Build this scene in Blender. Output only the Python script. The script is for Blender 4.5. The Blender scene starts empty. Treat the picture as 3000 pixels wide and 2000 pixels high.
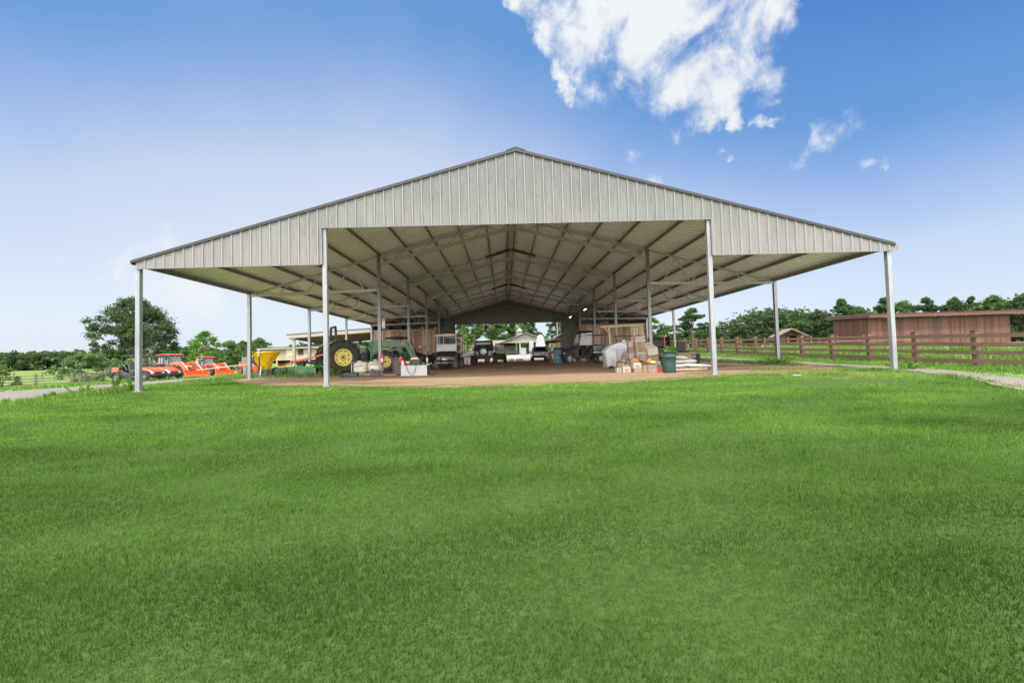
import bpy, math, random
import numpy as np
from mathutils import Matrix, Vector, noise
R = math.radians
SC = bpy.context.scene
COL = SC.collection
rnd = random.Random(7)

# ------------------------------------------------------------------ camera
cam_d = bpy.data.cameras.new("camera")
cam = bpy.data.objects.new("camera", cam_d)
COL.objects.link(cam)
cam_d.sensor_width = 36.0
cam_d.lens = 15.766
cam_d.clip_start = 0.05
cam_d.clip_end = 3000
_r = Vector((0.99947925, -0.01637122, -0.02780661))
_u = Vector((0.02718414, -0.03709041, 0.99894210))
_f = Vector((0.01738526, 0.99917780, 0.03662605))
cam.matrix_world = Matrix(((_r.x, _u.x, -_f.x, -0.5415), (_r.y, _u.y, -_f.y, -14.4124), (_r.z, _u.z, -_f.z, 1.1106), (0, 0, 0, 1)))
SC.camera = cam

# ------------------------------------------------------------------ exposure
SC.view_settings.view_transform = 'Standard'
SC.view_settings.look = 'None'
SC.view_settings.gamma = 1.0
SC.view_settings.exposure = 1.9
SC.cycles.max_bounces = 8
SC.cycles.diffuse_bounces = 7
SC.cycles.transparent_max_bounces = 12
SC.cycles.use_denoising = True
SC.cycles.denoiser = 'OPENIMAGEDENOISE'
SC.cycles.denoising_input_passes = 'RGB_ALBEDO_NORMAL'
SC.cycles.denoising_prefilter = 'NONE'
SC.cycles.use_adaptive_sampling = False

# ------------------------------------------------------------------ sun and sky
SUN_EL, SUN_AZ = 58.0, 196.0           # azimuth clockwise from +Y; the sun stands behind the camera
sd = bpy.data.lights.new("sun", 'SUN')
sd.energy = 1.35
sd.angle = R(5)
sd.color = (1.0, 0.955, 0.89)
sun = bpy.data.objects.new("sun", sd)
COL.objects.link(sun)
_az, _el = R(SUN_AZ), R(SUN_EL)
sdir = Vector((math.sin(_az) * math.cos(_el), math.cos(_az) * math.cos(_el), math.sin(_el)))
sun.rotation_euler = (-sdir).to_track_quat('-Z', 'Y').to_euler()

W = bpy.data.worlds.new("World")
SC.world = W
W.use_nodes = True
wn, wl = W.node_tree.nodes, W.node_tree.links
wn.clear()
w_out = wn.new('ShaderNodeOutputWorld')
w_bg = wn.new('ShaderNodeBackground')
w_bg.inputs[1].default_value = 0.055
sky = wn.new('ShaderNodeTexSky')
sky.sky_type = 'NISHITA'
sky.sun_disc = False
sky.sun_elevation = R(SUN_EL)
sky.sun_rotation = R(SUN_AZ)
sky.air_density = 1.0
sky.dust_density = 1.2
sky.ozone_density = 1.6
tc = wn.new('ShaderNodeTexCoord')


def wmath(op, a, b=None, c=None, clamp=False):
    n = wn.new('ShaderNodeMath')
    n.operation = op
    n.use_clamp = clamp
    for i, v in enumerate((a, b, c)):
        if v is None:
            continue
        if isinstance(v, (int, float)):
            n.inputs[i].default_value = v
        else:
            wl.new(v, n.inputs[i])
    return n.outputs[0]


def wmix(fac, a, b, mode='MIX'):
    n = wn.new('ShaderNodeMixRGB')
    n.blend_type = mode
    for i, v in enumerate((fac, a, b)):
        if isinstance(v, (int, float)):
            n.inputs[i].default_value = v
        elif isinstance(v, tuple):
            n.inputs[i].default_value = (*v, 1)
        else:
            wl.new(v, n.inputs[i])
    return n.outputs[0]


# clouds stand at fixed directions in the sky: (direction, angular size, density)
CLOUDS = [((0.1856, 0.7727, 0.607), 0.1341, 1),
          ((0.0916, 0.7885, 0.6081), 0.0796, 1),
          ((0.302, 0.7741, 0.5563), 0.1127, 1),
          ((0.3728, 0.7883, 0.4894), 0.1054, 1),
          ((0.391, 0.731, 0.5592), 0.0978, 0.85),
          ((0.4412, 0.7188, 0.5373), 0.0504, 0.9),
          ((0.252, 0.7914, 0.5569), 0.1001, 1),
          ((0.1885, 0.8178, 0.5438), 0.0438, 0.8),
          ((0.3617, 0.8088, 0.4636), 0.064, 0.9),
          ((0.458, 0.7534, 0.4719), 0.0621, 0.7),
          ((0.4139, 0.801, 0.4325), 0.0453, 0.75),
          ((0.3991, 0.8186, 0.4131), 0.0437, 0.8),
          ((0.4336, 0.8048, 0.4054), 0.0339, 0.7),
          ((0.0424, 0.7846, 0.6185), 0.046, 0.9),
          ((0.1103, 0.8367, 0.5364), 0.0324, 0.85),
          ((0.4894, 0.7769, 0.3961), 0.0265, 0.55),
          ((0.5477, 0.7577, 0.3548), 0.037, 0.65),
          ((0.5273, 0.7669, 0.3657), 0.028, 0.6),
          ((0.5816, 0.7268, 0.3653), 0.0391, 0.5),
          ((0.6086, 0.7411, 0.2836), 0.023, 0.5),
          ((0.4093, 0.8384, 0.3599), 0.0179, 0.45),
          ((0.3291, 0.8707, 0.3655), 0.0319, 0.4),
          ((0.2865, 0.888, 0.3597), 0.0459, 0.65),
          ((-0.676, 0.7195, 0.1592), 0.0365, 0.55),
          ((-0.654, 0.74, 0.1571), 0.0342, 0.45),
          ((-0.6074, 0.7717, 0.1884), 0.0522, 0.7),
          ((-0.5615, 0.8137, 0.1503), 0.1076, 0.5),
          ((0.2557, 0.7136, 0.6522), 0.2059, 1),
          ((0.1464, 0.7354, 0.6616), 0.1405, 1)]
nz = wn.new('ShaderNodeTexNoise')
nz.inputs['Scale'].default_value = 7.5
nz.inputs['Detail'].default_value = 9
nz.inputs['Roughness'].default_value = 0.62
nz.inputs['Distortion'].default_value = 0.35
wl.new(tc.outputs['Generated'], nz.inputs['Vector'])
nz2 = wn.new('ShaderNodeTexNoise')
nz2.inputs['Scale'].default_value = 3.2
nz2.inputs['Detail'].default_value = 5
wl.new(tc.outputs['Generated'], nz2.inputs['Vector'])
field = None
nv = wn.new('ShaderNodeTexNoise')
nv.inputs['Scale'].default_value = 9.0
nv.inputs['Detail'].default_value = 7
nv.inputs['Roughness'].default_value = 0.6
wl.new(tc.outputs['Generated'], nv.inputs['Vector'])
vs1 = wn.new('ShaderNodeVectorMath')
vs1.operation = 'MULTIPLY_ADD'
vs1.inputs[1].default_value = (0.22, 0.22, 0.22)
vs1.inputs[2].default_value = (-0.115, -0.11, -0.12)
wl.new(nv.outputs['Color'], vs1.inputs[0])
vs2 = wn.new('ShaderNodeVectorMath')
vs2.operation = 'ADD'
wl.new(vs1.outputs[0], vs2.inputs[0])
wl.new(tc.outputs['Generated'], vs2.inputs[1])
for (d, rad, dens) in CLOUDS:
    vm = wn.new('ShaderNodeVectorMath')
    vm.operation = 'DISTANCE'
    vm.inputs[1].default_value = d
    wl.new(vs2.outputs[0], vm.inputs[0])
    t = wmath('MULTIPLY_ADD', vm.outputs['Value'], -1.0 / rad, 1.0, clamp=True)
    t = wmath('POWER', t, 0.7)
    t = wmath('MULTIPLY', t, dens)
    field = t if field is None else wmath('MAXIMUM', field, t)
dn = wmath('MULTIPLY_ADD', nz.outputs['Fac'], 3.6, -1.8)
inside = wmath('GREATER_THAN', field, 0.001)
m = wmath('ADD', field, wmath('MULTIPLY', dn, wmath('MULTIPLY', field, 2.2, clamp=True)))
m = wmath('MULTIPLY_ADD', m, 1.12, -0.12, clamp=True)
cmask = wmath('MULTIPLY', m, inside)
cr = wn.new('ShaderNodeValToRGB')
cr.color_ramp.elements[0].position = 0.0
cr.color_ramp.elements[1].position = 1.0
cr.color_ramp.interpolation = 'EASE'
wl.new(cmask, cr.inputs[0])
# pale haze towards the horizon
sep = wn.new('ShaderNodeSeparateXYZ')
wl.new(tc.outputs['Generated'], sep.inputs[0])
el = wmath('MULTIPLY_ADD', sep.outputs['Z'], -1.58, 1.0, clamp=True)
el = wmath('POWER', el, 1.55)
vv = wn.new('ShaderNodeVectorMath')      # thin bright veil of high cloud over the left of the barn
vv.operation = 'DISTANCE'
vv.inputs[1].default_value = (-0.25, 0.90, 0.32)
wl.new(tc.outputs['Generated'], vv.inputs[0])
veil = wmath('MULTIPLY_ADD', vv.outputs['Value'], -1.1, 1.0, clamp=True)
el = wmath('MULTIPLY_ADD', veil, 0.45, el, clamp=True)
grad_noise = wmath('MULTIPLY_ADD', nz2.outputs['Fac'], 0.5, -0.25)
el = wmath('ADD', el, wmath('MULTIPLY', grad_noise, 0.35), clamp=True)
skyc = wmix(1.0, sky.outputs[0], (0.22, 0.59, 0.96), 'MULTIPLY')
rp = wn.new('ShaderNodeValToRGB')
STOPS = [(0, (0.298, 1.051, 2.94)), (0.18, (0.66, 1.529, 3.378)), (0.28, (0.85, 1.807, 3.557)), (0.4, (1.664, 2.419, 3.967)), (0.6, (3.205, 3.666, 4.487)), (0.95, (4.242, 4.404, 4.654))]
while len(rp.color_ramp.elements) < len(STOPS):
    rp.color_ramp.elements.new(0.5)
for e_, (p_, c_) in zip(rp.color_ramp.elements, STOPS):
    e_.position = p_
    e_.color = (*c_, 1)
wl.new(el, rp.inputs[0])
skyc = wmix(0.85, skyc, rp.outputs[0])
cloudc = wmix(nz2.outputs['Fac'], (3.95, 4.1, 4.35), (4.7, 4.75, 4.8))
final = wmix(cr.outputs[0], skyc, cloudc)
# bank of unseen cloud added behind and beside the camera to light the barn
fill_bank = wmath('MULTIPLY_ADD', sep.outputs['Y'], -1.6, 0.62, clamp=True)
fill_bank = wmath('MULTIPLY', fill_bank, wmath('MULTIPLY_ADD', nz2.outputs['Fac'], 1.6, 0.05, clamp=True))
final = wmix(fill_bank, final, (25.0, 24.8, 24.6))
wl.new(final, w_bg.inputs[0])
wl.new(w_bg.outputs[0], w_out.inputs[0])


# ------------------------------------------------------------------ materials
def nmat(name):
    m_ = bpy.data.materials.new(name)
    m_.use_nodes = True
    nt = m_.node_tree
    return m_, nt, nt.nodes["Principled BSDF"]


def node(nt, typ, **kw):
    n = nt.nodes.new(typ)
    for k, v in kw.items():
        if k.startswith('i_'):
            n.inputs[k[2:].replace('_', ' ')].default_value = v
        else:
            setattr(n, k, v)
    return n


def mixc(nt, fac, a, b, mode='MIX'):
    n = nt.nodes.new('ShaderNodeMixRGB')
    n.blend_type = mode
    for i, v in enumerate((fac, a, b)):
        if isinstance(v, (int, float)):
            n.inputs[i].default_value = v
        elif isinstance(v, tuple):
            n.inputs[i].default_value = (*v[:3], 1)
        else:
            nt.links.new(v, n.inputs[i])
    return n.outputs[0]


def nmath(nt, op, a, b=None, c=None, clamp=False):
    n = nt.nodes.new('ShaderNodeMath')
    n.operation = op
    n.use_clamp = clamp
    for i, v in enumerate((a, b, c)):
        if v is None:
            continue
        if isinstance(v, (int, float)):
            n.inputs[i].default_value = v
        else:
            nt.links.new(v, n.inputs[i])
    return n.outputs[0]


def nnoise(nt, vec, scale, detail=4, rough=0.55, stretch=None, dist=0.0):
    n = nt.nodes.new('ShaderNodeTexNoise')
    n.inputs['Scale'].default_value = scale
    n.inputs['Detail'].default_value = detail
    n.inputs['Roughness'].default_value = rough
    n.inputs['Distortion'].default_value = dist
    if stretch:
        mp = nt.nodes.new('ShaderNodeMapping')
        mp.inputs['Scale'].default_value = stretch
        nt.links.new(vec, mp.inputs[0])
        vec = mp.outputs[0]
    nt.links.new(vec, n.inputs['Vector'])
    return n.outputs['Fac']


def sharpen(nt, v, lo, hi):
    n = nt.nodes.new('ShaderNodeMapRange')
    n.inputs[1].default_value = lo
    n.inputs[2].default_value = hi
    n.clamp = True
    nt.links.new(v, n.inputs[0])
    return n.outputs[0]


def bump(nt, b, h, dist=0.01, strength=0.6):
    n = nt.nodes.new('ShaderNodeBump')
    n.inputs['Strength'].default_value = strength
    n.inputs['Distance'].default_value = dist
    nt.links.new(h, n.inputs['Height'])
    nt.links.new(n.outputs[0], b.inputs['Normal'])


def pm(name, col, rough=0.6, metal=0.0, var=0.25, scale=3.0, dirt=0.0, spec=0.5, coat=0.0, island=0.0, stretch=None, bmp=0.0, bscale=None, obj=True):
    """procedural material: base colour with blotches, dust, per-island tone, fine bump"""
    m_, nt, b = nmat(name)
    co = nt.nodes.new('ShaderNodeTexCoord').outputs['Object']
    n1 = nnoise(nt, co, scale, 5, 0.6, stretch)
    c = mixc(nt, sharpen(nt, n1, 0.3, 0.7), tuple(x * (1 - var) for x in col), tuple(min(1, x * (1 + var * 0.6)) for x in col))
    if island:
        g = nt.nodes.new('ShaderNodeNewGeometry').outputs['Random Per Island']
        g = nmath(nt, 'MULTIPLY_ADD', g, 2 * island, 1 - island)
        cmb = nt.nodes.new('ShaderNodeCombineXYZ')
        for i in range(3):
            nt.links.new(g, cmb.inputs[i])
        c = mixc(nt, 1.0, c, cmb.outputs[0], 'MULTIPLY')
    if dirt:
        n2 = nnoise(nt, co, scale * 2.3, 6, 0.7)
        c = mixc(nt, nmath(nt, 'MULTIPLY', sharpen(nt, n2, 0.42, 0.75), dirt), c, (0.30, 0.22, 0.15))
    nt.links.new(c, b.inputs['Base Color'])
    b.inputs['Metallic'].default_value = metal
    b.inputs['Specular IOR Level'].default_value = spec
    b.inputs['Coat Weight'].default_value = coat
    n3 = nnoise(nt, co, scale * 4, 3)
    nt.links.new(nmath(nt, 'MULTIPLY_ADD', n3, 0.3, rough - 0.15, clamp=True), b.inputs['Roughness'])
    if bmp:
        bump(nt, b, nnoise(nt, co, bscale or scale * 8, 4, 0.6, stretch), bmp, 0.7)
    return m_


def wood(name, col, stretch=(9, 9, 0.7), var=0.45, island=0.3, rough=0.85, knots=0.35):
    m_, nt, b = nmat(name)
    co = nt.nodes.new('ShaderNodeTexCoord').outputs['Object']
    geo = nt.nodes.new('ShaderNodeNewGeometry').outputs['Random Per Island']
    off = nt.nodes.new('ShaderNodeVectorMath')
    off.operation = 'ADD'
    cmb0 = nt.nodes.new('ShaderNodeCombineXYZ')
    for i in range(3):
        nt.links.new(nmath(nt, 'MULTIPLY', geo, 37.0 + 11 * i), cmb0.inputs[i])
    nt.links.new(co, off.inputs[0])
    nt.links.new(cmb0.outputs[0], off.inputs[1])
    n1 = nnoise(nt, off.outputs[0], 2.2, 6, 0.65, stretch)
    c = mixc(nt, sharpen(nt, n1, 0.25, 0.75), tuple(x * (1 - var) for x in col), tuple(min(1, x * (1 + var * 0.5)) for x in col))
    g = nmath(nt, 'MULTIPLY_ADD', geo, 2 * island, 1 - island)
    cmb = nt.nodes.new('ShaderNodeCombineXYZ')
    for i in range(3):
        nt.links.new(g, cmb.inputs[i])
    c = mixc(nt, 1.0, c, cmb.outputs[0], 'MULTIPLY')
    kn = nnoise(nt, off.outputs[0], 3.0, 2, 0.4, (2.5, 2.5, 1.2))
    c = mixc(nt, nmath(nt, 'MULTIPLY', sharpen(nt, kn, 0.66, 0.72), knots), c, tuple(x * 0.3 for x in col))
    nt.links.new(c, b.inputs['Base Color'])
    b.inputs['Roughness'].default_value = rough
    bump(nt, b, n1, 0.006, 0.5)
    return m_


M = {}
M['post'] = pm('galvanised_tube', (0.23, 0.243, 0.252), 0.42, 0.35, 0.22, 2.0, 0.12, stretch=(3, 3, 0.6))
M['truss'] = pm('painted_truss_steel', (0.50, 0.49, 0.50), 0.55, 0.1, 0.15, 2.0, 0.1)
M['purlin'] = wood('purlin_timber', (0.22, 0.185, 0.17), (9, 0.5, 9), 0.4, 0.15)
M['rust'] = pm('rusty_plate', (0.23, 0.10, 0.06), 0.8, 0.0, 0.5, 5.0)
M['brown_trim'] = pm('brown_trim', (0.015, 0.012, 0.011), 0.5, 0.0, 0.2, 1.5)
M['black'] = pm('black_plastic', (0.022, 0.022, 0.024), 0.5, 0, 0.4, 4, 0.10)
M['black_gloss'] = pm('black_paint', (0.014, 0.014, 0.017), 0.22, 0, 0.3, 3, 0.08, coat=0.5)
M['canvas'] = pm('black_canvas', (0.028, 0.027, 0.030), 0.85, 0, 0.35, 6, 0.1, bmp=0.01)
M['rubber'] = pm('tyre_rubber', (0.030, 0.028, 0.026), 0.85, 0, 0.35, 5, 0.30)
M['rubber_dusty'] = pm('dusty_tyre_rubber', (0.055, 0.048, 0.042), 0.9, 0, 0.35, 5, 0.75)
M['orange'] = pm('orange_paint', (0.56, 0.068, 0.012), 0.35, 0, 0.12, 3, 0.06, coat=0.3)
M['green'] = pm('green_tractor_paint', (0.013, 0.155, 0.034), 0.38, 0, 0.25, 3, 0.16, coat=0.25)
M['green_light'] = pm('faded_green_paint', (0.085, 0.24, 0.10), 0.6, 0, 0.3, 4, 0.25)
M['green_dark'] = pm('dark_green_plastic', (0.011, 0.046, 0.040), 0.5, 0, 0.2, 3, 0.08)
M['yellow_rim'] = pm('yellow_rim_paint', (0.74, 0.62, 0.14), 0.45, 0, 0.15, 4, 0.15)
M['yellow'] = pm('yellow_hopper', (1.0, 0.66, 0.012), 0.42, 0, 0.1, 3, 0.05, coat=0.2)
M['steel'] = pm('dull_steel', (0.40, 0.40, 0.40), 0.4, 0.8, 0.3, 4, 0.1)
M['chrome'] = pm('chrome', (0.75, 0.75, 0.76), 0.16, 1.0, 0.1, 4)
M['alloy'] = pm('alloy_wheel', (0.66, 0.66, 0.67), 0.35, 0.5, 0.1, 4)
M['white'] = pm('white_paint', (0.44, 0.44, 0.44), 0.4, 0, 0.08, 3, 0.06)
M['far_white'] = pm('dull_white_paint', (0.26, 0.26, 0.265), 0.5, 0, 0.1, 3, 0.05)
M['offwhite'] = pm('cream_plastic', (0.70, 0.64, 0.52), 0.5, 0, 0.15, 3, 0.25)
M['silver'] = pm('silver_paint', (0.50, 0.53, 0.56), 0.28, 0.4, 0.08, 2, 0.05, coat=0.6)
M['maroon'] = pm('dark_maroon_paint', (0.060, 0.030, 0.034), 0.35, 0, 0.3, 3, 0.15, coat=0.3)
M['red'] = pm('red_paint', (0.60, 0.030, 0.028), 0.4, 0, 0.2, 4, 0.08)
M['blue_plastic'] = pm('blue_barrel_plastic', (0.10, 0.26, 0.36), 0.55, 0, 0.2, 4, 0.1)
M['grey_plastic'] = pm('grey_bin_plastic', (0.19, 0.18, 0.17), 0.7, 0, 0.2, 4, 0.15)
M['cream_roof'] = pm('cream_cart_roof', (0.58, 0.53, 0.44), 0.5, 0, 0.12, 3, 0.1)
M['seat'] = pm('seat_vinyl', (0.050, 0.046, 0.044), 0.6, 0, 0.3, 4, 0.1)
M['beige_seat'] = pm('beige_vinyl', (0.50, 0.43, 0.33), 0.6, 0, 0.2, 4, 0.1)
M['tail'] = pm('red_lens', (0.36, 0.012, 0.015), 0.2, 0, 0.1, 3)
M['lens'] = pm('headlamp_lens', (0.75, 0.78, 0.80), 0.12, 0.3, 0.1, 3)
M['label'] = pm('printed_label', (0.62, 0.61, 0.57), 0.6, 0, 0.06, 4)
M['ink'] = pm('dark_ink', (0.05, 0.045, 0.045), 0.7, 0, 0.1, 4)
M['ink_red'] = pm('red_ink', (0.50, 0.05, 0.03), 0.7, 0, 0.1, 4)
M['card'] = pm('cardboard', (0.27, 0.18, 0.11), 0.9, 0, 0.25, 3, 0.15)
M['card_pale'] = pm('pale_printed_cardboard', (0.38, 0.33, 0.26), 0.85, 0, 0.18, 3, 0.18)
M['card_dark'] = pm('weathered_cardboard', (0.25, 0.19, 0.13), 0.9, 0, 0.35, 4, 0.2)
M['sack'] = pm('woven_feed_bag', (0.40, 0.37, 0.335), 0.75, 0, 0.16, 4, 0.15, bmp=0.01, bscale=60)
M['pale_timber'] = wood('pale_new_timber', (0.52, 0.43, 0.29), (5, 5, 1.0), 0.2, 0.08)
M['barnwood'] = wood('barn_boards', (0.42, 0.28, 0.18), (9, 9, 0.7), 0.6, 0.42)
M['barnwood_dark'] = wood('dark_side_boards', (0.30, 0.20, 0.13), (9, 9, 0.7), 0.5, 0.28)  # barn boards in a darker tone
M['redwood'] = wood('red_stained_boards', (0.106, 0.044, 0.032), (9, 9, 0.6), 0.5, 0.36)
M['fencewood'] = wood('brown_fence_boards', (0.138, 0.080, 0.052), (0.6, 0.6, 7), 0.5, 0.22)
M['greywood'] = wood('weathered_grey_boards', (0.15, 0.125, 0.095), (0.6, 0.6, 7), 0.4, 0.2)
M['greypost'] = wood('weathered_green_grey_post', (0.25, 0.25, 0.18), (7, 7, 0.6), 0.4, 0.1)
M['tanwood'] = wood('tan_batten_boards', (0.32, 0.26, 0.175), (9, 9, 0.6), 0.35, 0.16)
M['fascia'] = wood('weathered_fascia', (0.28, 0.245, 0.21), (0.6, 4, 7), 0.4, 0.1)
M['soffit'] = wood('brown_roof_sheathing', (0.30, 0.18, 0.12), (0.5, 9, 9), 0.3, 0.1)
M['pallet'] = wood('pallet_timber', (0.36, 0.27, 0.18), (0.8, 5, 5), 0.4, 0.2)
M['roof_red'] = pm('red_metal_roofing', (0.23, 0.175, 0.165), 0.5, 0.2, 0.2, 1.5)
M['dark_void'] = pm('unlit_interior', (0.035, 0.028, 0.024), 0.95, 0, 0.4, 3)  # near-black colour stands for the unlit inside of the building
M['pav_roof'] = pm('grey_shingle', (0.13, 0.125, 0.12), 0.85, 0, 0.2, 4)
M['pav_wall'] = pm('cream_siding', (0.19, 0.183, 0.15), 0.7, 0, 0.08, 2, stretch=(0.3, 0.3, 8))
M['pav_post'] = pm('cream_column', (0.21, 0.19, 0.155), 0.7, 0, 0.1, 2)
M['teal_roof'] = pm('pale_verdigris_roof', (0.15, 0.20, 0.18), 0.5, 0.1, 0.15, 2)
M['pink_wall'] = pm('pinkish_brick', (0.17, 0.115, 0.10), 0.8, 0, 0.15, 3)
M['bark'] = pm('bark', (0.13, 0.10, 0.075), 0.95, 0, 0.4, 3, stretch=(4, 4, 0.8), bmp=0.03)
M['bark_pine'] = pm('pine_bark', (0.20, 0.125, 0.085), 0.95, 0, 0.4, 3, stretch=(4, 4, 0.8), bmp=0.03)
M['stem'] = pm('weed_stem', (0.12, 0.17, 0.06), 0.8, 0, 0.3, 3)
M['netting'] = pm('green_netting', (0.10, 0.30, 0.09), 0.7, 0, 0.3, 8)
M['cobble'] = pm('pale_stone', (0.50, 0.48, 0.45), 0.9, 0, 0.3, 5)
M['hose'] = pm('black_hose', (0.02, 0.02, 0.02), 0.5, 0, 0.2, 4)
M['orange_bright'] = pm('orange_net', (0.85, 0.20, 0.06), 0.6, 0, 0.2, 6)
M['light_metal'] = pm('light_panel_metal', (0.36, 0.37, 0.38), 0.5, 0.3, 0.15, 3, 0.08)
M['navy'] = pm('dark_blue_plastic', (0.03, 0.035, 0.06), 0.45, 0, 0.3, 4, 0.05)


def glass(name, tint, rough=0.06, alpha=0.45):
    m_, nt, b = nmat(name)
    b.inputs['Base Color'].default_value = (*tint, 1)
    b.inputs['Roughness'].default_value = rough
    b.inputs['Specular IOR Level'].default_value = 0.8
    b.inputs['Alpha'].default_value = alpha
    return m_


M['glass'] = glass('cab_glass', (0.16, 0.24, 0.23), 0.05, 0.55)
M['glass_dark'] = glass('tinted_glass', (0.02, 0.022, 0.025), 0.05, 0.95)
M['screen'] = glass('scratched_windscreen', (0.52, 0.51, 0.50), 0.25, 0.80)
M['wrap'] = pm('plastic_wrap', (0.46, 0.48, 0.50), 0.24, 0, 0.2, 3, 0.04, spec=0.8, bmp=0.03, bscale=9)


def lampmat():
    m_ = bpy.data.materials.new('fluorescent_tube')
    m_.use_nodes = True
    nt = m_.node_tree
    b = nt.nodes["Principled BSDF"]
    b.inputs['Emission Color'].default_value = (1, 0.98, 0.92, 1)
    b.inputs['Emission Strength'].default_value = 1.0
    return m_


M['lamp'] = lampmat()


def siding_mat(name, col, mildew):
    m_, nt, b = nmat(name)
    co = nt.nodes.new('ShaderNodeTexCoord').outputs['Object']
    n1 = nnoise(nt, co, 1.6, 8, 0.74, (6.5, 1, 0.42), 0.25)
    n2 = nnoise(nt, co, 0.55, 3, 0.5, (1, 1, 1))
    n3 = nnoise(nt, co, 26, 3, 0.6, (1, 1, 0.25))
    z = nt.nodes.new('ShaderNodeSeparateXYZ')
    nt.links.new(co, z.inputs[0])
    up = sharpen(nt, z.outputs[2], 4.6, 7.4)
    mask = nmath(nt, 'MULTIPLY_ADD', up, 0.30, nmath(nt, 'MULTIPLY_ADD', n2, 0.35, nmath(nt, 'MULTIPLY', n1, 0.75)))
    mask = sharpen(nt, mask, 0.45, 0.80)
    mask = nmath(nt, 'MULTIPLY', mask, nmath(nt, 'MULTIPLY_ADD', n3, 1.3, 0.25), clamp=True)
    c = mixc(nt, sharpen(nt, n2, 0.35, 0.65), tuple(x * 0.93 for x in col), (col[0] * 1.05, col[1] * 1.01, col[2] * 0.97))
    c = mixc(nt, nmath(nt, 'MULTIPLY', mask, mildew), c, (0.074, 0.078, 0.072))
    # rib shading painted in: dark lines on both flanks, paler tops
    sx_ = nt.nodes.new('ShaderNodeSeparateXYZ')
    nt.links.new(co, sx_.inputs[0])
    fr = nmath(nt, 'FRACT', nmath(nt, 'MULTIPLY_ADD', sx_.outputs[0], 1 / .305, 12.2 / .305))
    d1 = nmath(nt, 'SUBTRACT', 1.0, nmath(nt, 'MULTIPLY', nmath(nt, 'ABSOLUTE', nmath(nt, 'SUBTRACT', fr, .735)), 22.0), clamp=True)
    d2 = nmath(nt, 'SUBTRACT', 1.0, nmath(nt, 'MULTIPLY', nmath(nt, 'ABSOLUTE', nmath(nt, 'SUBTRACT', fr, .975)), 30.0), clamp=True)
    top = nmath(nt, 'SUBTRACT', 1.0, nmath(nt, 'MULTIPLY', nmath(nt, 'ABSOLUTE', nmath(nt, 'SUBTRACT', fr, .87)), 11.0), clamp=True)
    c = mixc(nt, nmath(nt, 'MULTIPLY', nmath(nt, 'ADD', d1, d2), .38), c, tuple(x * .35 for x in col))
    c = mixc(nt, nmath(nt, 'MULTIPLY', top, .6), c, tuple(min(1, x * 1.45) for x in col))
    nt.links.new(c, b.inputs['Base Color'])
    b.inputs['Metallic'].default_value = 0.08
    b.inputs['Roughness'].default_value = 0.5
    return m_


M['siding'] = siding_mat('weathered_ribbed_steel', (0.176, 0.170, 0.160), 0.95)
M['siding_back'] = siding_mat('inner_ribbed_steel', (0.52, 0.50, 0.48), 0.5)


def roof_mat():
    m_, nt, b = nmat('ribbed_roof_sheet')
    co = nt.nodes.new('ShaderNodeTexCoord').outputs['Object']
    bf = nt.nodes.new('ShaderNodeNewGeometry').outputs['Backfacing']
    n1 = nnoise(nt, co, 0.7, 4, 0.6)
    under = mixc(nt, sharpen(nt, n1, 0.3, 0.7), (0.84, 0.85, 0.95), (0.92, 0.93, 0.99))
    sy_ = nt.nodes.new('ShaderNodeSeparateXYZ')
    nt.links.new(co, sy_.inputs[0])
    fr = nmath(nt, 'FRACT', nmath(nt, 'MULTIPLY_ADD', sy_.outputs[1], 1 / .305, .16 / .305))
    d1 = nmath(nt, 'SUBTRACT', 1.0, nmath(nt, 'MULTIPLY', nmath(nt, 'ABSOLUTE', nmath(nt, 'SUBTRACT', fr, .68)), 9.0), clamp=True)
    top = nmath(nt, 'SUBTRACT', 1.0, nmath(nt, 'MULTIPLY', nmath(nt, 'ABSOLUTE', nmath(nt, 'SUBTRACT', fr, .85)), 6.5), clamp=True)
    under = mixc(nt, nmath(nt, 'MULTIPLY', d1, .9), under, (0.22, 0.22, 0.23))  # underside rib shading drawn into the colour: dark flanks, paler tops
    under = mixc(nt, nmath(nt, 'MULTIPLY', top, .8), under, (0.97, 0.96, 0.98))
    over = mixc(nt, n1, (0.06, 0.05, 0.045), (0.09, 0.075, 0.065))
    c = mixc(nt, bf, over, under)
    nt.links.new(c, b.inputs['Base Color'])
    b.inputs['Metallic'].default_value = 0.15
    b.inputs['Roughness'].default_value = 0.42
    return m_


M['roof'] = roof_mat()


def leaf_mat(name, c1, c2, c3=None, trans=0.35):
    m_ = bpy.data.materials.new(name)
    m_.use_nodes = True
    nt = m_.node_tree
    nt.nodes.clear()
    out = nt.nodes.new('ShaderNodeOutputMaterial')
    d = nt.nodes.new('ShaderNodeBsdfDiffuse')
    t = nt.nodes.new('ShaderNodeBsdfTranslucent')
    mx = nt.nodes.new('ShaderNodeMixShader')
    mx.inputs[0].default_value = trans
    g = nt.nodes.new('ShaderNodeNewGeometry').outputs['Random Per Island']
    co = nt.nodes.new('ShaderNodeTexCoord').outputs['Object']
    n1 = nnoise(nt, co, 0.9, 3, 0.6)
    f = nmath(nt, 'MULTIPLY_ADD', n1, 0.8, nmath(nt, 'MULTIPLY_ADD', g, 0.6, -0.2), clamp=True)
    c = mixc(nt, f, c1, c2)
    if c3:
        c = mixc(nt, sharpen(nt, g, 0.8, 1.0), c, c3)
    for s in (d, t):
        nt.links.new(c, s.inputs[0])
    nt.links.new(d.outputs[0], mx.inputs[1])
    nt.links.new(t.outputs[0], mx.inputs[2])
    nt.links.new(mx.outputs[0], out.inputs[0])
    return m_


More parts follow.
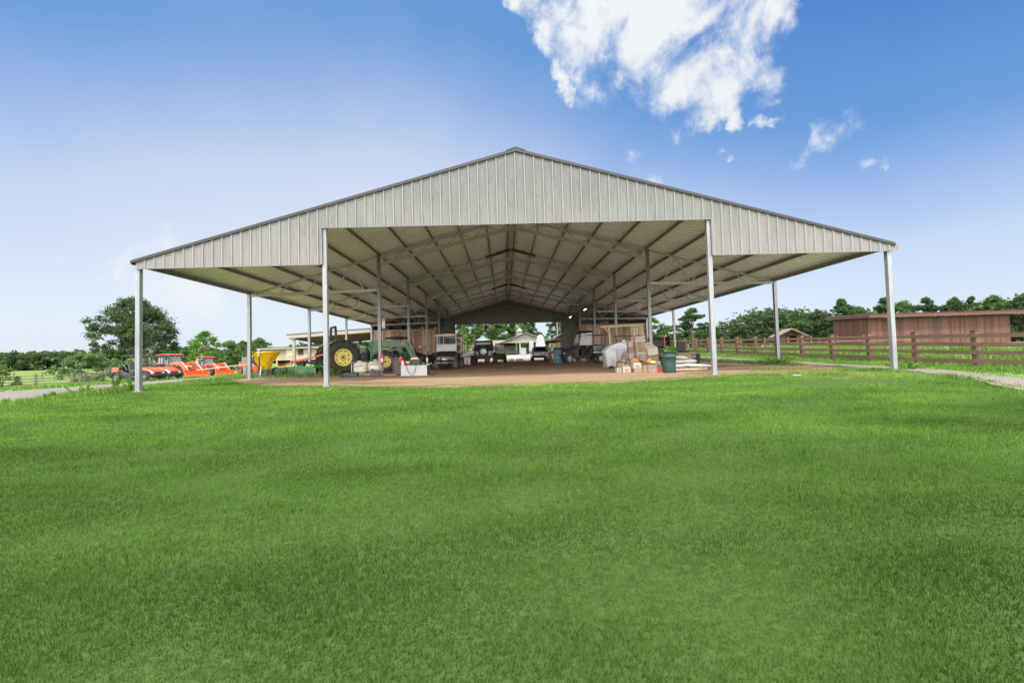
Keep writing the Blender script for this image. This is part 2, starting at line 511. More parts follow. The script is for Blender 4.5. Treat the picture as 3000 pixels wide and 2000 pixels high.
M['leaf_oak'] = leaf_mat('oak_leaves', (0.030, 0.056, 0.026), (0.080, 0.120, 0.050), (0.12, 0.16, 0.06))
M['leaf_mid'] = leaf_mat('broad_leaves', (0.045, 0.088, 0.028), (0.110, 0.180, 0.058), (0.15, 0.23, 0.07))
M['leaf_bright'] = leaf_mat('fresh_leaves', (0.055, 0.135, 0.022), (0.135, 0.270, 0.050), (0.19, 0.33, 0.07))
M['leaf_pine'] = leaf_mat('pine_needles', (0.026, 0.060, 0.026), (0.070, 0.125, 0.050), (0.10, 0.15, 0.06))
M['leaf_bush'] = leaf_mat('shrub_leaves', (0.060, 0.105, 0.035), (0.150, 0.220, 0.085), (0.20, 0.28, 0.11))
M['leaf_weed'] = leaf_mat('weed_leaves', (0.085, 0.17, 0.03), (0.17, 0.32, 0.06), (0.24, 0.38, 0.09))


# ------------------------------------------------------------------ mesh builder
class MB:
    def __init__(s):
        s.v, s.f, s.mi, s.sm = [], [], [], []
        s.T = Matrix()

    def add(s, vs, fs, mi=0, smooth=False):
        o = len(s.v)
        T = s.T
        s.v += [tuple(T @ Vector(p)) for p in vs]
        s.f += [tuple(i + o for i in f) for f in fs]
        s.mi += [mi] * len(fs)
        s.sm += [smooth] * len(fs)

    def hexa(s, b, t, mi=0):
        """bottom and top quads, same winding (counter-clockwise from above)"""
        s.add(list(b) + list(t), [(3, 2, 1, 0), (4, 5, 6, 7), (0, 1, 5, 4), (1, 2, 6, 5), (2, 3, 7, 6), (3, 0, 4, 7)], mi)

    def box(s, x0, x1, y0, y1, z0, z1, mi=0):
        s.hexa([(x0, y0, z0), (x1, y0, z0), (x1, y1, z0), (x0, y1, z0)], [(x0, y0, z1), (x1, y0, z1), (x1, y1, z1), (x0, y1, z1)], mi)

    def tbox(s, x0, x1, y0, y1, z0, z1, ix0=0, ix1=0, iy=0, mi=0):
        """box whose top is inset: ix0 at the x0 end, ix1 at the x1 end, iy each side"""
        s.hexa([(x0, y0, z0), (x1, y0, z0), (x1, y1, z0), (x0, y1, z0)],
               [(x0 + ix0, y0 + iy, z1), (x1 - ix1, y0 + iy, z1), (x1 - ix1, y1 - iy, z1), (x0 + ix0, y1 - iy, z1)], mi)

    def rbox(s, c, size, rz=0.0, rx=0.0, ry=0.0, mi=0):
        old = s.T
        s.T = old @ Matrix.Translation(c) @ Matrix.Rotation(rz, 4, 'Z') @ Matrix.Rotation(ry, 4, 'Y') @ Matrix.Rotation(rx, 4, 'X')
        a, b, c_ = (q / 2 for q in size)
        s.box(-a, a, -b, b, -c_, c_, mi)
        s.T = old

    def cbox(s, x0, x1, y0, y1, z0, z1, b=0.03, mi=0):
        """box with chamfered edges all round"""
        xs, ys, zs = (x0, x0 + b, x1 - b, x1), (y0, y0 + b, y1 - b, y1), (z0, z0 + b, z1 - b, z1)
        P = []
        for k, zz in enumerate(zs):
            q = b if k in (0, 3) else 0
            X0, X1, Y0, Y1 = x0 + q, x1 - q, y0 + q, y1 - q
            P.append([(X0 + b, Y0, zz), (X1 - b, Y0, zz), (X1, Y0 + b, zz), (X1, Y1 - b, zz), (X1 - b, Y1, zz), (X0 + b, Y1, zz), (X0, Y1 - b, zz), (X0, Y0 + b, zz)])
        s.loft(P, mi=mi)

    def loft(s, rings, closed=True, caps=True, mi=0, smooth=False):
        n = len(rings[0])
        vs = [p for r in rings for p in r]
        fs = []
        for k in range(len(rings) - 1):
            for i in range(n if closed else n - 1):
                j = (i + 1) % n
                fs.append((k * n + i, k * n + j, (k + 1) * n + j, (k + 1) * n + i))
        s.add(vs, fs, mi, smooth)
        if caps and closed:
            s.add(rings[0], [tuple(reversed(range(n)))], mi)
            s.add(rings[-1], [tuple(range(n))], mi)

    def prism(s, pts, y0, y1, mi=0):
        """outline in X-Z extruded along Y"""
        n = len(pts)
        a = sum(pts[i][0] * pts[(i + 1) % n][1] - pts[(i + 1) % n][0] * pts[i][1] for i in range(n))
        if a < 0:
            pts = pts[::-1]
        vs = [(x, y0, z) for x, z in pts] + [(x, y1, z) for x, z in pts]
        fs = [tuple(range(n)), tuple(range(2 * n - 1, n - 1, -1))]
        fs += [(i, i + n, (i + 1) % n + n, (i + 1) % n) for i in range(n)]
        s.add(vs, fs, mi)

    def tube(s, pts, r, n=6, mi=0, caps=True, radii=None):
        rings = []
        P = [Vector(p) for p in pts]
        up = None
        for i, p in enumerate(P):
            a = P[max(0, i - 1)]
            b = P[min(len(P) - 1, i + 1)]
            t = (b - a).normalized()
            if up is None:
                up = Vector((0, 0, 1)) if abs(t.z) < 0.9 else Vector((1, 0, 0))
            e1 = t.cross(up).normalized()
            e2 = e1.cross(t).normalized()
            up = e2
            rr = radii[i] if radii else r
            rings.append([tuple(p + (e1 * math.cos(2 * math.pi * k / n) + e2 * math.sin(2 * math.pi * k / n)) * rr) for k in range(n)])
        s.loft(rings, True, caps, mi, True)

    def bar(s, p0, p1, w, hgt, mi=0):
        """rectangular bar between two points"""
        a, b = Vector(p0), Vector(p1)
        t = (b - a).normalized()
        up = Vector((0, 0, 1)) if abs(t.z) < 0.95 else Vector((0, 1, 0))
        e1 = t.cross(up).normalized() * (w / 2)
        e2 = e1.cross(t).normalized() * (hgt / 2)
        rings = [[tuple(p - e1 - e2), tuple(p + e1 - e2), tuple(p + e1 + e2), tuple(p - e1 + e2)] for p in (a, b)]
        s.loft(rings, mi=mi)

    def lathe(s, prof, n=20, axis='Z', c=(0, 0, 0), mi=0, smooth=True):
        rings = []
        for r, z in prof:
            ring = []
            for k in range(n):
                a = 2 * math.pi * k / n
                u, v = r * math.cos(a), r * math.sin(a)
                p = (u, v, z) if axis == 'Z' else ((u, z, -v) if axis == 'Y' else (z, u, v))
                ring.append((p[0] + c[0], p[1] + c[1], p[2] + c[2]))
            rings.append(ring)
        s.loft(rings, True, True, mi, smooth)

    def cyl(s, p0, p1, r, n=12, mi=0):
        s.tube([p0, p1], r, n, mi)

    def mesh(s, name, mats):
        me = bpy.data.meshes.new(name)
        me.from_pydata(s.v, [], s.f)
        if not isinstance(mats, (list, tuple)):
            mats = [mats]
        for q in mats:
            me.materials.append(q)
        me.polygons.foreach_set('material_index', s.mi)
        me.polygons.foreach_set('use_smooth', s.sm)
        me.update()
        return me

    def build(s, name, mats, parent=None, loc=None, rz=0.0, label=None, bevel=0.0):
        o = bpy.data.objects.new(name, s.mesh(name, mats))
        COL.objects.link(o)
        if loc is not None:
            o.location = loc
        o.rotation_euler = (0, 0, rz)
        if parent:
            o.parent = parent
        if label:
            o['label'] = label
        if bevel:
            bm_ = o.modifiers.new('bevel', 'BEVEL')
            bm_.width = bevel
            bm_.segments = 2
            bm_.limit_method = 'ANGLE'
        return o


def tag(o, label=None, cat=None, group=None, kind=None):
    if label:
        o['label'] = label
    if cat:
        o['category'] = cat
    if group:
        o['group'] = group
    if kind:
        o['kind'] = kind
    return o


def thing(name, label, cat, loc=(0, 0, 0), rz=0.0, group=None):
    o = bpy.data.objects.new(name, None)
    o.empty_display_size = 0.2
    COL.objects.link(o)
    o.location = loc
    o.rotation_euler = (0, 0, rz)
    return tag(o, label, cat, group)


def copy_tree(src, parent=None):
    c = src.copy()
    COL.objects.link(c)
    c.parent = parent
    for ch in [q for q in ALLCH.get(src.name, src.children)]:
        copy_tree(ch, c)
    return c


ALLCH = {}


def dup(src, loc, rz, label, group=None, scale=None):
    c = copy_tree(src)
    c.location = loc
    c.rotation_euler = (0, 0, rz)
    c['label'] = label
    if group:
        c['group'] = group
    if scale:
        c.scale = scale
    return c


def lettering(txt, size, mat, parent, loc, rot, name='lettering', thick=0.002, sx=1.0, bold=0.0):
    cu = bpy.data.curves.new('t', 'FONT')
    cu.body = txt
    cu.size = size
    cu.extrude = thick
    cu.offset = bold
    cu.align_x = 'CENTER'
    cu.align_y = 'CENTER'
    o = bpy.data.objects.new('t', cu)
    COL.objects.link(o)
    dg = bpy.context.evaluated_depsgraph_get()
    me = bpy.data.meshes.new_from_object(o.evaluated_get(dg))
    bpy.data.objects.remove(o)
    me.materials.clear()
    me.materials.append(mat)
    q = bpy.data.objects.new(name, me)
    COL.objects.link(q)
    q.location = loc
    q.rotation_euler = rot
    q.scale = (sx, 1, 1)
    if parent:
        q.parent = parent
    return q


FRONT = (R(90), 0, 0)      # lettering that faces -Y

# ------------------------------------------------------------------ terrain
def ss(a, b, t):
    t = min(1.0, max(0.0, (t - a) / (b - a)))
    return t * t * (3 - 2 * t)


def tab(t, pts):
    if t <= pts[0][0]:
        return pts[0][1]
    for (a, b), (c, d) in zip(pts, pts[1:]):
        if t <= c:
            return b + (d - b) * (t - a) / (c - a)
    return pts[-1][1]


def h(x, y):
    zc = tab(y, [(-30, -.62), (-14.4, -.47), (-8, -.12), (-3, .20), (0, .36), (8, .5), (16, .64), (38, .67), (75, 1.95), (300, 2.3)])
    if x >= 12.3:
        zr = tab(y, [(-30, -.62), (-14.4, -.47), (-8, -.15), (-3, .08), (3, .25), (14, .6), (24, .93), (38, 1.35), (300, 2.4)])
        return zc + (zr - zc) * ss(12.3, 17, x)
    if x <= -12.3:
        zl = tab(y, [(-30, -.7), (-14, -.55), (-8, -.32), (0, .10), (5, .30), (10, .42), (21, .56), (36, .62), (90, .95), (300, 2.6)])
        zl -= tab(-x, [(12.5, 0), (23.5, .28), (31, .56), (50, 1.08), (75, 1.25)]) * (1 - ss(90, 260, y))
        zl += .42 * ss(35, 46, y) * ss(-44, -37, x)
        return zc + (zl - zc) * ss(-12.3, -17, x)
    return zc


def fn(x, y, s=1.0, seed=0.0):
    return noise.noise(Vector((x * s + seed, y * s - seed, seed * 1.7)))
# ------------------------------------------------------------------ ground
def lin(segs):
    out = []
    for a, b, st in segs:
        n = max(1, int(round((b - a) / st)))
        out += [a + (b - a) * i / n for i in range(n)]
    return out + [segs[-1][1]]


def ground_mat(name='ground_cover'):
    m_, nt, b = nmat(name)
    co = nt.nodes.new('ShaderNodeTexCoord').outputs['Object']
    at = nt.nodes.new('ShaderNodeAttribute')
    at.attribute_name = 'cover'
    sp = nt.nodes.new('ShaderNodeSeparateColor')
    nt.links.new(at.outputs['Color'], sp.inputs[0])
    n1 = nnoise(nt, co, 0.35, 6, 0.6)
    n2 = nnoise(nt, co, 2.2, 6, 0.65)
    n3 = nnoise(nt, co, 14, 4, 0.7)
    n4 = nnoise(nt, co, 0.06, 4, 0.5)
    lawn = mixc(nt, sharpen(nt, n3, 0.3, 0.7), (0.030, 0.055, 0.012), (0.055, 0.095, 0.022))
    field = mixc(nt, sharpen(nt, n1, 0.3, 0.7), (0.085, 0.155, 0.028), (0.160, 0.255, 0.055))
    field = mixc(nt, nmath(nt, 'MULTIPLY', sharpen(nt, n2, 0.45, 0.75), 0.6), field, (0.065, 0.115, 0.025))
    field = mixc(nt, nmath(nt, 'MULTIPLY', sharpen(nt, n4, 0.5, 0.7), 0.5), field, (0.24, 0.27, 0.09))
    straw = mixc(nt, sharpen(nt, n3, 0.3, 0.7), (0.20, 0.15, 0.075), (0.33, 0.26, 0.13))
    f1 = nmath(nt, 'ADD', sp.outputs['Red'], nmath(nt, 'MULTIPLY_ADD', n2, 0.5, -0.25))
    c = mixc(nt, sharpen(nt, f1, 0.35, 0.65), field, lawn)
    f2 = nmath(nt, 'ADD', sp.outputs['Green'], nmath(nt, 'MULTIPLY_ADD', n2, 0.9, -0.45))
    c = mixc(nt, sharpen(nt, f2, 0.4, 0.7), c, straw)
    nt.links.new(c, b.inputs['Base Color'])
    b.inputs['Roughness'].default_value = 0.95
    b.inputs['Specular IOR Level'].default_value = 0.1
    bump(nt, b, n3, 0.05, 0.6)
    return m_


def dirt_front(x):
    """front edge (y) of the bare floor under the barn"""
    return tab(x, [(-14, 8.5), (-12.4, 5.6), (-11, 3.6), (-9, 1.7), (-6.3, .45), (-3, -.75), (0, -1.05), (3, -.85), (6.3, -.15), (7.5, .35), (9, 1.0), (11.5, 1.6), (13.2, 4.0)])


def lawn_front(x):
    return dirt_front(x)


LANE_L = [(-30, 1.0), (-12, 7.0), (-5, 10.6), (-2.9, 11.6), (-1, 12.2), (3, 12.35), (9, 12.6), (20, 12.9), (34, 13.4), (60, 13.2)]
LANE_R = [(-30, 5.0), (-12, 9.8), (-5, 12.3), (-1.2, 13.6), (1.6, 14.6), (4, 15.0), (9, 15.2), (20, 15.8), (34, 16.2), (60, 16.2)]
DRV_N = [(-17.2, -14), (-16.9, -6), (-17.1, 0), (-18.0, 4), (-18.9, 8), (-18.3, 12), (-17.2, 18), (-16.6, 30), (-17.0, 44)]
DRV_F = [(-60, -4), (-44, 5), (-34, 11.5), (-28.4, 14.9), (-24.6, 17.3), (-22.6, 20.5), (-22.2, 25), (-21.2, 34), (-20.6, 44)]

xs = lin([(-700, -200, 50), (-200, -60, 7), (-60, -22, 1.5), (-22, 22, .5), (22, 70, 1.5), (70, 200, 8), (200, 700, 50)])
ys = lin([(-120, -30, 12), (-30, 14, .5), (14, 60, 1.0), (60, 200, 5), (200, 900, 35)])
g = MB()
nx = len(xs)
for y in ys:
    for x in xs:
        g.v.append((x, y, h(x, y)))
for j in range(len(ys) - 1):
    for i in range(nx - 1):
        g.f.append((j * nx + i, j * nx + i + 1, (j + 1) * nx + i + 1, (j + 1) * nx + i))
g.mi = [0] * len(g.f)
g.sm = [True] * len(g.f)
ground = g.build('ground', ground_mat())
tag(ground, kind='structure')
ca = ground.data.color_attributes.new('cover', 'FLOAT_COLOR', 'POINT')
buf = np.zeros((len(g.v), 4), dtype=np.float32)
for i, (x, y, z) in enumerate(g.v):
    lawn = ss(-19.5, -17.5, x) * (1 - ss(12.0, 13.0, x)) * (1 - ss(0, .8, y - dirt_front(max(-12.3, min(12.3, x)))))
    e = y - dirt_front(x)
    straw = 0.0
    if -13.6 < x < 13.6 and y < 40:
        straw = ss(-0.85, 0.35, e)
    if 7 < x < 12.4 and -3.2 < y < 2:
        straw = max(straw, .55 * ss(-3.0, -1.2, y) * ss(7, 8.5, x))
    if -16 < x < -12 and 5 < y < 30:
        straw = max(straw, .55 * ss(-16, -13, x))
    buf[i] = (lawn, straw, 0, 1)
ca.data.foreach_set('color', buf.ravel())


def dirt_mat():
    m_, nt, b = nmat('red_brown_dirt')
    co = nt.nodes.new('ShaderNodeTexCoord').outputs['Object']
    n1 = nnoise(nt, co, 0.30, 6, 0.6, (0.6, 1.8, 1), 0.4)
    n2 = nnoise(nt, co, 1.5, 7, 0.7, (0.5, 2.2, 1))
    n3 = nnoise(nt, co, 24, 4, 0.7)
    s = nt.nodes.new('ShaderNodeSeparateXYZ')
    nt.links.new(co, s.inputs[0])
    c = mixc(nt, sharpen(nt, n2, 0.32, 0.68), (0.27, 0.172, 0.105), (0.38, 0.262, 0.168))
    fr = sharpen(nt, nmath(nt, 'MULTIPLY_ADD', n2, 3.0, s.outputs[1]), 5.4, 1.2)
    c = mixc(nt, nmath(nt, 'MULTIPLY', fr, 0.8), c, (0.150, 0.108, 0.062))  # straw-mixed front, also tinted darker to offset the strong light there
    # damp patch, has a shape of its own
    c = mixc(nt, nmath(nt, 'MULTIPLY', sharpen(nt, n1, 0.555, 0.62), 0.75), c, (0.135, 0.072, 0.045))
    c = mixc(nt, nmath(nt, 'MULTIPLY', sharpen(nt, n3, 0.5, 0.8), 0.35), c, (0.40, 0.33, 0.23))
    c = mixc(nt, nmath(nt, 'MULTIPLY', sharpen(nt, n3, 0.5, 0.25), 0.45), c, (0.12, 0.07, 0.045))
    nt.links.new(c, b.inputs['Base Color'])
    b.inputs['Roughness'].default_value = 0.93
    b.inputs['Specular IOR Level'].default_value = 0.15
    bump(nt, b, nmath(nt, 'ADD', n3, nmath(nt, 'MULTIPLY', n2, 2.0)), 0.03, 0.8)
    return m_


def gravel_mat(name, a, b_, c_):
    m_, nt, b = nmat(name)
    co = nt.nodes.new('ShaderNodeTexCoord').outputs['Object']
    n1 = nnoise(nt, co, 0.8, 5, 0.65)
    vo = nt.nodes.new('ShaderNodeTexVoronoi')
    vo.inputs['Scale'].default_value = 16
    nt.links.new(co, vo.inputs['Vector'])
    n3 = nnoise(nt, co, 30, 3, 0.7)
    c = mixc(nt, sharpen(nt, n1, 0.3, 0.7), a, b_)
    c = mixc(nt, nmath(nt, 'MULTIPLY', sharpen(nt, n3, 0.45, 0.7), 0.6), c, c_)
    c = mixc(nt, nmath(nt, 'MULTIPLY', sharpen(nt, vo.outputs['Distance'], 0.3, 0.6), 0.4), c, tuple(q * 0.5 for q in a))
    nt.links.new(c, b.inputs['Base Color'])
    b.inputs['Roughness'].default_value = 0.95
    bump(nt, b, n3, 0.03, 0.9)
    return m_


def sheet(name, rows, mat_, lift=0.018, ncross=10, wob=0.12, seed=1.0):
    """ribbon between left and right edge points, laid on the terrain, with ragged borders"""
    g_ = MB()
    pts = []
    for (L, R_) in rows:
        row = []
        for k in range(ncross + 1):
            t = k / ncross
            x = L[0] + (R_[0] - L[0]) * t
            y = L[1] + (R_[1] - L[1]) * t
            if k in (0, ncross):
                x += wob * 2 * fn(x, y, 1.1, seed) + wob * fn(x, y, 4, seed)
                y += wob * 2 * fn(x, y, 1.3, seed + 5)
            row.append((x, y, h(x, y) + lift))
        pts.append(row)
    w = ncross + 1
    for r_ in pts:
        g_.v += r_
    for j in range(len(pts) - 1):
        for i in range(ncross):
            g_.f.append((j * w + i, j * w + i + 1, (j + 1) * w + i + 1, (j + 1) * w + i))
    g_.mi = [0] * len(g_.f)
    g_.sm = [True] * len(g_.f)
    o = g_.build(name, mat_)
    return tag(o, kind='structure')


# bare dirt under the barn: columns along x, rows along y
rows = []
for i in range(int(26.6 / .35) + 1):
    x = -13.2 + i * .35
    rows.append(((x, dirt_front(x)), (x, 48.0)))
g_ = MB()
ny_ = 100
for (L, _) in rows:
    x = L[0]
    y0 = L[1] + .45 * fn(x, 3, .8, 2) + .2 * fn(x, 3, 3.1, 4)
    for k in range(ny_ + 1):
        y = y0 + (48 - y0) * (k / ny_) ** 1.2
        xx = x
        if i in (0,):
            xx = x
        g_.v.append((x + (.35 * fn(y, 0, .5, 9) if abs(x) > 13 else 0), y, h(x, y) + .016))
w = ny_ + 1
for i in range(len(rows) - 1):
    for k in range(ny_):
        g_.f.append((i * w + k, (i + 1) * w + k, (i + 1) * w + k + 1, i * w + k + 1))
g_.mi = [0] * len(g_.f)
g_.sm = [True] * len(g_.f)
tag(g_.build('dirt_floor', dirt_mat()), kind='structure')

# gravel lane on the right of the barn
rows = []
y = -30.0
while y < 60:
    f_ = lambda T: tab(y, T)
    rows.append(((tab(y, LANE_L), y), (tab(y, LANE_R), y)))
    y += .4
sheet('gravel_lane', rows, gravel_mat('pale_gravel', (0.145, 0.12, 0.09), (0.21, 0.18, 0.14), (0.27, 0.24, 0.195)), .02, 12, .09, 3.0)


# driveway on the left
def resample(P, n):
    out = []
    L = [0]
    for a, b in zip(P, P[1:]):
        L.append(L[-1] + math.dist(a, b))
    for i in range(n):
        s = L[-1] * i / (n - 1)
        k = max(j for j in range(len(P) - 1) if L[j] <= s + 1e-9)
        t = (s - L[k]) / (L[k + 1] - L[k])
        out.append((P[k][0] + (P[k + 1][0] - P[k][0]) * t, P[k][1] + (P[k + 1][1] - P[k][1]) * t))
    return out


sheet('driveway', list(zip(resample(DRV_F, 120), resample(DRV_N, 120))), gravel_mat('grey_gravel', (0.135, 0.12, 0.10), (0.195, 0.175, 0.15), (0.26, 0.24, 0.21)), .02, 30, .25, 8.0)
# road that runs on behind the barn
CL = [(1.5, 48), (2.0, 56), (4.0, 64), (8.5, 72), (16, 82), (30, 92)]
cl = resample(CL, 40)
rows = [((p[0] - 3.4 - .5 * (i < 8), p[1] + (0 if i < 14 else .8)), (p[0] + 3.6 + (8 - i) * .3 * (i < 8), p[1] - (0 if i < 14 else .8))) for i, p in enumerate(cl)]
sheet('road', rows, gravel_mat('pale_road_gravel', (0.26, 0.245, 0.225), (0.34, 0.32, 0.295), (0.42, 0.40, 0.375)), .02, 10, .3, 12.0)


# ------------------------------------------------------------------ grass blades
def grass_mat(name, dark, lightc, pale, amt=0.35):
    m_ = bpy.data.materials.new(name)
    m_.use_nodes = True
    nt = m_.node_tree
    nt.nodes.clear()
    out = nt.nodes.new('ShaderNodeOutputMaterial')
    d = nt.nodes.new('ShaderNodeBsdfDiffuse')
    t = nt.nodes.new('ShaderNodeBsdfTranslucent')
    mx = nt.nodes.new('ShaderNodeMixShader')
    mx.inputs[0].default_value = 0.30
    co = nt.nodes.new('ShaderNodeTexCoord').outputs['Object']
    at = nt.nodes.new('ShaderNodeAttribute')
    at.attribute_name = 'tone'
    n1 = nnoise(nt, co, 0.9, 5, 0.65, (0.7, 1.7, 1))
    n2 = nnoise(nt, co, 3.5, 4, 0.6)
    f = nmath(nt, 'MULTIPLY_ADD', at.outputs['Fac'], 0.72, nmath(nt, 'MULTIPLY_ADD', sharpen(nt, n1, .32, .68), 0.52, nmath(nt, 'MULTIPLY_ADD', sharpen(nt, n2, .25, .75), 0.35, -0.24)), clamp=True)
    c = mixc(nt, f, dark, lightc)
    c = mixc(nt, nmath(nt, 'MULTIPLY', sharpen(nt, at.outputs['Fac'], 0.93, 0.99), amt), c, pale)
    lu = nt.nodes.new('ShaderNodeAttribute')
    lu.attribute_name = 'near_dark'
    c = mixc(nt, lu.outputs['Fac'], c, (0.018, 0.052, 0.007))
    for s in (d, t):
        nt.links.new(c, s.inputs[0])
    nt.links.new(d.outputs[0], mx.inputs[1])
    nt.links.new(t.outputs[0], mx.inputs[2])
    nt.links.new(mx.outputs[0], out.inputs[0])
    return m_


def hv(X, Y):
    """vectorised terrain height from a lookup grid of h()"""
    gx = np.arange(-60, 62, .5)
    gy = np.arange(-16, 61, .5)
    global _HG
    if '_HG' not in globals():
        _HG = np.array([[h(float(a), float(b)) for a in gx] for b in gy])
    fx = np.clip((X + 60) / .5, 0, len(gx) - 1.001)
    fy = np.clip((Y + 16) / .5, 0, len(gy) - 1.001)
    ix, iy = fx.astype(int), fy.astype(int)
    tx, ty = fx - ix, fy - iy
    return (_HG[iy, ix] * (1 - tx) * (1 - ty) + _HG[iy, ix + 1] * tx * (1 - ty) + _HG[iy + 1, ix] * (1 - tx) * ty + _HG[iy + 1, ix + 1] * tx * ty)


def waves(X, Y, seed, s):
    r_ = np.random.RandomState(seed)
    out = np.zeros_like(X)
    for k in range(14):
        a = r_.uniform(0, 6.28)
        fr = s * r_.uniform(.5, 2.4)
        out += np.sin((X * math.cos(a) * 0.7 + Y * math.sin(a) * 1.3) * fr + r_.uniform(0, 6.28)) / 14 ** .5
    return out


def blades(name, X, Y, hgt, wid, mat_, seed, lean=0.5, mid=True):
    r_ = np.random.RandomState(seed)
    n = len(X)
    Z = hv(X, Y)
    a = r_.uniform(0, 2 * np.pi, n)
    cl = waves(X, Y, seed + 3, 3.2)
    hh = hgt * r_.uniform(.55, 1.25, n) * (1 + .28 * cl)
    wx, wy = np.cos(a) * wid * .5, np.sin(a) * wid * .5
    b = r_.uniform(0, 2 * np.pi, n)
    ln = hh * (lean * r_.uniform(.2, 1.2, n))
    wind = waves(X, Y, seed + 9, 1.2)
    dx, dy = np.cos(b) * ln + wind * hh * .3, np.sin(b) * ln + wind * hh * .2
    P = np.zeros((n, 5, 3), dtype=np.float32)
    P[:, 0] = np.stack([X - wx, Y - wy, Z - .005], 1)
    P[:, 1] = np.stack([X + wx, Y + wy, Z - .005], 1)
    P[:, 2] = np.stack([X + wx * .8 + dx * .35, Y + wy * .8 + dy * .35, Z + hh * .6], 1)
    P[:, 3] = np.stack([X - wx * .8 + dx * .35, Y - wy * .8 + dy * .35, Z + hh * .6], 1)
    P[:, 4] = np.stack([X + dx, Y + dy, Z + hh], 1)
    me = bpy.data.meshes.new(name)
    me.vertices.add(n * 5)
    me.vertices.foreach_set('co', P.ravel())
    base = (np.arange(n) * 5)[:, None]
    loops = np.concatenate([base + 0, base + 1, base + 2, base + 3, base + 3, base + 2, base + 4], 1).astype(np.int32)
    me.loops.add(n * 7)
    me.loops.foreach_set('vertex_index', loops.ravel())
    me.polygons.add(n * 2)
    st = (np.arange(n) * 7)[:, None]
    me.polygons.foreach_set('loop_start', np.concatenate([st, st + 4], 1).astype(np.int32).ravel())
    me.update(calc_edges=True)
    at = me.attributes.new('tone', 'FLOAT', 'POINT')
    tone = np.clip(r_.uniform(0, 1, n), 0, 1)
    # darker colour near the camera stands for lens vignette and denser turf; soft patches
    near_dark = np.interp(Y, [-13.4, -9.5, -4, 0], [.80, .52, .12, 0]) + .08 * waves(X, Y, seed + 40, .6) + .12 * waves(X, Y, seed + 41, 2.1)
    near_dark = np.clip(near_dark, 0, .85) if mid else near_dark * 0
    al = me.attributes.new('near_dark', 'FLOAT', 'POINT')
    al.data.foreach_set('value', np.repeat(near_dark, 5).astype(np.float32))
    at.data.foreach_set('value', np.repeat(tone, 5).astype(np.float32))
    me.materials.append(mat_)
    o = bpy.data.objects.new(name, me)
    COL.objects.link(o)
    return o


def npfront(X):
    xp = [-19, -14, -12.4, -11, -9, -6.3, -3, 0, 3, 6.3, 7.5, 9, 11.5, 13.2]
    fp = [9, 8.5, 5.6, 3.6, 1.7, .45, -.75, -1.05, -.85, -.15, .35, 1.0, 1.6, 4.0]
    return np.interp(X, xp, fp)


LX, LW, LH = [], [], []
rs = np.random.RandomState(5)


def field_pts(x0, x1, y0, y1, dens):
    n = int((x1 - x0) * (y1 - y0) * dens)
    return rs.uniform(x0, x1, n), rs.uniform(y0, y1, n)


sets = []
# (depth band from camera, density, blade width, height)
for (d0, d1, dens, wd, hg) in ((1.0, 3.2, 8000, .0032, .027), (3.2, 5.5, 4600, .0045, .029), (5.5, 8.5, 2500, .0068, .033), (8.5, 12, 1250, .0095, .033), (12, 20, 850, .0125, .033)):
    y0, y1 = -14.41 + (d0 if d0 > 1 else -.5), -14.41 + d1
    hw = d1 * 1.22 + 4.5
    X, Y = field_pts(max(-18.9, -.55 - hw), min(12.9, -.4 + hw), y0, min(y1, 6.0), dens)
    lim = (np.abs(X + .5) < (Y + 14.41) * 1.2 + 4.5)
    e = Y - npfront(X) - .5 * waves(X, Y, 4, .9)
    pr = np.clip(1 - (e + .75) / .9, 0, 1)
    # the lane on the right, the driveway on the left
    pr *= np.clip((np.interp(Y, [-12, -5, -2.9, -1, 3], [7.0, 10.6, 11.6, 12.2, 12.3]) - X + .25 * waves(X, Y, 6, 1.5)) / .4, 0, 1)
    xl = np.interp(Y, [-14, -6, 0, 4, 8], [-17.2, -16.9, -17.1, -18.0, -18.9])
    pr *= np.clip((X - xl - .1 - .35 * waves(X, Y, 8, 1.5)) / .9, 0, 1)
    thin = ((X > 7) & (Y > -3.2))
    pr = np.where(thin, pr * np.clip(.75 + .6 * waves(X, Y, 12, 1.1), .12, 1), pr)
    k = (rs.uniform(0, 1, len(X)) < pr) & lim
    sets.append((X[k], Y[k], np.full(k.sum(), wd), np.full(k.sum(), hg)))
X, Y, Wd, Hg = [np.concatenate(q) for q in zip(*sets)]
M['lawn'] = grass_mat('lawn_blades', (0.040, 0.100, 0.011), (0.165, 0.310, 0.050), (0.36, 0.34, 0.16), .25)
lawn = blades('lawn_grass', X, Y, Hg, Wd, M['lawn'], 31, .75)
tag(lawn, 'short mown green grass of the wide lawn in front of the open barn', 'lawn', kind='stuff')

# rough longer grass: verges, weeds along the fence, meadow behind it
sets = []


def rough(x0, x1, y0, y1, dens, hg, wd, keep=None, patch=0.0, seed=20):
    X, Y = field_pts(x0, x1, y0, y1, dens)
    k = np.ones(len(X), bool)
    if keep:
        k &= keep(X, Y)
    if patch:
        k &= rs.uniform(-1, 1, len(X)) < waves(X, Y, seed, .9) + patch
    X, Y = X[k], Y[k]
    sets.append((X, Y, np.full(len(X), wd), hg * (1 + .45 * waves(X, Y, seed + 1, 1.4)).clip(.35, 2)))


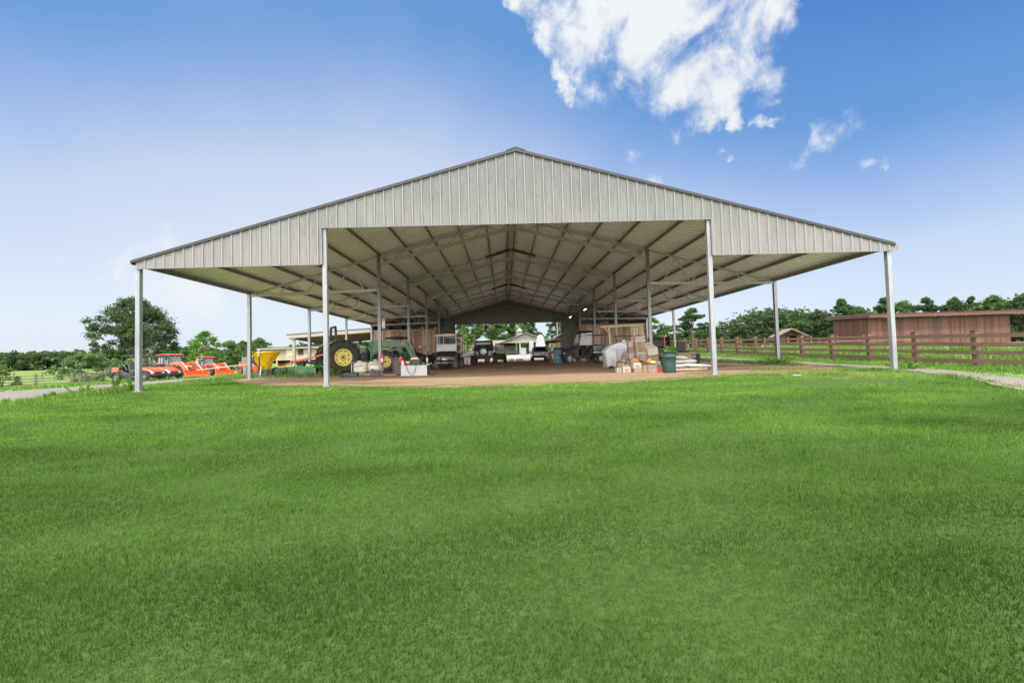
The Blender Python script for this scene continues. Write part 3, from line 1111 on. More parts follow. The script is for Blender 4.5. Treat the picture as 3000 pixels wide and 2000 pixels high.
rough(15.7, 18.0, -4, 46, 190, .10, .022)
rough(14.2, 22, -6, .2, 170, .09, .018, lambda X, Y: X > np.interp(Y, [-6, -2, 1.6], [12.0, 13.7, 14.8]) , .8)
rough(18.45, 20.2, 0, 46, 260, .24, .026, patch=.5)
rough(19, 36, 2, 46, 60, .30, .045, patch=.6)
rough(11.2, 12.35, -.9, 8, 420, .10, .014, patch=.1)
rough(15.0, 16.0, 0, 46, 200, .08, .02, patch=.4)
rough(11.0, 12.6, 5.2, 22, 130, .15, .022, patch=.0)
rough(7.6, 12.6, 1.3, 3.2, 260, .07, .014, lambda X, Y: np.abs(Y - npfront(X)) < .9, .0)
rough(-17.6, -12.6, -1.2, 3.6, 330, .15, .016, lambda X, Y: X > -17.2, -.05)
rough(-18.6, -12.4, 3, 13, 150, .13, .020, None, .15)
rough(-16.5, -12.2, 12, 34, 70, .16, .030, None, .3)
rough(-13.2, -9.0, 6.3, 10.8, 170, .22, .020, None, -.1)
rough(-50, -24, 14, 32, 22, .14, .05, lambda X, Y: Y > np.interp(X, [-60, -44, -34, -28.4, -24.6, -22.6], [-4, 5, 11.5, 14.9, 17.3, 20.5]) + .6, .4)
ll = lambda Y, T: np.interp(Y, [p[0] for p in T], [p[1] for p in T])
rough(7, 13.6, -11, 20, 420, .07, .014, lambda X, Y: np.abs(X - ll(Y, LANE_L) - .12 * waves(X, Y, 61, 2)) < .26, .4)
rough(9, 16.5, -11, 30, 300, .08, .018, lambda X, Y: np.abs(X - ll(Y, LANE_R) - .15 * waves(X, Y, 62, 2)) < .35, .3)
rough(12.2, 15.9, -6, 40, 26, .05, .016, lambda X, Y: np.abs(X - (ll(Y, LANE_L) + ll(Y, LANE_R)) / 2) < .35, .0)
dn_ = lambda Y: np.interp(Y, [-14, -6, 0, 4, 8, 12, 18, 30], [-17.2, -16.9, -17.1, -18.0, -18.9, -18.3, -17.2, -16.6])
rough(-20, -16.2, -8, 30, 330, .08, .016, lambda X, Y: np.abs(X - dn_(Y) - .2 * waves(X, Y, 63, 1.5)) < .45, .3)
X, Y, Wd, Hg = [np.concatenate(q) for q in zip(*sets)]
M['rough'] = grass_mat('rough_grass_blades', (0.050, 0.105, 0.020), (0.150, 0.275, 0.050), (0.42, 0.38, 0.17), .6)
rg = blades('rough_grass', X, Y, Hg, Wd, M['rough'], 77, .45, False)
tag(rg, 'longer rough grass and weeds of the verges and the meadow by the fence', 'grass', kind='stuff')

# dry straw and runners creeping over the edge of the bare floor
sets = []
for (x0, x1, w_, dn) in ((-13, 13, 1.7, 330), (-13, 13, .8, 420)):
    X, Y = field_pts(x0, x1, 0, 1, dn * w_)
    Y = npfront(X) - .25 + w_ * rs.uniform(0, 1, len(X)) ** 1.5
    k = rs.uniform(-1.1, 1, len(X)) < waves(X, Y, 55, 1.3)
    X, Y = X[k], Y[k]
    sets.append((X, Y, np.full(len(X), .010), np.full(len(X), .028)))
X, Y, Wd, Hg = [np.concatenate(q) for q in zip(*sets)]
M['straw'] = grass_mat('dry_grass_blades', (0.13, 0.13, 0.035), (0.30, 0.25, 0.11), (0.40, 0.36, 0.2), .6)
dg_ = blades('dry_grass', X, Y, Hg, Wd, M['straw'], 91, 1.3, False)
tag(dg_, 'sparse dry straw and thin runners where the lawn fades into the bare dirt', 'dry grass', kind='stuff')

# ------------------------------------------------------------------ the barn
HW, IW, BAY, NB = 12.2, 6.26, 6.31, 6
YB = BAY * NB
SL = .2735
ZR = 7.885


def zroof(x):
    return ZR - SL * abs(x)


barn = thing('open_barn', 'huge open-sided metal pole barn with a low gable roof and ribbed pale steel gable', 'barn', (0, 0, 0))

# roof sheets, ribs running up the slope
for side in (-1, 1):
    prof = []
    y = -.05
    while y < YB + .16:
        prof += [(y, 0), (y + .215, 0), (y + .235, .04), (y + .285, .04)]
        y += .305
    prof.append((y, 0))
    g_ = MB()
    X0, X1 = 0.0, 12.32
    for (yy, dz) in prof:
        g_.v += [(side * X0, yy, zroof(X0) + dz), (side * X1, yy, zroof(X1) + dz)]
    for k in range(len(prof) - 1):
        q = (2 * k, 2 * k + 1, 2 * k + 3, 2 * k + 2)
        g_.f.append(q if side > 0 else q[::-1])
    g_.mi = [0] * len(g_.f)
    g_.sm = [False] * len(g_.f)
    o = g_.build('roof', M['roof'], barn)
ym = YB + .16
g_ = MB()
g_.hexa([(-.32, -.08, zroof(.32) + .035), (0, -.08, ZR + .035), (0, ym + .04, ZR + .035), (-.32, ym + .04, zroof(.32) + .035)],
        [(-.32, -.08, zroof(.32) + .06), (0, -.08, ZR + .09), (0, ym + .04, ZR + .09), (-.32, ym + .04, zroof(.32) + .06)])
g_.hexa([(0, -.08, ZR + .035), (.32, -.08, zroof(.32) + .035), (.32, ym + .04, zroof(.32) + .035), (0, ym + .04, ZR + .035)],
        [(0, -.08, ZR + .09), (.32, -.08, zroof(.32) + .06), (.32, ym + .04, zroof(.32) + .06), (0, ym + .04, ZR + .09)])
g_.build('ridge_cap', M['brown_trim'], barn)
for yy in (-.075, ym):
    for side in (-1, 1):
        g_ = MB()
        xo = 12.35
        q0 = [(side * .0, yy, ZR - .065), (side * xo, yy, zroof(xo) - .065), (side * xo, yy + .03, zroof(xo) - .065), (0, yy + .03, ZR - .065)]
        q1 = [(side * .0, yy, ZR + .032), (side * xo, yy, zroof(xo) + .032), (side * xo, yy + .03, zroof(xo) + .032), (0, yy + .03, ZR + .032)]
        if side < 0:
            q0, q1 = q0[::-1], q1[::-1]
        g_.hexa(q0, q1)
        g_.build('rake_trim', M['brown_trim'], barn)
for side in (-1, 1):
    g_ = MB()
    g_.box(min(side * 12.322, side * 12.35), max(side * 12.322, side * 12.35), -.044, ym, zroof(12.32) - .10, zroof(12.32) + .03)
    g_.build('eave_trim', M['brown_trim'], barn)


def gable(name, y0, mat_, wingbot, midbot, closed=False):
    s_ = -1 if y0 < 1 else 1
    g_ = MB()
    step = .305
    prof = []
    x = -12.2
    while x < 12.2:
        prof += [(x, 0.0), (x + .23, 0.0), (x + .245, .024), (x + .29, .024)]
        x += step
    prof.append((12.2, 0.0))
    # split the profile where the wing and the middle meet
    prof2 = []
    for (a, b) in zip(prof, prof[1:]):
        prof2.append(a)
        for e in (-6.34, 6.34, 0.0):
            if a[0] < e < b[0]:
                t = (e - a[0]) / (b[0] - a[0])
                prof2.append((e, a[1] + (b[1] - a[1]) * t))
    prof2.append(prof[-1])
    for (a, b) in zip(prof2, prof2[1:]):
        mx_ = (a[0] + b[0]) / 2
        bt = midbot if abs(mx_) < 6.34 else wingbot
        ya, yb = y0 + s_ * a[1], y0 + s_ * b[1]
        vs = [(a[0], ya, bt), (b[0], yb, bt), (b[0], yb, zroof(b[0]) - .02), (a[0], ya, zroof(a[0]) - .02)]
        g_.add(vs, [(0, 1, 2, 3)] if s_ < 0 else [(3, 2, 1, 0)])
    return g_.build(name, mat_, barn)


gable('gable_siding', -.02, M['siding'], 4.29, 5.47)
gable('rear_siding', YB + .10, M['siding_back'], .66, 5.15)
for side in (-1, 1):
    g_ = MB()
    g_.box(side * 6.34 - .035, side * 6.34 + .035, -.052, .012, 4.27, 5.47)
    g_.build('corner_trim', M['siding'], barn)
for (x0, x1, z) in ((-6.375, 6.375, 5.45), (-12.25, -6.375, 4.27), (6.375, 12.25, 4.27)):
    g_ = MB()
    g_.box(x0, x1, -.050, -.019, z - .012, z + .012)
    g_.build('bottom_trim', M['siding'], barn)

# posts
for k in range(NB + 1):
    for (x, top) in ((-HW, zroof(HW) - .16), (-IW, zroof(IW) - .14), (IW, zroof(IW) - .14), (HW, zroof(HW) - .16)):
        y = k * BAY + (.09 if k == 0 else 0)
        z0 = h(x, y) - .25
        if k == 0:
            top -= .02
        g_ = MB()
        g_.box(x - .068, x + .068, y - .068, y + .068, z0, top)
        if k < 5:
            zb = h(x, y)
            g_.box(x - .11, x + .11, y - .085, y + .085, zb - .03, zb + .035)
            for q in (.9, 1.9, 2.9):
                g_.box(x - .070, x + .070, y - .070, y + .070, z0 + q + .4, z0 + q + .412)
        g_.build('post', M['post'], barn)

# trusses
for k in range(1, NB + 1):
    y = k * BAY if k < NB else k * BAY - .06
    g_ = MB()
    zc_ = 7.17
    for s_ in (-1, 1):
        zt0, zt1 = zroof(IW) - .22, zroof(0) - .22
        g_.bar((s_ * (IW - .08), y, zt0), (0, y, zt1), .08, .10)
        g_.bar((s_ * (IW - .08), y, zt0 - .33), (0, y, zc_), .10, .15)
        n = 10
        for i in range(n):
            t0, t1 = i / n, (i + 1) / n
            X0, X1 = s_ * IW * (1 - t0), s_ * IW * (1 - t1)
            ztop0, ztop1 = zt0 + (zt1 - zt0) * t0, zt0 + (zt1 - zt0) * t1
            zb0, zb1 = zt0 - .33 + (zc_ - zt0 + .33) * t0, zt0 - .33 + (zc_ - zt0 + .33) * t1
            if i % 2 == 0:
                g_.bar((X0, y, ztop0), (X1, y, zb1), .04, .04)
            else:
                g_.bar((X0, y, zb0), (X1, y, ztop1), .04, .04)
    g_.box(-.05, .05, y - .04, y + .04, zc_, zroof(0) - .2)
    g_.build('truss', M['truss'], barn)
    for s_ in (-1, 1):
        g_ = MB()
        zt0, zt1 = zroof(HW) - .20, zroof(IW) - .22
        zb = 4.36
        g_.bar((s_ * (HW - .08), y, zt0 + .0), (s_ * (IW + .08), y, zt1), .07, .07)
        g_.bar((s_ * (HW - .08), y, zb - .06), (s_ * (IW + .08), y, zb + .05), .09, .12)
        n = 9
        for i in range(1, n):
            t0, t1 = i / n, (i + 1) / n
            if i % 2 == 1:
                a = (s_ * (HW - (HW - IW) * t0), y, zt0 + (zt1 - zt0) * t0)
                b = (s_ * (HW - (HW - IW) * t1), y, zb - .06 + .11 * t1)
            else:
                a = (s_ * (HW - (HW - IW) * t0), y, zb - .06 + .11 * t0)
                b = (s_ * (HW - (HW - IW) * t1), y, zt0 + (zt1 - zt0) * t1)
            if i == n - 1:
                continue
            g_.bar(a, b, .045, .045)
        g_.build('wing_truss', M['truss'], barn)
# front rafter behind the gable siding
g_ = MB()
for s_ in (-1, 1):
    g_.bar((s_ * 12.1, 0.09, zroof(12.1) - .1), (0, 0.09, ZR - .1), .07, .10)
g_.build('rafter', M['truss'], barn)

# purlins along the whole barn
px_ = [IW * i / 5 for i in range(1, 6)] + [IW + (HW - IW) * i / 5 for i in range(1, 5)]
for s_ in (-1, 1):
    for x in px_:
        g_ = MB()
        z = zroof(x)
        old = g_.T
        g_.T = Matrix.Translation((s_ * x, 0, z - .075)) @ Matrix.Rotation(s_ * math.atan(SL), 4, 'Y')
        g_.box(-.022, .022, -.01, YB + .05, -.075, .068)
        g_.build('purlin', M['purlin'], barn)
    g_ = MB()
    g_.T = Matrix.Translation((s_ * .17, 0, ZR - .12))
    g_.box(-.022, .022, -.01, YB + .05, -.075, .068)
    g_.build('ridge_purlin', M['purlin'], barn)
    g_ = MB()
    g_.box(s_ * HW - .03, s_ * HW + .03, -.01, YB + .08, zroof(HW) - .20, zroof(HW) - .035)
    g_.build('eave_beam', M['post'], barn)
# rusty splice plates below the ridge
for k in (2, 4):
    for s_ in (-1, 1):
        g_ = MB()
        y = k * BAY - .06
        g_.bar((s_ * 1.5, y, zroof(1.5) - .23), (s_ * .05, y, zroof(.05) - .23), .05, .15)
        g_.bar((s_ * .9, y - .03, zroof(.9) - .17), (s_ * .1, y - .03, zroof(.1) - .17), .03, .10)
        g_.build('splice_plate', M['rust'], barn)
# outer skin of the closed rear bays of the wings
for s_ in (-1, 1):
    g_ = MB()
    n = int((YB + .1 - 4 * BAY) / .2)
    for i in range(n):
        y0 = 4 * BAY + .08 + i * .2
        g_.box(s_ * 12.29 - .012 - .006 * (i % 2), s_ * 12.29 + .012, y0, y0 + .193, .5, zroof(12.3) - .12)
    g_.build('side_boards', M['barnwood_dark'], barn)
# ------------------------------------------------------------------ trees
def leaf_mesh(name, centers, radii, per, size, mat_, seed, flat=0.8, updens=0.25):
    """leaf-sized faces gathered in clumps (shell-heavy balls, lighter on top)"""
    r_ = np.random.RandomState(seed)
    C = np.repeat(np.array(centers), per, axis=0)
    Rr = np.repeat(np.array(radii), per)
    n = len(C)
    d = r_.normal(size=(n, 3))
    d /= np.linalg.norm(d, axis=1)[:, None]
    d[:, 2] = np.where(d[:, 2] < -.2, d[:, 2] * (1 - updens), d[:, 2])
    rad = Rr * r_.uniform(0, 1, n) ** .45 * r_.uniform(.6, 1.15, n)
    P = C + d * rad[:, None] * np.array([1, 1, flat])
    a = r_.normal(size=(n, 3))
    a[:, 2] *= .55
    a /= np.linalg.norm(a, axis=1)[:, None]
    b = np.cross(a, d + r_.normal(size=(n, 3)) * .8)
    b /= np.linalg.norm(b, axis=1)[:, None] + 1e-6
    s = size * r_.uniform(.6, 1.35, n)[:, None]
    Q = np.stack([P - a * s, P + b * s * .55, P + a * s, P - b * s * .55], 1).astype(np.float32)
    me = bpy.data.meshes.new(name)
    me.vertices.add(n * 4)
    me.vertices.foreach_set('co', Q.ravel())
    me.loops.add(n * 4)
    me.loops.foreach_set('vertex_index', np.arange(n * 4, dtype=np.int32))
    me.polygons.add(n)
    me.polygons.foreach_set('loop_start', (np.arange(n) * 4).astype(np.int32))
    me.update(calc_edges=True)
    me.materials.append(mat_)
    return me


def make_tree(name, label, cat, loc, H, W, kind, seed, leaf, per=70, nclump=60, size=.16, bark='bark', group=None, trunk_h=None):
    q = random.Random(seed)
    root = thing(name, label, cat, loc, q.uniform(0, 6.28), group)
    tr = MB()
    cents, rads = [], []
    hw = W / 2
    r0 = .022 * H + .05
    if kind == 'oak':
        for i in range(nclump):
            a = q.uniform(0, 6.283)
            t = q.uniform(0, 1) ** .6
            zt = q.uniform(-.05, 1)
            prof = (1 - max(0, zt) ** 2.2) ** .55
            rr = hw * t * prof * (1 + .12 * math.sin(3 * a + seed))
            cents.append((rr * math.cos(a), rr * math.sin(a), H * (.28 + .62 * zt) - .05 * H * (t > .8)))
            rads.append(H * q.uniform(.055, .095))
    elif kind == 'round':
        for i in range(nclump):
            a = q.uniform(0, 6.283)
            zt = q.uniform(0, 1)
            prof = math.sin(math.pi * min(1, (zt * .86 + .14))) ** .6
            rr = hw * q.uniform(0, 1) ** .5 * prof * (1 + .2 * math.sin(2 * a + seed))
            cents.append((rr * math.cos(a), rr * math.sin(a), H * (.22 + .70 * zt)))
            rads.append(H * q.uniform(.055, .10))
    elif kind == 'bush':
        for i in range(nclump):
            a = q.uniform(0, 6.283)
            zt = q.uniform(0, 1)
            rr = hw * q.uniform(0, 1) ** .5 * (1 - zt ** 2) ** .5 * (1 + .2 * math.sin(2 * a + seed))
            cents.append((rr * math.cos(a), rr * math.sin(a), H * (.08 + .78 * zt)))
            rads.append(H * q.uniform(.10, .17))
    elif kind == 'pine':
        for L in range(nclump // 3):
            zt = q.uniform(0, 1)
            wd = hw * (1 - zt ** 1.6 * .85) * q.uniform(.45, 1.1)
            a = q.uniform(0, 6.283)
            zz = H * (.30 + .64 * zt)
            for i in range(4):
                rr = wd * (.45 + .2 * i) * q.uniform(.8, 1.1)
                aa = a + q.uniform(-.35, .35)
                cents.append((rr * math.cos(aa), rr * math.sin(aa), zz + rr * .10 + q.uniform(-.02, .02) * H))
                rads.append(H * q.uniform(.045, .085))
    tz = trunk_h or H * .82
    bend = [(q.uniform(-.015, .015) * H * k, q.uniform(-.015, .015) * H * k) for k in range(5)]
    TP = [(bend[k][0], bend[k][1], -.3 + (tz + .3) * k / 4) for k in range(5)]
    TR = [r0 * (1.35, 1.0, .75, .45, .15)[k] for k in range(5)]
    if kind != 'bush':
        tr.tube(TP, 0, 9, radii=TR)
    nb = min(len(cents), 34 if kind == 'oak' else 20)
    for c in q.sample(cents, nb):
        z0 = min(tz * .85, max(H * .14 if kind != 'bush' else .05, c[2] * q.uniform(.35, .7)))
        t = (z0 + .3) / (tz + .3) * 4
        k = min(3, int(t))
        f_ = t - k
        b0 = [TP[k][j] + (TP[k + 1][j] - TP[k][j]) * f_ for j in range(3)] if kind != 'bush' else (q.uniform(-.2, .2), q.uniform(-.2, .2), 0)
        m_ = [(b0[j] + c[j]) / 2 for j in range(3)]
        m_[2] += .04 * H
        rb = (r0 * .36 if kind == 'oak' else r0 * .28)
        tr.tube([b0, m_, c], 0, 5, radii=[rb, rb * .6, rb * .18])
    tr.build('trunk', M[bark], root)
    me = leaf_mesh('crown', cents, rads, per, size, M[leaf], seed, .62 if kind == 'pine' else .85)
    o = bpy.data.objects.new('crown', me)
    COL.objects.link(o)
    o.parent = root
    return root


def at_ground(x, y, dz=0.0):
    return (x, y, h(x, y) + dz)


GT = 'trees beyond the barn and the paddocks'
oak = make_tree('oak_tree', 'big dark spreading oak alone in the left field behind the leftmost barn post', 'tree', (-76.6, 78.9, -.37), 17.4, 17.4, 'oak', 11, 'leaf_oak', 120, 200, .22)
make_tree('young_tree', 'bright fresh green tree with a pointed crown behind the orange tractors', 'tree', at_ground(-48.7, 58.5), 7.4, 5.6, 'round', 5, 'leaf_bright', 90, 70, .14)
make_tree('bush', 'big round bush growing behind the grey fence left of the parked utility vehicles', 'bush', at_ground(-53.1, 42.6), 4.0, 6.9, 'bush', 3, 'leaf_bush', 90, 60, .13, group='bushes by the left field')
make_tree('bush', 'wide low bush right behind the parked orange and black utility vehicles', 'bush', at_ground(-41.5, 36.4, -.1), 2.7, 7.2, 'bush', 8, 'leaf_bush', 90, 60, .12, group='bushes by the left field')
make_tree('bush', 'sparse shrub at the left edge just behind the grey fence', 'bush', at_ground(-50.5, 31.0), 2.5, 3.4, 'bush', 9, 'leaf_bush', 55, 30, .12, group='bushes by the left field')
make_tree('bush', 'small bushy tree beside the end of the tan board building', 'bush', at_ground(-39.3, 50.0, .1), 4.6, 5.6, 'bush', 14, 'leaf_mid', 80, 60, .14, group='bushes by the left field')
# prototypes, then copies with copied parts
pr = {}
spots = [
    ('round', -55.5, 81.7, 7.0, 6.5, 'thin grey green tree right of the bright young tree', 'leaf_oak'),
    ('round', -51.0, 76.6, 5.8, 4.6, 'small dark tree standing between the bright young tree and the second left post', 'leaf_oak'),
    ('round', -41.6, 61.3, 5.9, 5.2, 'leafy green tree beside the second outer barn post on the left', 'leaf_mid'),
    ('round', -84.1, 107.2, 7.2, 10.3, 'low green tree seen over the cab of the larger orange tractor', 'leaf_mid'),
    ('round', -104.0, 127.5, 7.9, 12.4, 'distant tree between the big oak and the orange tractors', 'leaf_mid'),
    ('round', -71.0, 108.0, 7.0, 12.0, 'distant tree low behind the bright young tree', 'leaf_mid'),
    ('round', -8.6, 72.8, 9.4, 7.8, 'leafy tree at the left edge of the rear opening of the barn', 'leaf_mid'),
    ('round', -3.5, 85.7, 10.8, 9.6, 'full leafy tree behind the small pale gazebo roof', 'leaf_mid'),
    ('oak', 1.6, 90.6, 9.8, 7.4, 'broad tree behind the left roof slope of the pavilion', 'leaf_mid'),
    ('oak', 5.4, 100.5, 10.6, 7.0, 'dark tree rising behind the cupola of the pavilion', 'leaf_oak'),
    ('pine', 11.3, 80.5, 10.5, 6.4, 'dark pine with plate-like boughs right of the pavilion', 'leaf_pine'),
    ('round', -7.4, 58.8, 4.2, 3.4, 'small light green tree between the golf cart and the black off-roader', 'leaf_bright'),
    ('round', 14.2, 95.4, 9.4, 7.4, 'green tree in the right corner of the rear opening', 'leaf_mid'),
    ('round', 8.7, 108.5, 6.4, 6.5, 'faint distant tree in the gap right of the pavilion', 'leaf_mid'),
    ('round', 32.8, 93.0, 9.6, 8.8, 'full green tree right behind the stacked produce boxes', 'leaf_mid'),
    ('pine', 39.4, 79.9, 9.4, 8.6, 'tall dark pine standing alone right of the produce boxes', 'leaf_pine'),
    ('round', 43.4, 104.8, 7.3, 8.6, 'low green tree right at the foot of the lone pine', 'leaf_mid'),
    ('oak', 48.0, 89.8, 6.6, 6.2, 'rounded dark tree left of the right inner barn post', 'leaf_oak'),
    ('round', 56.2, 104.6, 5.8, 5.6, 'small tree right of the right inner barn post', 'leaf_oak'),
    ('pine', 68.0, 114.4, 6.8, 5.0, 'small dark pine left of the small red hut', 'leaf_pine'),
    ('round', 73.4, 114.4, 6.4, 6.9, 'low tree at the horizon, second of the three left of the small red hut', 'leaf_oak'),
    ('round', 78.9, 114.3, 6.6, 6.2, 'low tree at the horizon right behind the small red hut', 'leaf_oak'),
    ('round', 78.7, 104.2, 7.8, 9.0, 'lowest tree at the left end of the tall right wood', 'leaf_mid'),
    ('oak', 80.3, 99.2, 10.2, 9.4, 'tree rising just left of the red shed roof', 'leaf_oak'),
    ('pine', 82.8, 94.2, 12.2, 8.8, 'tall dark pine over the left corner of the red shed', 'leaf_pine'),
    ('oak', 94.6, 104.0, 11.6, 9.0, 'tree behind the red shed, left of its tallest neighbour', 'leaf_mid'),
    ('pine', 97.4, 99.0, 12.7, 8.2, 'slim pine over the red shed just left of the rightmost barn post', 'leaf_pine'),
    ('oak', 104.8, 101.8, 12.6, 9.6, 'leafy tree directly behind the rightmost barn post', 'leaf_mid'),
    ('pine', 103.6, 93.8, 11.9, 8.0, 'pine over the middle of the red shed roof', 'leaf_pine'),
    ('oak', 107.5, 91.0, 11.9, 8.4, 'rounded oak over the right half of the red shed', 'leaf_oak'),
    ('pine', 116.4, 95.6, 12.0, 7.1, 'thin pine with bare trunk over the right end of the red shed', 'leaf_pine'),
    ('round', 118.9, 92.6, 12.0, 9.5, 'big leafy tree past the right end of the red shed', 'leaf_mid'),
    ('oak', 119.3, 86.6, 11.9, 9.6, 'dark oak near the right edge of the photo beyond the red shed', 'leaf_oak'),
    ('oak', 127.3, 86.5, 13.0, 11.6, 'tallest dark tree at the very right edge', 'leaf_oak'),
]
for i, (kind, x, y, H, Wd_, lab, leaf) in enumerate(spots):
    key = (kind, leaf)
    nm = {'round': 'broadleaf_tree', 'oak': 'spreading_tree', 'pine': 'pine_tree'}[kind]
    if key not in pr:
        pr[key] = make_tree(nm, lab, 'tree', at_ground(x, y, -.1), 10, 8, kind, 40 + len(pr), leaf, 100, 110, .20, 'bark_pine' if kind == 'pine' else 'bark', GT)
        o = pr[key]
    else:
        o = dup(pr[key], at_ground(x, y, -.1), rnd.uniform(0, 6.28), lab, GT)
    o.scale = (Wd_ / 8, Wd_ / 8, H / 10)

# far woods that read as one mass
def wood_mass(name, label, pts, Hm, seed, mat_, n_per, size, per=46):
    q = random.Random(seed)
    cents, rads = [], []
    for (a, b) in zip(pts, pts[1:]):
        L = math.dist(a, b)
        for k in range(int(L * n_per)):
            t = q.random()
            x = a[0] + (b[0] - a[0]) * t + q.uniform(-6, 6)
            y = a[1] + (b[1] - a[1]) * t + q.uniform(-9, 9)
            hl = Hm * (.78 + .30 * fn(x, y, .045, seed) + .20 * fn(x, y, .16, seed + 2))
            z = hl * q.uniform(0, 1) ** .7
            cents.append((x, y, h(x, y) + z))
            rads.append(Hm * q.uniform(.16, .30))
    me = leaf_mesh(name, cents, rads, per, size, mat_, seed, .8)
    o = bpy.data.objects.new(name, me)
    COL.objects.link(o)
    return tag(o, label, 'woodland', kind='stuff')


wood_mass('distant_woods', 'long dark line of woods beyond the left fields', [(-330, 190), (-230, 205), (-150, 215), (-85, 225), (-30, 230)], 9.5, 3, M['leaf_oak'], 6.5, .85, 40)
wood_mass('woodland', 'dense green undergrowth and trees behind the red shed and the paddock', [(70, 122), (100, 112), (135, 100), (175, 90)], 11.5, 6, M['leaf_oak'], 13, .5, 40)
wood_mass('woods', 'mass of green trees closing the view behind the pavilion and the produce boxes', [(-40, 128), (-10, 124), (20, 122), (60, 124), (75, 125)], 5.2, 9, M['leaf_mid'], 7, .5, 40)

# ------------------------------------------------------------------ weeds
def weed(label, x, y, H, seed, n=7, spread=.35, leafs=22, cat='weed', group='weeds by the leftmost post'):
    q = random.Random(seed)
    root = thing('weed', label, cat, at_ground(x, y), 0, group)
    st = MB()
    cents, rads = [], []
    for i in range(n):
        a = q.uniform(0, 6.28)
        r_ = spread * q.random()
        hh = H * q.uniform(.5, 1.0)
        b = (r_ * .4 * math.cos(a), r_ * .4 * math.sin(a), -.02)
        m_ = (r_ * .8 * math.cos(a), r_ * .8 * math.sin(a), hh * .5)
        e = (r_ * 1.3 * math.cos(a), r_ * 1.3 * math.sin(a), hh)
        st.tube([b, m_, e], 0, 4, radii=[.008, .006, .003])
        for k in range(7):
            t = .2 + .8 * k / 6
            cents.append((b[0] + (e[0] - b[0]) * t, b[1] + (e[1] - b[1]) * t, hh * t))
            rads.append(.07 * (1.2 - .6 * t))
    st.build('stem', M['stem'], root)
    o = bpy.data.objects.new('foliage', leaf_mesh('foliage', cents, rads, leafs // 3, .036, M['leaf_weed'], seed, 1))
    COL.objects.link(o)
    o.parent = root
    return root


weed('tall bright green weed left of the leftmost barn post', -13.35, .6, .80, 1, 4, .08, 40)
weed('leafy weed clump touching the left of the leftmost post', -12.75, .5, .50, 2, 9, .30)
weed('low yellowish weed clump between the driveway and the tall weed', -15.2, 1.4, .42, 4, 10, .45)
weed('small dark weed at the edge of the grey driveway', -16.9, 2.2, .28, 6, 8, .28)
weed('tiny weed alone on the gravel at far left', -17.6, 1.2, .22, 7, 5, .15)
weed('weed clump in front of the parked yellow spreader', -12.4, 7.8, .55, 12, 10, .3, group='weeds round the spreader')
weed('weed clump at the left end of the green mower deck', -11.6, 8.4, .50, 13, 12, .4, group='weeds round the spreader')
weed('low weed between the green mower deck and the left inner post', -8.9, 7.9, .32, 14, 12, .5, group='weeds round the spreader')
weed('dark green tuft at the foot of the second post on the right', 11.9, 5.9, .34, 15, 22, .8, group='weeds at the right posts')
weed('tuft of long grass right at the foot of the rightmost post', 12.9, .5, .26, 16, 16, .6, group='weeds at the right posts')


# ------------------------------------------------------------------ fences
def board_fence(name, label, pts, step, H, rails, mat_, pw=.16, group=None, cap=False, rail_h=.14, side=-1, first_extra=0):
    root = thing(name, label, 'fence', (0, 0, 0), 0, group)
    # positions along the polyline
    P = []
    for (a, b) in zip(pts, pts[1:]):
        L = math.dist(a, b)
        n = max(1, int(round(L / step)))
        for i in range(n):
            t = i / n
            P.append((a[0] + (b[0] - a[0]) * t, a[1] + (b[1] - a[1]) * t))
    P.append(pts[-1])
    q = random.Random(len(P))
    for i, (x, y) in enumerate(P):
        j = min(i, len(P) - 2)
        ang = math.atan2(P[j + 1][1] - P[j][1], P[j + 1][0] - P[j][0])
        z = h(x, y)
        g_ = MB()
        g_.rbox((0, 0, H / 2 + .02), (pw, pw, H + .25 + q.uniform(-.03, .05)), 0, q.uniform(-.02, .02), q.uniform(-.02, .02))
        if cap:
            g_.rbox((0, 0, H + .155), (pw * 1.25, pw * 1.25, .035))
        g_.build('post', mat_, root, (x, y, z - .02), ang)
    for k in range(0, len(P) - 1, 2):
        e = min(k + 2, len(P) - 1)
        for r_ in range(rails):
            g_ = MB()
            zr = .22 + (H - .30) * r_ / (rails - 1) + q.uniform(-.015, .015)
            for i in range(k, e):
                a, b = P[i], P[i + 1]
                ang = math.atan2(b[1] - a[1], b[0] - a[0])
                ox, oy = side * math.sin(ang) * (pw / 2 + .02), -side * math.cos(ang) * (pw / 2 + .02)
                p0 = Vector((a[0] + ox, a[1] + oy, h(*a) + zr + q.uniform(-.012, .012)))
                p1 = Vector((b[0] + ox, b[1] + oy, h(*b) + zr + q.uniform(-.012, .012)))
                tdir = (p1 - p0).normalized()
                g_.bar(p0 + tdir * .003, p1 - tdir * .003, .035, rail_h)
            g_.build('rail', mat_, root)
    return root


board_fence('board_fence', 'brown four-rail board fence running back beside the pale gravel lane', [(18.3, -7.28), (18.3, 55.6)], 2.62, 1.30, 4, M['fencewood'], .20, rail_h=.16, cap=True, side=-1)
board_fence('board_fence', 'far brown rail fence crossing the meadow in front of the red shed', [(22, 33), (34, 35.5), (46, 35.5)], 3.0, 1.2, 3, M['fencewood'], .14, rail_h=.12)
board_fence('board_fence', 'brown rail fence passing right of the red shed to the photo edge', [(60.5, 36.5), (76, 35)], 3.0, 1.35, 3, M['fencewood'], .15, rail_h=.14)
board_fence('rail_fence', 'weathered grey four-rail fence across the left field beside the driveway', [(-66, 25), (-57, 29), (-49.5, 33.3), (-46.9, 38.4), (-43, 42)], 2.5, 1.15, 4, M['greywood'], .19, rail_h=.11)
board_fence('rail_fence', 'far grey rail fence at the end of the bright left field', [(-112, 62), (-92, 66), (-70, 74), (-52, 80)], 4.0, 1.3, 3, M['greywood'], .2, rail_h=.14)
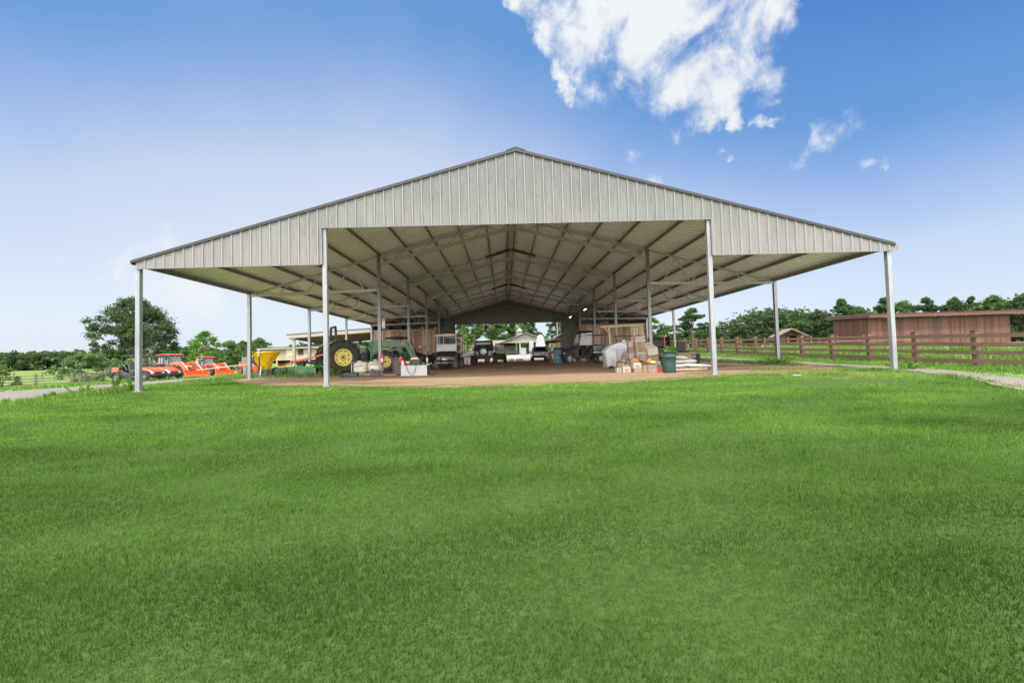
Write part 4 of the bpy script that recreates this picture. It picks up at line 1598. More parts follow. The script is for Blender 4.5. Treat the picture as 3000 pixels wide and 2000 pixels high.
# small sign post and poles
g_ = MB()
g_.cyl((0, 0, -.3), (0, 0, 3.1), .07, 8)
g_.rbox((0, 0, 3.1), (.2, .2, .12))
tag(g_.build('pole', M['greypost'], None, at_ground(-68, 72)), 'thin grey pole in the left field under the big oak', 'pole')
g_ = MB()
g_.cyl((0, 0, 0), (-.12, 0, 6.2), .10, 8)
g_.rbox((-.12, 0, 6.2), (.22, .22, .2))
tag(g_.build('pole', M['greypost'], None, at_ground(-42.2, 75)), 'dark leaning utility pole rising over the tan board building', 'pole')


# ------------------------------------------------------------------ wooden buildings
def boards(g_, p0, p1, z0, z1, bw=.2, th=.03, seed=0, gap=.006, dz=0.0, batten=0.0):
    """vertical boards standing between two ground points (outer face to the right of p0->p1)"""
    q = random.Random(seed)
    L = math.dist(p0, p1)
    n = max(1, int(round(L / bw)))
    ang = math.atan2(p1[1] - p0[1], p1[0] - p0[0])
    old = g_.T
    g_.T = old @ Matrix.Translation((p0[0], p0[1], 0)) @ Matrix.Rotation(ang, 4, 'Z')
    for i in range(n):
        a, b = L * i / n, L * (i + 1) / n
        f_ = q.uniform(0, .010)
        g_.box(a + gap / 2, b - gap / 2, -th - f_, -f_ * .3, z0 + q.uniform(-dz, dz), z1 + q.uniform(-dz, dz))
        if batten:
            g_.box(b - batten / 2, b + batten / 2, -th - .035, -th - .012, z0 + .01, z1 - .01)
    g_.T = old


def room(name, label, s_, mat_):
    """boarded store room in the rear bays of a wing; s_ = -1 left, +1 right"""
    root = thing(name, label, 'room', (0, 0, 0))
    xi, xo = s_ * 6.42, s_ * 12.14
    yf, yb = 25.36, 47.0
    zt = 3.78
    g_ = MB()
    a, b = (xo, yf), (xi, yf)
    if s_ > 0:
        a, b = b, a
    boards(g_, a, b, .45, zt, .23, .03, 3, .022, .0, .0)
    g_.build('front_wall', mat_, root)
    g_ = MB()
    g_.box(min(xo, xi) - .02, max(xo, xi) + .02, yf - .085, yf - .035, zt - .02, zt + .07)
    g_.box(min(xo, xi) - .02, max(xo, xi) + .02, yf - .02, yf + .10, zt + .07, zt + .11)
    g_.build('top_rail', mat_, root)
    g_ = MB()
    a, b = (s_ * 6.38, yf), (s_ * 6.38, yb)
    if s_ > 0:
        a, b = b, a
    boards(g_, a, b, .45, zt - .05, .25, .03, 9, .008, 0, .0)
    g_.build('side_wall', mat_, root)
    g_ = MB()
    g_.box(min(s_ * 6.2, s_ * 6.34), max(s_ * 6.2, s_ * 6.34), yf, yb + .3, zt - .10, zt + .10)
    g_.build('roof_edge', M['fascia'], root)
    g_ = MB()
    g_.box(min(xo, s_ * 6.36), max(xo, s_ * 6.36), yf + .12, yb, zt - .03, zt + .06)
    g_.build('deck', M['soffit'], root)
    # opening with a work shelf near the rear end
    return root


room('storage_room', 'boarded brown storage room under the rear of the left wing', -1, M['barnwood'])
room('storage_room', 'boarded dark brown storage room under the rear of the right wing', 1, M['barnwood'])
# sloping outer roof beyond the rear gable
for s_ in (-1, 1):
    g_ = MB()
    x1, x0 = s_ * 5.7, s_ * 9.4
    za, zb = 3.35, 4.35
    pts = [(x0, 38.35, zb), (x1, 38.35, za), (x1, 47.6, za), (x0, 47.6, zb)]
    if s_ > 0:
        pts = pts[::-1]
    g_.hexa(pts, [(p[0], p[1], p[2] + .12) for p in pts])
    o = g_.build('porch_roof', M['fascia'])
    tag(o, 'pale sloping porch roof edge running back from the rear opening on the %s' % ('left' if s_ < 0 else 'right'), 'porch roof')
    for y in (40.5, 44, 47.3):
        g_ = MB()
        g_.box(s_ * 5.85 - .07, s_ * 5.85 + .07, -.07, .07, 0, 3.36 - h(s_ * 5.85, y))
        g_.build('post', M['pale_timber'], o, (0, y, h(s_ * 5.85, y)))

# open lean-to left of the store room
root = thing('lean_to', 'open timber lean-to with a low sloping roof left of the store room', 'shelter', (0, 0, 0))
g_ = MB()
x0, x1, y0, y1 = -19.6, -12.36, 25.7, 34.2
zf = lambda x, y: 3.62 + .050 * (x + 19.6) - .035 * (y - 25.7)
c4 = [(x0, y0), (x1, y0), (x1, y1), (x0, y1)]
g_.hexa([(x, y, zf(x, y) + .02) for x, y in c4], [(x, y, zf(x, y) + .07) for x, y in c4])
g_.build('roof_deck', M['soffit'], root)
g_ = MB()
c4 = [(x0 - .25, y0 - .2), (x1, y0 - .2), (x1, y1 + .1), (x0 - .25, y1 + .1)]
g_.hexa([(x, y, zf(x, y) + .09) for x, y in c4], [(x, y, zf(x, y) + .12) for x, y in c4])
g_.build('roof', M['brown_trim'], root)
for i in range(9):
    yy = y0 + .3 + i * 1.0
    g_ = MB()
    g_.bar((x0, yy, zf(x0, yy) - .07), (x1, yy, zf(x1, yy) - .07), .05, .16)
    g_.build('rafter', M['soffit'], root)
g_ = MB()
g_.bar((x0 - .1, y0 - .13, zf(x0, y0) - .09), (x1, y0 - .13, zf(x1, y0) - .09), .05, .32)
g_.bar((x0 - .13, y0 - .1, zf(x0, y0) - .09), (x0 - .13, y1, zf(x0, y1) - .09), .05, .30)
g_.build('fascia', M['fascia'], root)
for (x, y) in ((x0 + .35, y0 + .1), (x0 + .35, y1 - .2), (x0 + 3.6, y1 - .2), (-14.4, y1 - .2)):
    g_ = MB()
    z0 = h(x, y)
    g_.cyl((0, 0, -.1), (0, 0, zf(x, y) - .12 - z0), .13, 10)
    g_.rbox((0, 0, zf(x, y) - .25 - z0), (.34, .34, .26))
    g_.build('post', M['greypost'], root, (x, y, z0))

# tan board building on posts
root = thing('tan_building', 'long low tan board building raised on posts behind the lean-to', 'building', (-33.1, 46.4, 1.02), R(-1))
L = 15.5
g_ = MB()
boards(g_, (0, 0), (4.9, 0), .62, 2.25, .17, .03, 4, .006, 0, 0)
boards(g_, (5.5, 0), (10.3, 0), .62, 2.25, .17, .03, 5, .006, 0, 0)
boards(g_, (4.9, 0), (5.5, 0), .62, 1.35, .17, .03, 5, .006, 0, 0)
boards(g_, (10.9, 0), (L, 0), .62, 2.25, .17, .03, 6, .006, 0, 0)
boards(g_, (10.3, 0), (10.9, 0), .62, 1.2, .17, .03, 5, .006, 0, 0)
boards(g_, (0, 4.0), (0, 0), .62, 2.25, .17, .03, 7, .006, 0, 0)
g_.build('wall', M['tanwood'], root)
g_ = MB()
g_.box(.05, L, .1, 4, .55, .62)
g_.box(.05, L, 3.9, 4, .1, 2.2)
g_.build('floor', M['dark_void'], root)
for (a, b, c) in ((4.88, 5.52, 1.33), (10.28, 10.92, 1.18)):
    g_ = MB()
    for (x0_, x1_, z0_, z1_) in ((a - .06, a, c - .06, 2.14), (b, b + .06, c - .06, 2.14), (a, b, c - .06, c), (a, b, 2.08, 2.14)):
        g_.box(x0_, x1_, -.075, -.045, z0_, z1_)
    w_ = g_.build('window_frame', M['redwood'], root)
    g_ = MB()
    g_.box(a, b, .02, .06, c, 2.2)
    g_.build('void_panel', M['dark_void'], w_)  # near-black panel painted as the unlit inside behind the window
g_ = MB()
g_.hexa([(-.5, -.55, 2.30), (L, -.55, 2.42), (L, 4.3, 2.26), (-.5, 4.3, 2.18)], [(-.5, -.55, 2.37), (L, -.55, 2.49), (L, 4.3, 2.33), (-.5, 4.3, 2.25)])
g_.build('roof', M['brown_trim'], root)
g_ = MB()
g_.bar((-.45, -.5, 2.20), (L, -.5, 2.32), .04, .20)
g_.build('fascia', M['fascia'], root)
g_ = MB()
g_.box(3.35, 4.25, -.075, -.045, 1.25, 2.12)
g_.build('boarded_panel', M['pale_timber'], root)
for i in range(9):
    g_ = MB()
    g_.box(i * 1.9 - .07 + .1, i * 1.9 + .07 + .1, -.07, .07, -.5, .62)
    g_.build('post', M['tanwood'], root)
g_ = MB()
g_.box(9.6, L, -.14, -.10, .98, 1.10)
g_.build('rail', M['tanwood'], root)

# long red shed on the right
root = thing('red_shed', 'long red-brown board shed with a low single-pitch metal roof behind the right fence', 'shed', (42.3, 37.6, 1.34), R(-1.0))
L = 16.7
g_ = MB()
boards(g_, (0, 0), (L, 0), -.2, 3.25, .22, .03, 4, .005, .02)
boards(g_, (0, 5.6), (0, 0), -.2, 3.45, .22, .03, 5, .005, .02)
boards(g_, (L, 0), (L, 5.6), -.2, 3.45, .22, .03, 6, .005, .02)
g_.build('wall', M['redwood'], root)
x0, x1, ya, yb_ = -.55, L + 1.0, -1.0, 6.4
z0, z1 = 3.66, 3.98
n = int((x1 - x0) / .30)
pf = []
for i in range(n):
    a = x0 + (x1 - x0) * i / n
    pf += [(a, 0), (a + .21, 0), (a + .23, .035), (a + .27, .035)]
pf.append((x1, 0))
g_ = MB()
top = [(a, ya - .04, z0 + d) for a, d in pf]
bk = [(a, yb_, z1 + d) for a, d in pf]
for i in range(len(pf) - 1):
    g_.add([top[i], top[i + 1], bk[i + 1], bk[i]], [(0, 1, 2, 3)])
g_.build('roof', M['roof_red'], root)
g_ = MB()
g_.hexa([(x0, ya + .01, z0 - .05), (x1, ya + .01, z0 - .05), (x1, yb_, z1 - .05), (x0, yb_, z1 - .05)], [(x0, ya + .01, z0 - .012), (x1, ya + .01, z0 - .012), (x1, yb_, z1 - .012), (x0, yb_, z1 - .012)])
g_.build('roof_deck', M['redwood'], root)
g_ = MB()
g_.box(x0 + .02, x1 - .02, ya + .02, ya + .06, z0 - .40, z0 - .055)
g_.hexa([(x0 + .02, ya + .062, z0 - .40), (x0 + .06, ya + .062, z0 - .40), (x0 + .06, yb_, z1 - .40), (x0 + .02, yb_, z1 - .40)], [(x0 + .02, ya + .062, z0 - .055), (x0 + .06, ya + .062, z0 - .055), (x0 + .06, yb_, z1 - .055), (x0 + .02, yb_, z1 - .055)])
g_.build('fascia', M['redwood'], root)

# small red hut
root = thing('red_hut', 'small red wooden hut with a gabled roof and an open dark front', 'hut', (36.4, 45.4, 1.32), R(-14))
root.scale = (.68, .68, .80)
g_ = MB()
boards(g_, (0, 0), (1.3, 0), -.1, 2.2, .2, .03, 1)
boards(g_, (3.3, 0), (4.3, 0), -.1, 2.2, .2, .03, 1)
boards(g_, (0, 3), (0, 0), -.1, 2.2, .2, .03, 2)
boards(g_, (4.3, 0), (4.3, 3), -.1, 2.2, .2, .03, 2)
boards(g_, (4.3, 3), (0, 3), -.1, 2.2, .2, .03, 2)
g_.prism([(-.1, 2.2), (4.4, 2.2), (2.15, 3.2)], -.02, 0.02)
g_.build('wall', M['redwood'], root)
for s_ in (0, 1):
    g_ = MB()
    q = [(-.75, 2.0), (2.15, 3.32), (2.15, 3.4), (-.75, 2.08)]
    if s_:
        q = [(4.3 - x, z) for x, z in q]
    g_.prism(q, -1.1, 3.6)
    g_.build('roof', M['roof_red'], root)
    g_ = MB()
    q = [(-.72, 1.86), (2.15, 3.16), (2.15, 3.31), (-.72, 1.99)]
    if s_:
        q = [(4.3 - x, z) for x, z in q]
    g_.prism(q, -1.09, -1.0)
    g_.build('gable_board', M['fencewood'], root)
for x in (-.3, 4.6):
    g_ = MB()
    g_.box(x - .08, x + .08, -.98, -.82, -.2, 2.05)
    g_.build('post', M['redwood'], root)

# pavilion behind the barn
root = thing('pavilion', 'cream open pavilion with a grey hip-like gable roof and a cupola behind the barn', 'pavilion', (3.32, 66.0, 1.72))
g_ = MB()
g_.prism([(-3.4, 2.35), (3.4, 2.35), (0, 3.62)], -.03, .03)
g_.build('gable_wall', M['pav_wall'], root)
for s_ in (-1, 1):
    g_ = MB()
    g_.prism([(s_ * 4.75, 2.02), (0, 3.74), (0, 3.88), (s_ * 4.75, 2.16)], -.55, 9)
    g_.build('roof', M['pav_roof'], root)
    g_ = MB()
    g_.box(min(s_ * 4.6, s_ * 4.5), max(s_ * 4.6, s_ * 4.5), -.3, 9, 1.88, 2.07)
    g_.build('beam', M['pav_post'], root)
g_ = MB()
g_.box(-4.5, 4.5, -.1, .1, 2.05, 2.34)
g_.build('beam', M['pav_post'], root)
for x in (-4.3, -1.05, .75, 4.3):
    for y in (0, 8.6):
        g_ = MB()
        g_.box(x - .13, x + .13, y - .13, y + .13, -.3, 2.06)
        g_.build('column', M['pav_post'], root)
g_ = MB()
g_.box(-.45, .45, .45, 1.35, 3.5, 4.25)
c_ = g_.build('cupola', M['pav_post'], root, (-1.0, 1.4, 0))
g_ = MB()
g_.box(-.3, .3, .43, .45, 3.85, 4.18)
g_.build('louvre', M['pav_roof'], c_)
g_ = MB()
g_.hexa([(-.6, .3, 4.25), (.6, .3, 4.25), (.6, 1.5, 4.25), (-.6, 1.5, 4.25)], [(-.02, .88, 4.95), (.02, .88, 4.95), (.02, .92, 4.95), (-.02, .92, 4.95)])
g_.build('cupola_roof', M['teal_roof'], c_)
g_ = MB()
for a in range(5):
    t = math.pi / 2 + a * 2 * math.pi / 5
    t2 = t + math.pi / 5
    t0 = t - math.pi / 5
    R1, R2 = .20, .085
    g_.prism([(0, 2.78), (R2 * math.cos(t0), 2.78 + R2 * math.sin(t0)), (R1 * math.cos(t), 2.78 + R1 * math.sin(t)), (R2 * math.cos(t2), 2.78 + R2 * math.sin(t2))], -.06, -.032)
g_.build('star', M['rust'], root)
# things beneath it
for (x, y, lab) in ((1.7, 66.5, 'picnic table left of the white cooler under the pavilion'), (3.4, 68.5, 'picnic table farther back under the pavilion')):
    t_ = thing('picnic_table', lab, 'table', at_ground(x, y), R(12), 'picnic tables')
    g_ = MB()
    g_.box(-.9, .9, -.38, .38, .72, .76)
    g_.build('tabletop', M['green_dark'], t_)
    for s_ in (-1, 1):
        g_ = MB()
        g_.box(-.9, .9, s_ * .62 - .13, s_ * .62 + .13, .42, .46)
        g_.build('bench', M['green_dark'], t_)
        g_ = MB()
        g_.bar((s_ * .65, -.6, 0), (s_ * .65, -.2, .72), .05, .05)
        g_.bar((s_ * .65, .6, 0), (s_ * .65, .2, .72), .05, .05)
        g_.bar((s_ * .65, -.7, .4), (s_ * .65, .7, .4), .05, .05)
        g_.build('leg', M['green_dark'], t_)
g_ = MB()
g_.cbox(-.42, .42, -.3, .3, 0, 1.15, .06)
g_.cbox(-.46, .46, -.34, .34, 1.15, 1.28, .04)
g_.box(-.25, .25, -.345, -.33, .55, .60)
tag(g_.build('cooler', M['far_white'], None, at_ground(2.6, 60)), 'tall white cooler standing in front of the pavilion', 'cooler')

# hexagonal gazebo
root = thing('gazebo', 'small brick gazebo with a pale green two-step roof seen above the black off-roader', 'gazebo', (-4.1, 60.5, 1.75))
root.scale = (.72, .72, .84)
g_ = MB()
g_.lathe([(1.5, 0), (1.5, 2.75), (1.55, 2.8)], 6, smooth=False)
g_.build('wall', M['pink_wall'], root)
g_ = MB()
g_.lathe([(1.95, 2.78), (1.9, 2.86), (.62, 3.45), (.62, 3.62), (.66, 3.62), (.05, 3.85)], 6, smooth=False)
g_.build('roof', M['teal_roof'], root)
# far low roofs
root = thing('far_cottage', 'low cottage with a pinkish roof between the off-roader and the pavilion', 'building', (-3.2, 72, 1.9), 0)
g_ = MB()
g_.box(0, 4.6, 0, 4, 0, 1.6)
g_.build('wall', M['pav_wall'], root)
g_ = MB()
g_.hexa([(-.4, -.5, 1.6), (5, -.5, 1.6), (5, 4.5, 1.6), (-.4, 4.5, 1.6)], [(.4, 1.8, 2.75), (4.2, 1.8, 2.75), (4.2, 2.2, 2.75), (.4, 2.2, 2.75)])
g_.build('roof', M['roof_red'], root)
root = thing('far_cottage', 'little brown cottage half hidden left of the black off-roader', 'building', (-8.0, 70, 1.75), 0)
g_ = MB()
g_.box(0, 3.4, 0, 3, 0, 1.7)
g_.build('wall', M['tanwood'], root)
g_ = MB()
g_.hexa([(-.4, -.5, 1.7), (3.8, -.5, 1.7), (3.8, 3.5, 1.7), (-.4, 3.5, 1.7)], [(-.2, 1.4, 2.5), (3.6, 1.4, 2.5), (3.6, 1.6, 2.5), (-.2, 1.6, 2.5)])
g_.build('roof', M['pav_roof'], root)
# white tapered tank
root = thing('tank', 'white tapered tank on a low white skirt behind the parked car', 'tank', at_ground(4.95, 54))
g_ = MB()
g_.hexa([(-.95, -.8, .3), (.95, -.8, .3), (.95, .8, .3), (-.95, .8, .3)], [(-.45, -.4, 3.0), (.45, -.4, 3.0), (.45, .4, 3.0), (-.45, .4, 3.0)])
g_.hexa([(-.45, -.4, 3.0), (.45, -.4, 3.0), (.45, .4, 3.0), (-.45, .4, 3.0)], [(-.2, -.2, 3.28), (.2, -.2, 3.28), (.2, .2, 3.28), (-.2, .2, 3.28)])
g_.build('hopper', M['far_white'], root, bevel=.04)
g_ = MB()
g_.box(-1.05, 1.05, -.9, .9, 0, .3)
for s_ in (-1, 1):
    g_.bar((s_ * .95, -.82, .3), (s_ * .47, -.43, 3.0), .05, .05)
    g_.bar((s_ * .33, -.84, .3), (s_ * .16, -.43, 3.0), .03, .03)
g_.build('frame', M['far_white'], root)
g_ = MB()
g_.cbox(-1.7, -1.05, -.6, .6, .5, 2.35, .08)
g_.build('side_box', M['far_white'], root)
for (x, y, Hp, lab) in ((2.2, 86, 7.4, 'tall thin white pole left behind the pavilion cupola'), (8.6, 62, 7.0, 'tall thin grey pole right of the white tank')):
    g_ = MB()
    g_.cyl((0, 0, 0), (0, 0, Hp), .07, 8)
    g_.rbox((0, 0, Hp), (.3, .14, .16))
    tag(g_.build('pole', M['post'], None, at_ground(x, y)), lab, 'pole')
# pile of pale stones beside the road
q = random.Random(3)
for i in range(9):
    a = q.uniform(0, 6.28)
    r_ = q.uniform(0, 1.5)
    s_ = q.uniform(.16, .36)
    g_ = MB()
    ring = []
    for k, (zz, w_) in enumerate(((-.4, .6), (0, 1), (.45, .85), (.75, .35))):
        ring.append([(w_ * s_ * (1 + q.uniform(-.15, .15)) * math.cos(j * 1.047), w_ * s_ * (1 + q.uniform(-.15, .15)) * math.sin(j * 1.047), zz * s_) for j in range(6)])
    g_.loft(ring)
    tag(g_.build('stone', M['cobble'], None, at_ground(.2 + r_ * math.cos(a), 40.4 + r_ * .5 * math.sin(a), .05)), 'pale stone in the low heap at the mouth of the rear road', 'stone', 'pale stones beside the rear road')
# ------------------------------------------------------------------ vehicle helpers
def wheel(root, x, y, r, w, rr, tyre='rubber', rim='black', lug=0, spokes=0, dish=.3):
    """tyre mesh named wheel with its rim as a child; the outer face looks along sign(y)"""
    s_ = 1 if y >= 0 else -1
    g_ = MB()
    hw = w / 2
    pr_ = [(rr, -hw * .75), (rr + (r - rr) * .35, -hw), (r * .93, -hw * .93), (r, -hw * .62), (r, hw * .62), (r * .93, hw * .93), (rr + (r - rr) * .35, hw), (rr, hw * .75)]
    rings = []
    n = 26
    for (q, z) in pr_:
        rings.append([(q * math.cos(2 * math.pi * k / n), z, q * math.sin(2 * math.pi * k / n)) for k in range(n)])
    g_.loft(rings[::-1], True, False, 0, True)
    g_.loft([rings[-1], rings[0]][::-1], True, False, 0, True)
    if lug:
        for k in range(lug):
            for sd_ in (-1, 1):
                a = 2 * math.pi * (k + (.5 if sd_ > 0 else 0)) / lug
                old = g_.T
                g_.T = Matrix.Rotation(-a, 4, 'Y') @ Matrix.Translation((r + .012 * r / .5, sd_ * hw * .48, 0)) @ Matrix.Rotation(sd_ * .65, 4, 'X')
                g_.box(-.035 * r / .5, .030 * r / .5, -hw * .62, hw * .62, -.035 * r / .8, .035 * r / .8)
                g_.T = old
    o = g_.build('wheel', M[tyre], root, (x, y, r))
    g_ = MB()
    yo = s_ * hw * .72
    yi = s_ * hw * (.72 - dish)
    prof = [(rr * 1.0, s_ * hw * .78), (rr * .93, s_ * hw * .78), (rr * .86, yo - s_ * .02), (rr * .80, yi), (rr * .42, yi + s_ * .01), (rr * .34, yi + s_ * .05), (0.001, yi + s_ * .05)]
    rings = [[(q * math.cos(2 * math.pi * k / n), z, q * math.sin(2 * math.pi * k / n)) for k in range(n)] for (q, z) in prof]
    if s_ > 0:
        rings = [rg_[::-1] for rg_ in rings]
    g_.loft(rings, True, False, 0, False)
    rings = [[(rr * 1.005 * math.cos(2 * math.pi * k / n), z, rr * 1.005 * math.sin(2 * math.pi * k / n)) for k in range(n)] for z in (-hw * .7, hw * .77)]
    g_.loft(rings, True, False, 0, True)
    for k in range(8 if rr > .25 else 5):
        a = 2 * math.pi * k / (8 if rr > .25 else 5)
        c_ = (rr * .24 * math.cos(a), yi + s_ * .06, rr * .24 * math.sin(a))
        g_.rbox(c_, (rr * .08, .03, rr * .08), ry=a, mi=1)
    if rr > .25:                         # dark hub cap and slots round the dish
        g_.cyl((0, yi + s_ * .02, 0), (0, yi + s_ * .09, 0), rr * .13, 12, mi=1)
        for k in range(8):
            a = 2 * math.pi * (k + .5) / 8
            g_.rbox((rr * .70 * math.cos(a), yi + s_ * .006, rr * .70 * math.sin(a)), (rr * .08, .02, rr * .26), ry=-a, mi=1)
    if spokes:
        for k in range(spokes):
            a = 2 * math.pi * k / spokes
            # dark openings between the spokes
            c_ = (rr * .62 * math.cos(a), yi + s_ * .012, rr * .62 * math.sin(a))
            g_.rbox(c_, (rr * .20, .02, rr * .42), ry=-a, mi=1)
    ob = g_.build('rim', [M[rim], M['black']], o)
    return o


def seat_bench(root, x, y0, y1, z, mat_='seat', back=.5):
    g_ = MB()
    g_.cbox(x - .22, x + .25, y0, y1, z - .08, z + .06, .03)
    g_.hexa([(x - .28, y0, z), (x - .16, y0, z), (x - .16, y1, z), (x - .28, y1, z)], [(x - .40, y0 + .03, z + back), (x - .30, y0 + .03, z + back), (x - .30, y1 - .03, z + back), (x - .40, y1 - .03, z + back)])
    return g_.build('seat', M[mat_], root)


def utv(name, label, loc, rz, crew=True, body='orange', bedmat=('black', 'orange'), cover='black', rim='steel', tyre='rubber', group=None, glassback=False, bed=True, bedlen=.62):
    """side by side utility vehicle: bonnet, cargo bed, roll cage, roof, seats, four wheels"""
    t = thing(name, label, 'utility vehicle', loc, rz, group)
    Lc = 1.15 if crew else .62           # half length of the cabin zone
    xf = Lc + .95
    xr = -Lc - .45 - max(0, bedlen - .62) * .6
    bodym = M[body]
    g_ = MB()                            # lower hull
    g_.box(-Lc - .35, Lc + .05, -.66, .66, .30, .46)
    g_.hexa([(Lc, -.70, .36), (xf + .28, -.52, .40), (xf + .28, .52, .40), (Lc, .70, .36)], [(Lc, -.70, .955), (xf + .22, -.50, .69), (xf + .22, .50, .69), (Lc, .70, .955)])
    g_.box(-Lc - .34, -Lc - .02, -.68, .68, .46, .92)
    for k in ([0, 1] if crew else [0]):
        xx = -Lc + .12 + k * (Lc + .02)
        for s_ in (-1, 1):
            g_.prism([(xx - .12, .46), (xx + .75, .46), (xx + .62, .62), (xx + .05, .80), (xx - .12, .86)], s_ * .70 - .03, s_ * .70 + .03)
    g_.build('hull', M['black'], t)
    g_ = MB()                            # bonnet
    rings = []
    for (x, w, z0, z1) in ((Lc - .06, .66, .95, 1.10), (Lc + .35, .63, .91, 1.06), (xf + .02, .54, .80, .93), (xf + .30, .42, .68, .76)):
        rings.append([(x, -w, z0), (x, -w * .86, z1 - .03), (x, -w * .5, z1), (x, w * .5, z1), (x, w * .86, z1 - .03), (x, w, z0)])
    g_.loft(rings)
    g_.build('bonnet', bodym, t, bevel=.012)
    for s_ in (-1, 1):
        g_ = MB()
        g_.prism([(xf + .10, .62), (xf + .325, .56), (xf + .315, .66), (xf + .18, .74)], s_ * .40 - .09, s_ * .40 + .09)
        g_.build('headlight', M['lens'], t)
        for (cx, rr_) in ((xf - .12, .41), (xr + .08, .41)):
            pts = [(cx + rr_ * math.cos(a), .32 + rr_ * math.sin(a)) for a in [math.pi * k / 9 for k in range(10)]]
            pts += [(cx + (rr_ + .07) * math.cos(a), .32 + (rr_ + .07) * math.sin(a)) for a in [math.pi * (9 - k) / 9 for k in range(10)]]
            g_ = MB()
            g_.prism(pts, s_ * .70 - .10, s_ * .70 + .10)
            g_.build('fender', M['black'], t)
    g_ = MB()                            # bumper
    g_.tube([(xf + .42, -.48, .46), (xf + .50, -.40, .50), (xf + .50, .40, .50), (xf + .42, .48, .46)], .035, 8)
    g_.tube([(xf + .30, -.25, .36), (xf + .48, -.25, .48), (xf + .42, -.25, .74)], .025, 6)
    g_.tube([(xf + .30, .25, .36), (xf + .48, .25, .48), (xf + .42, .25, .74)], .025, 6)
    g_.box(xf + .24, xf + .33, -.45, .45, .34, .58)
    g_.build('bumper', M['black'], t)
    # bed
    if bed:
        bx0, bx1 = xr - bedlen, -Lc - .30
        g_ = MB()
        g_.box(bx0, bx1, -.72, .72, .80, .84)
        g_.box(bx1 - .04, bx1, -.72, .72, .84, 1.12)
        g_.box(bx0, bx0 + .04, -.72, .72, .84, 1.10)
        g_.box(bx0 + .05, (bx0 + bx1) / 2 - .003, -.74, -.70, .80, 1.12)
        g_.box(bx0 + .05, (bx0 + bx1) / 2 - .003, .70, .74, .80, 1.12)
        g_.box(bx0 - .02, bx1, -.76, .76, 1.12, 1.145)
        b_ = g_.build('cargo_bed', M[bedmat[0]], t)
        g_ = MB()
        for s_ in (-1, 1):
            g_.box((bx0 + bx1) / 2, bx1 - .05, s_ * .72 - .022, s_ * .72 + .022, .80, .95)
            g_.box((bx0 + bx1) / 2, bx1 - .05, s_ * .72 - .022, s_ * .72 + .022, .97, 1.12)
        g_.build('side_panel', M[bedmat[1]], b_)
    # seats
    rows_ = [(Lc - .50)] + ([-.45] if crew else [])
    for x in rows_:
        g_ = MB()
        g_.box(x - .30, x + .22, -.64, .64, .46, .74)
        g_.build('seat_base', M['black'], t)
        seat_bench(t, x, -.60, .60, .82, 'seat', .52)
    # cage and roof
    ztop = 1.93
    g_ = MB()
    xb = -Lc - .12
    for s_ in (-1, 1):
        y = s_ * .66
        g_.tube([(Lc + .12, y, .92), (Lc - .02, y * .98, 1.20), (Lc - .42, y * .92, ztop - .04), (Lc - .62, y * .92, ztop)], .026, 8)
        g_.tube([(Lc - .62, y * .92, ztop), (xb + .12, y * .92, ztop), (xb, y * .95, ztop - .08), (xb - .08, y, .90)], .026, 8)
        if crew:
            g_.tube([(.02, y * .92, ztop), (-.02, y, .50)], .026, 8)
        else:
            g_.tube([(xb + .06, y * .95, 1.35), (xb + .5, y, .9)], .02, 6)
    for x, z in ((Lc - .5, ztop - .01), (xb + .1, ztop), (xb - .05, 1.30), (Lc - .03, 1.22)):
        g_.tube([(x, -.60, z), (x, .60, z)], .024, 8)
    if crew:
        g_.tube([(0, -.6, ztop), (0, .6, ztop)], .024, 8)
        g_.tube([(0, -.64, 1.3), (0, .64, 1.3)], .022, 8)
    g_.build('roll_cage', M['black_gloss'], t)
    g_ = MB()
    rings = []
    for (x, z) in ((Lc - .36, ztop + .02), (Lc - .50, ztop + .08), (0, ztop + .10), (xb + .10, ztop + .08), (xb - .04, ztop + .03)):
        rings.append([(x, -.68, z - .03), (x, -.66, z), (x, 0, z + .03), (x, .66, z), (x, .68, z - .03), (x, 0, z - .02)])
    g_.loft(rings[::-1])
    g_.build('roof', M[cover], t)
    g_ = MB()
    g_.tube([(Lc - .12, .32, 1.02), (Lc - .30, .32, 1.14)], .02, 6)
    ring = [(Lc - .30 + .075 * math.sin(a), .32 + .16 * math.cos(a), 1.14 + .14 * math.sin(a)) for a in [2 * math.pi * k / 14 for k in range(15)]]
    g_.tube(ring, .016, 5, caps=False)
    g_.build('steering_wheel', M['black'], t)
    for x in (xf - .12, xr + .08):
        for s_ in (-1, 1):
            wheel(t, x, s_ * .66, .32, .25, .17, tyre, rim, 0)
    for x in (xf - .12, xr + .08):
        g_ = MB()
        g_.cyl((x, -.6, .32), (x, .6, .32), .04, 8)
        g_.bar((x, -.5, .34), (x, 0, .42), .05, .05)
        g_.bar((x, .5, .34), (x, 0, .42), .05, .05)
        g_.build('axle', M['black'], t)
    if glassback == 'side':
        for s_ in (-1, 1):
            for x0, x1 in ((xb + .10, -.02), (.04, Lc - .22)):
                g_ = MB()
                g_.hexa([(x0, s_ * .655 - .004, 1.12), (x1 + .1, s_ * .655 - .004, 1.12), (x1 + .1, s_ * .655 + .004, 1.12), (x0, s_ * .655 + .004, 1.12)], [(x0, s_ * .62 - .004, 1.88), (x1 - .12, s_ * .62 - .004, 1.88), (x1 - .12, s_ * .62 + .004, 1.88), (x0, s_ * .62 + .004, 1.88)])
                g_.build('side_screen', M['screen'], t)
    elif glassback:
        g_ = MB()
        g_.hexa([(xb - .09, -.62, .95), (xb - .07, -.62, .95), (xb - .07, .62, .95), (xb - .09, .62, .95)], [(xb - .01, -.6, ztop - .1), (xb + .01, -.6, ztop - .1), (xb + .01, .6, ztop - .1), (xb - .01, .6, ztop - .1)])
        g_.build('rear_window', M['screen'], t)
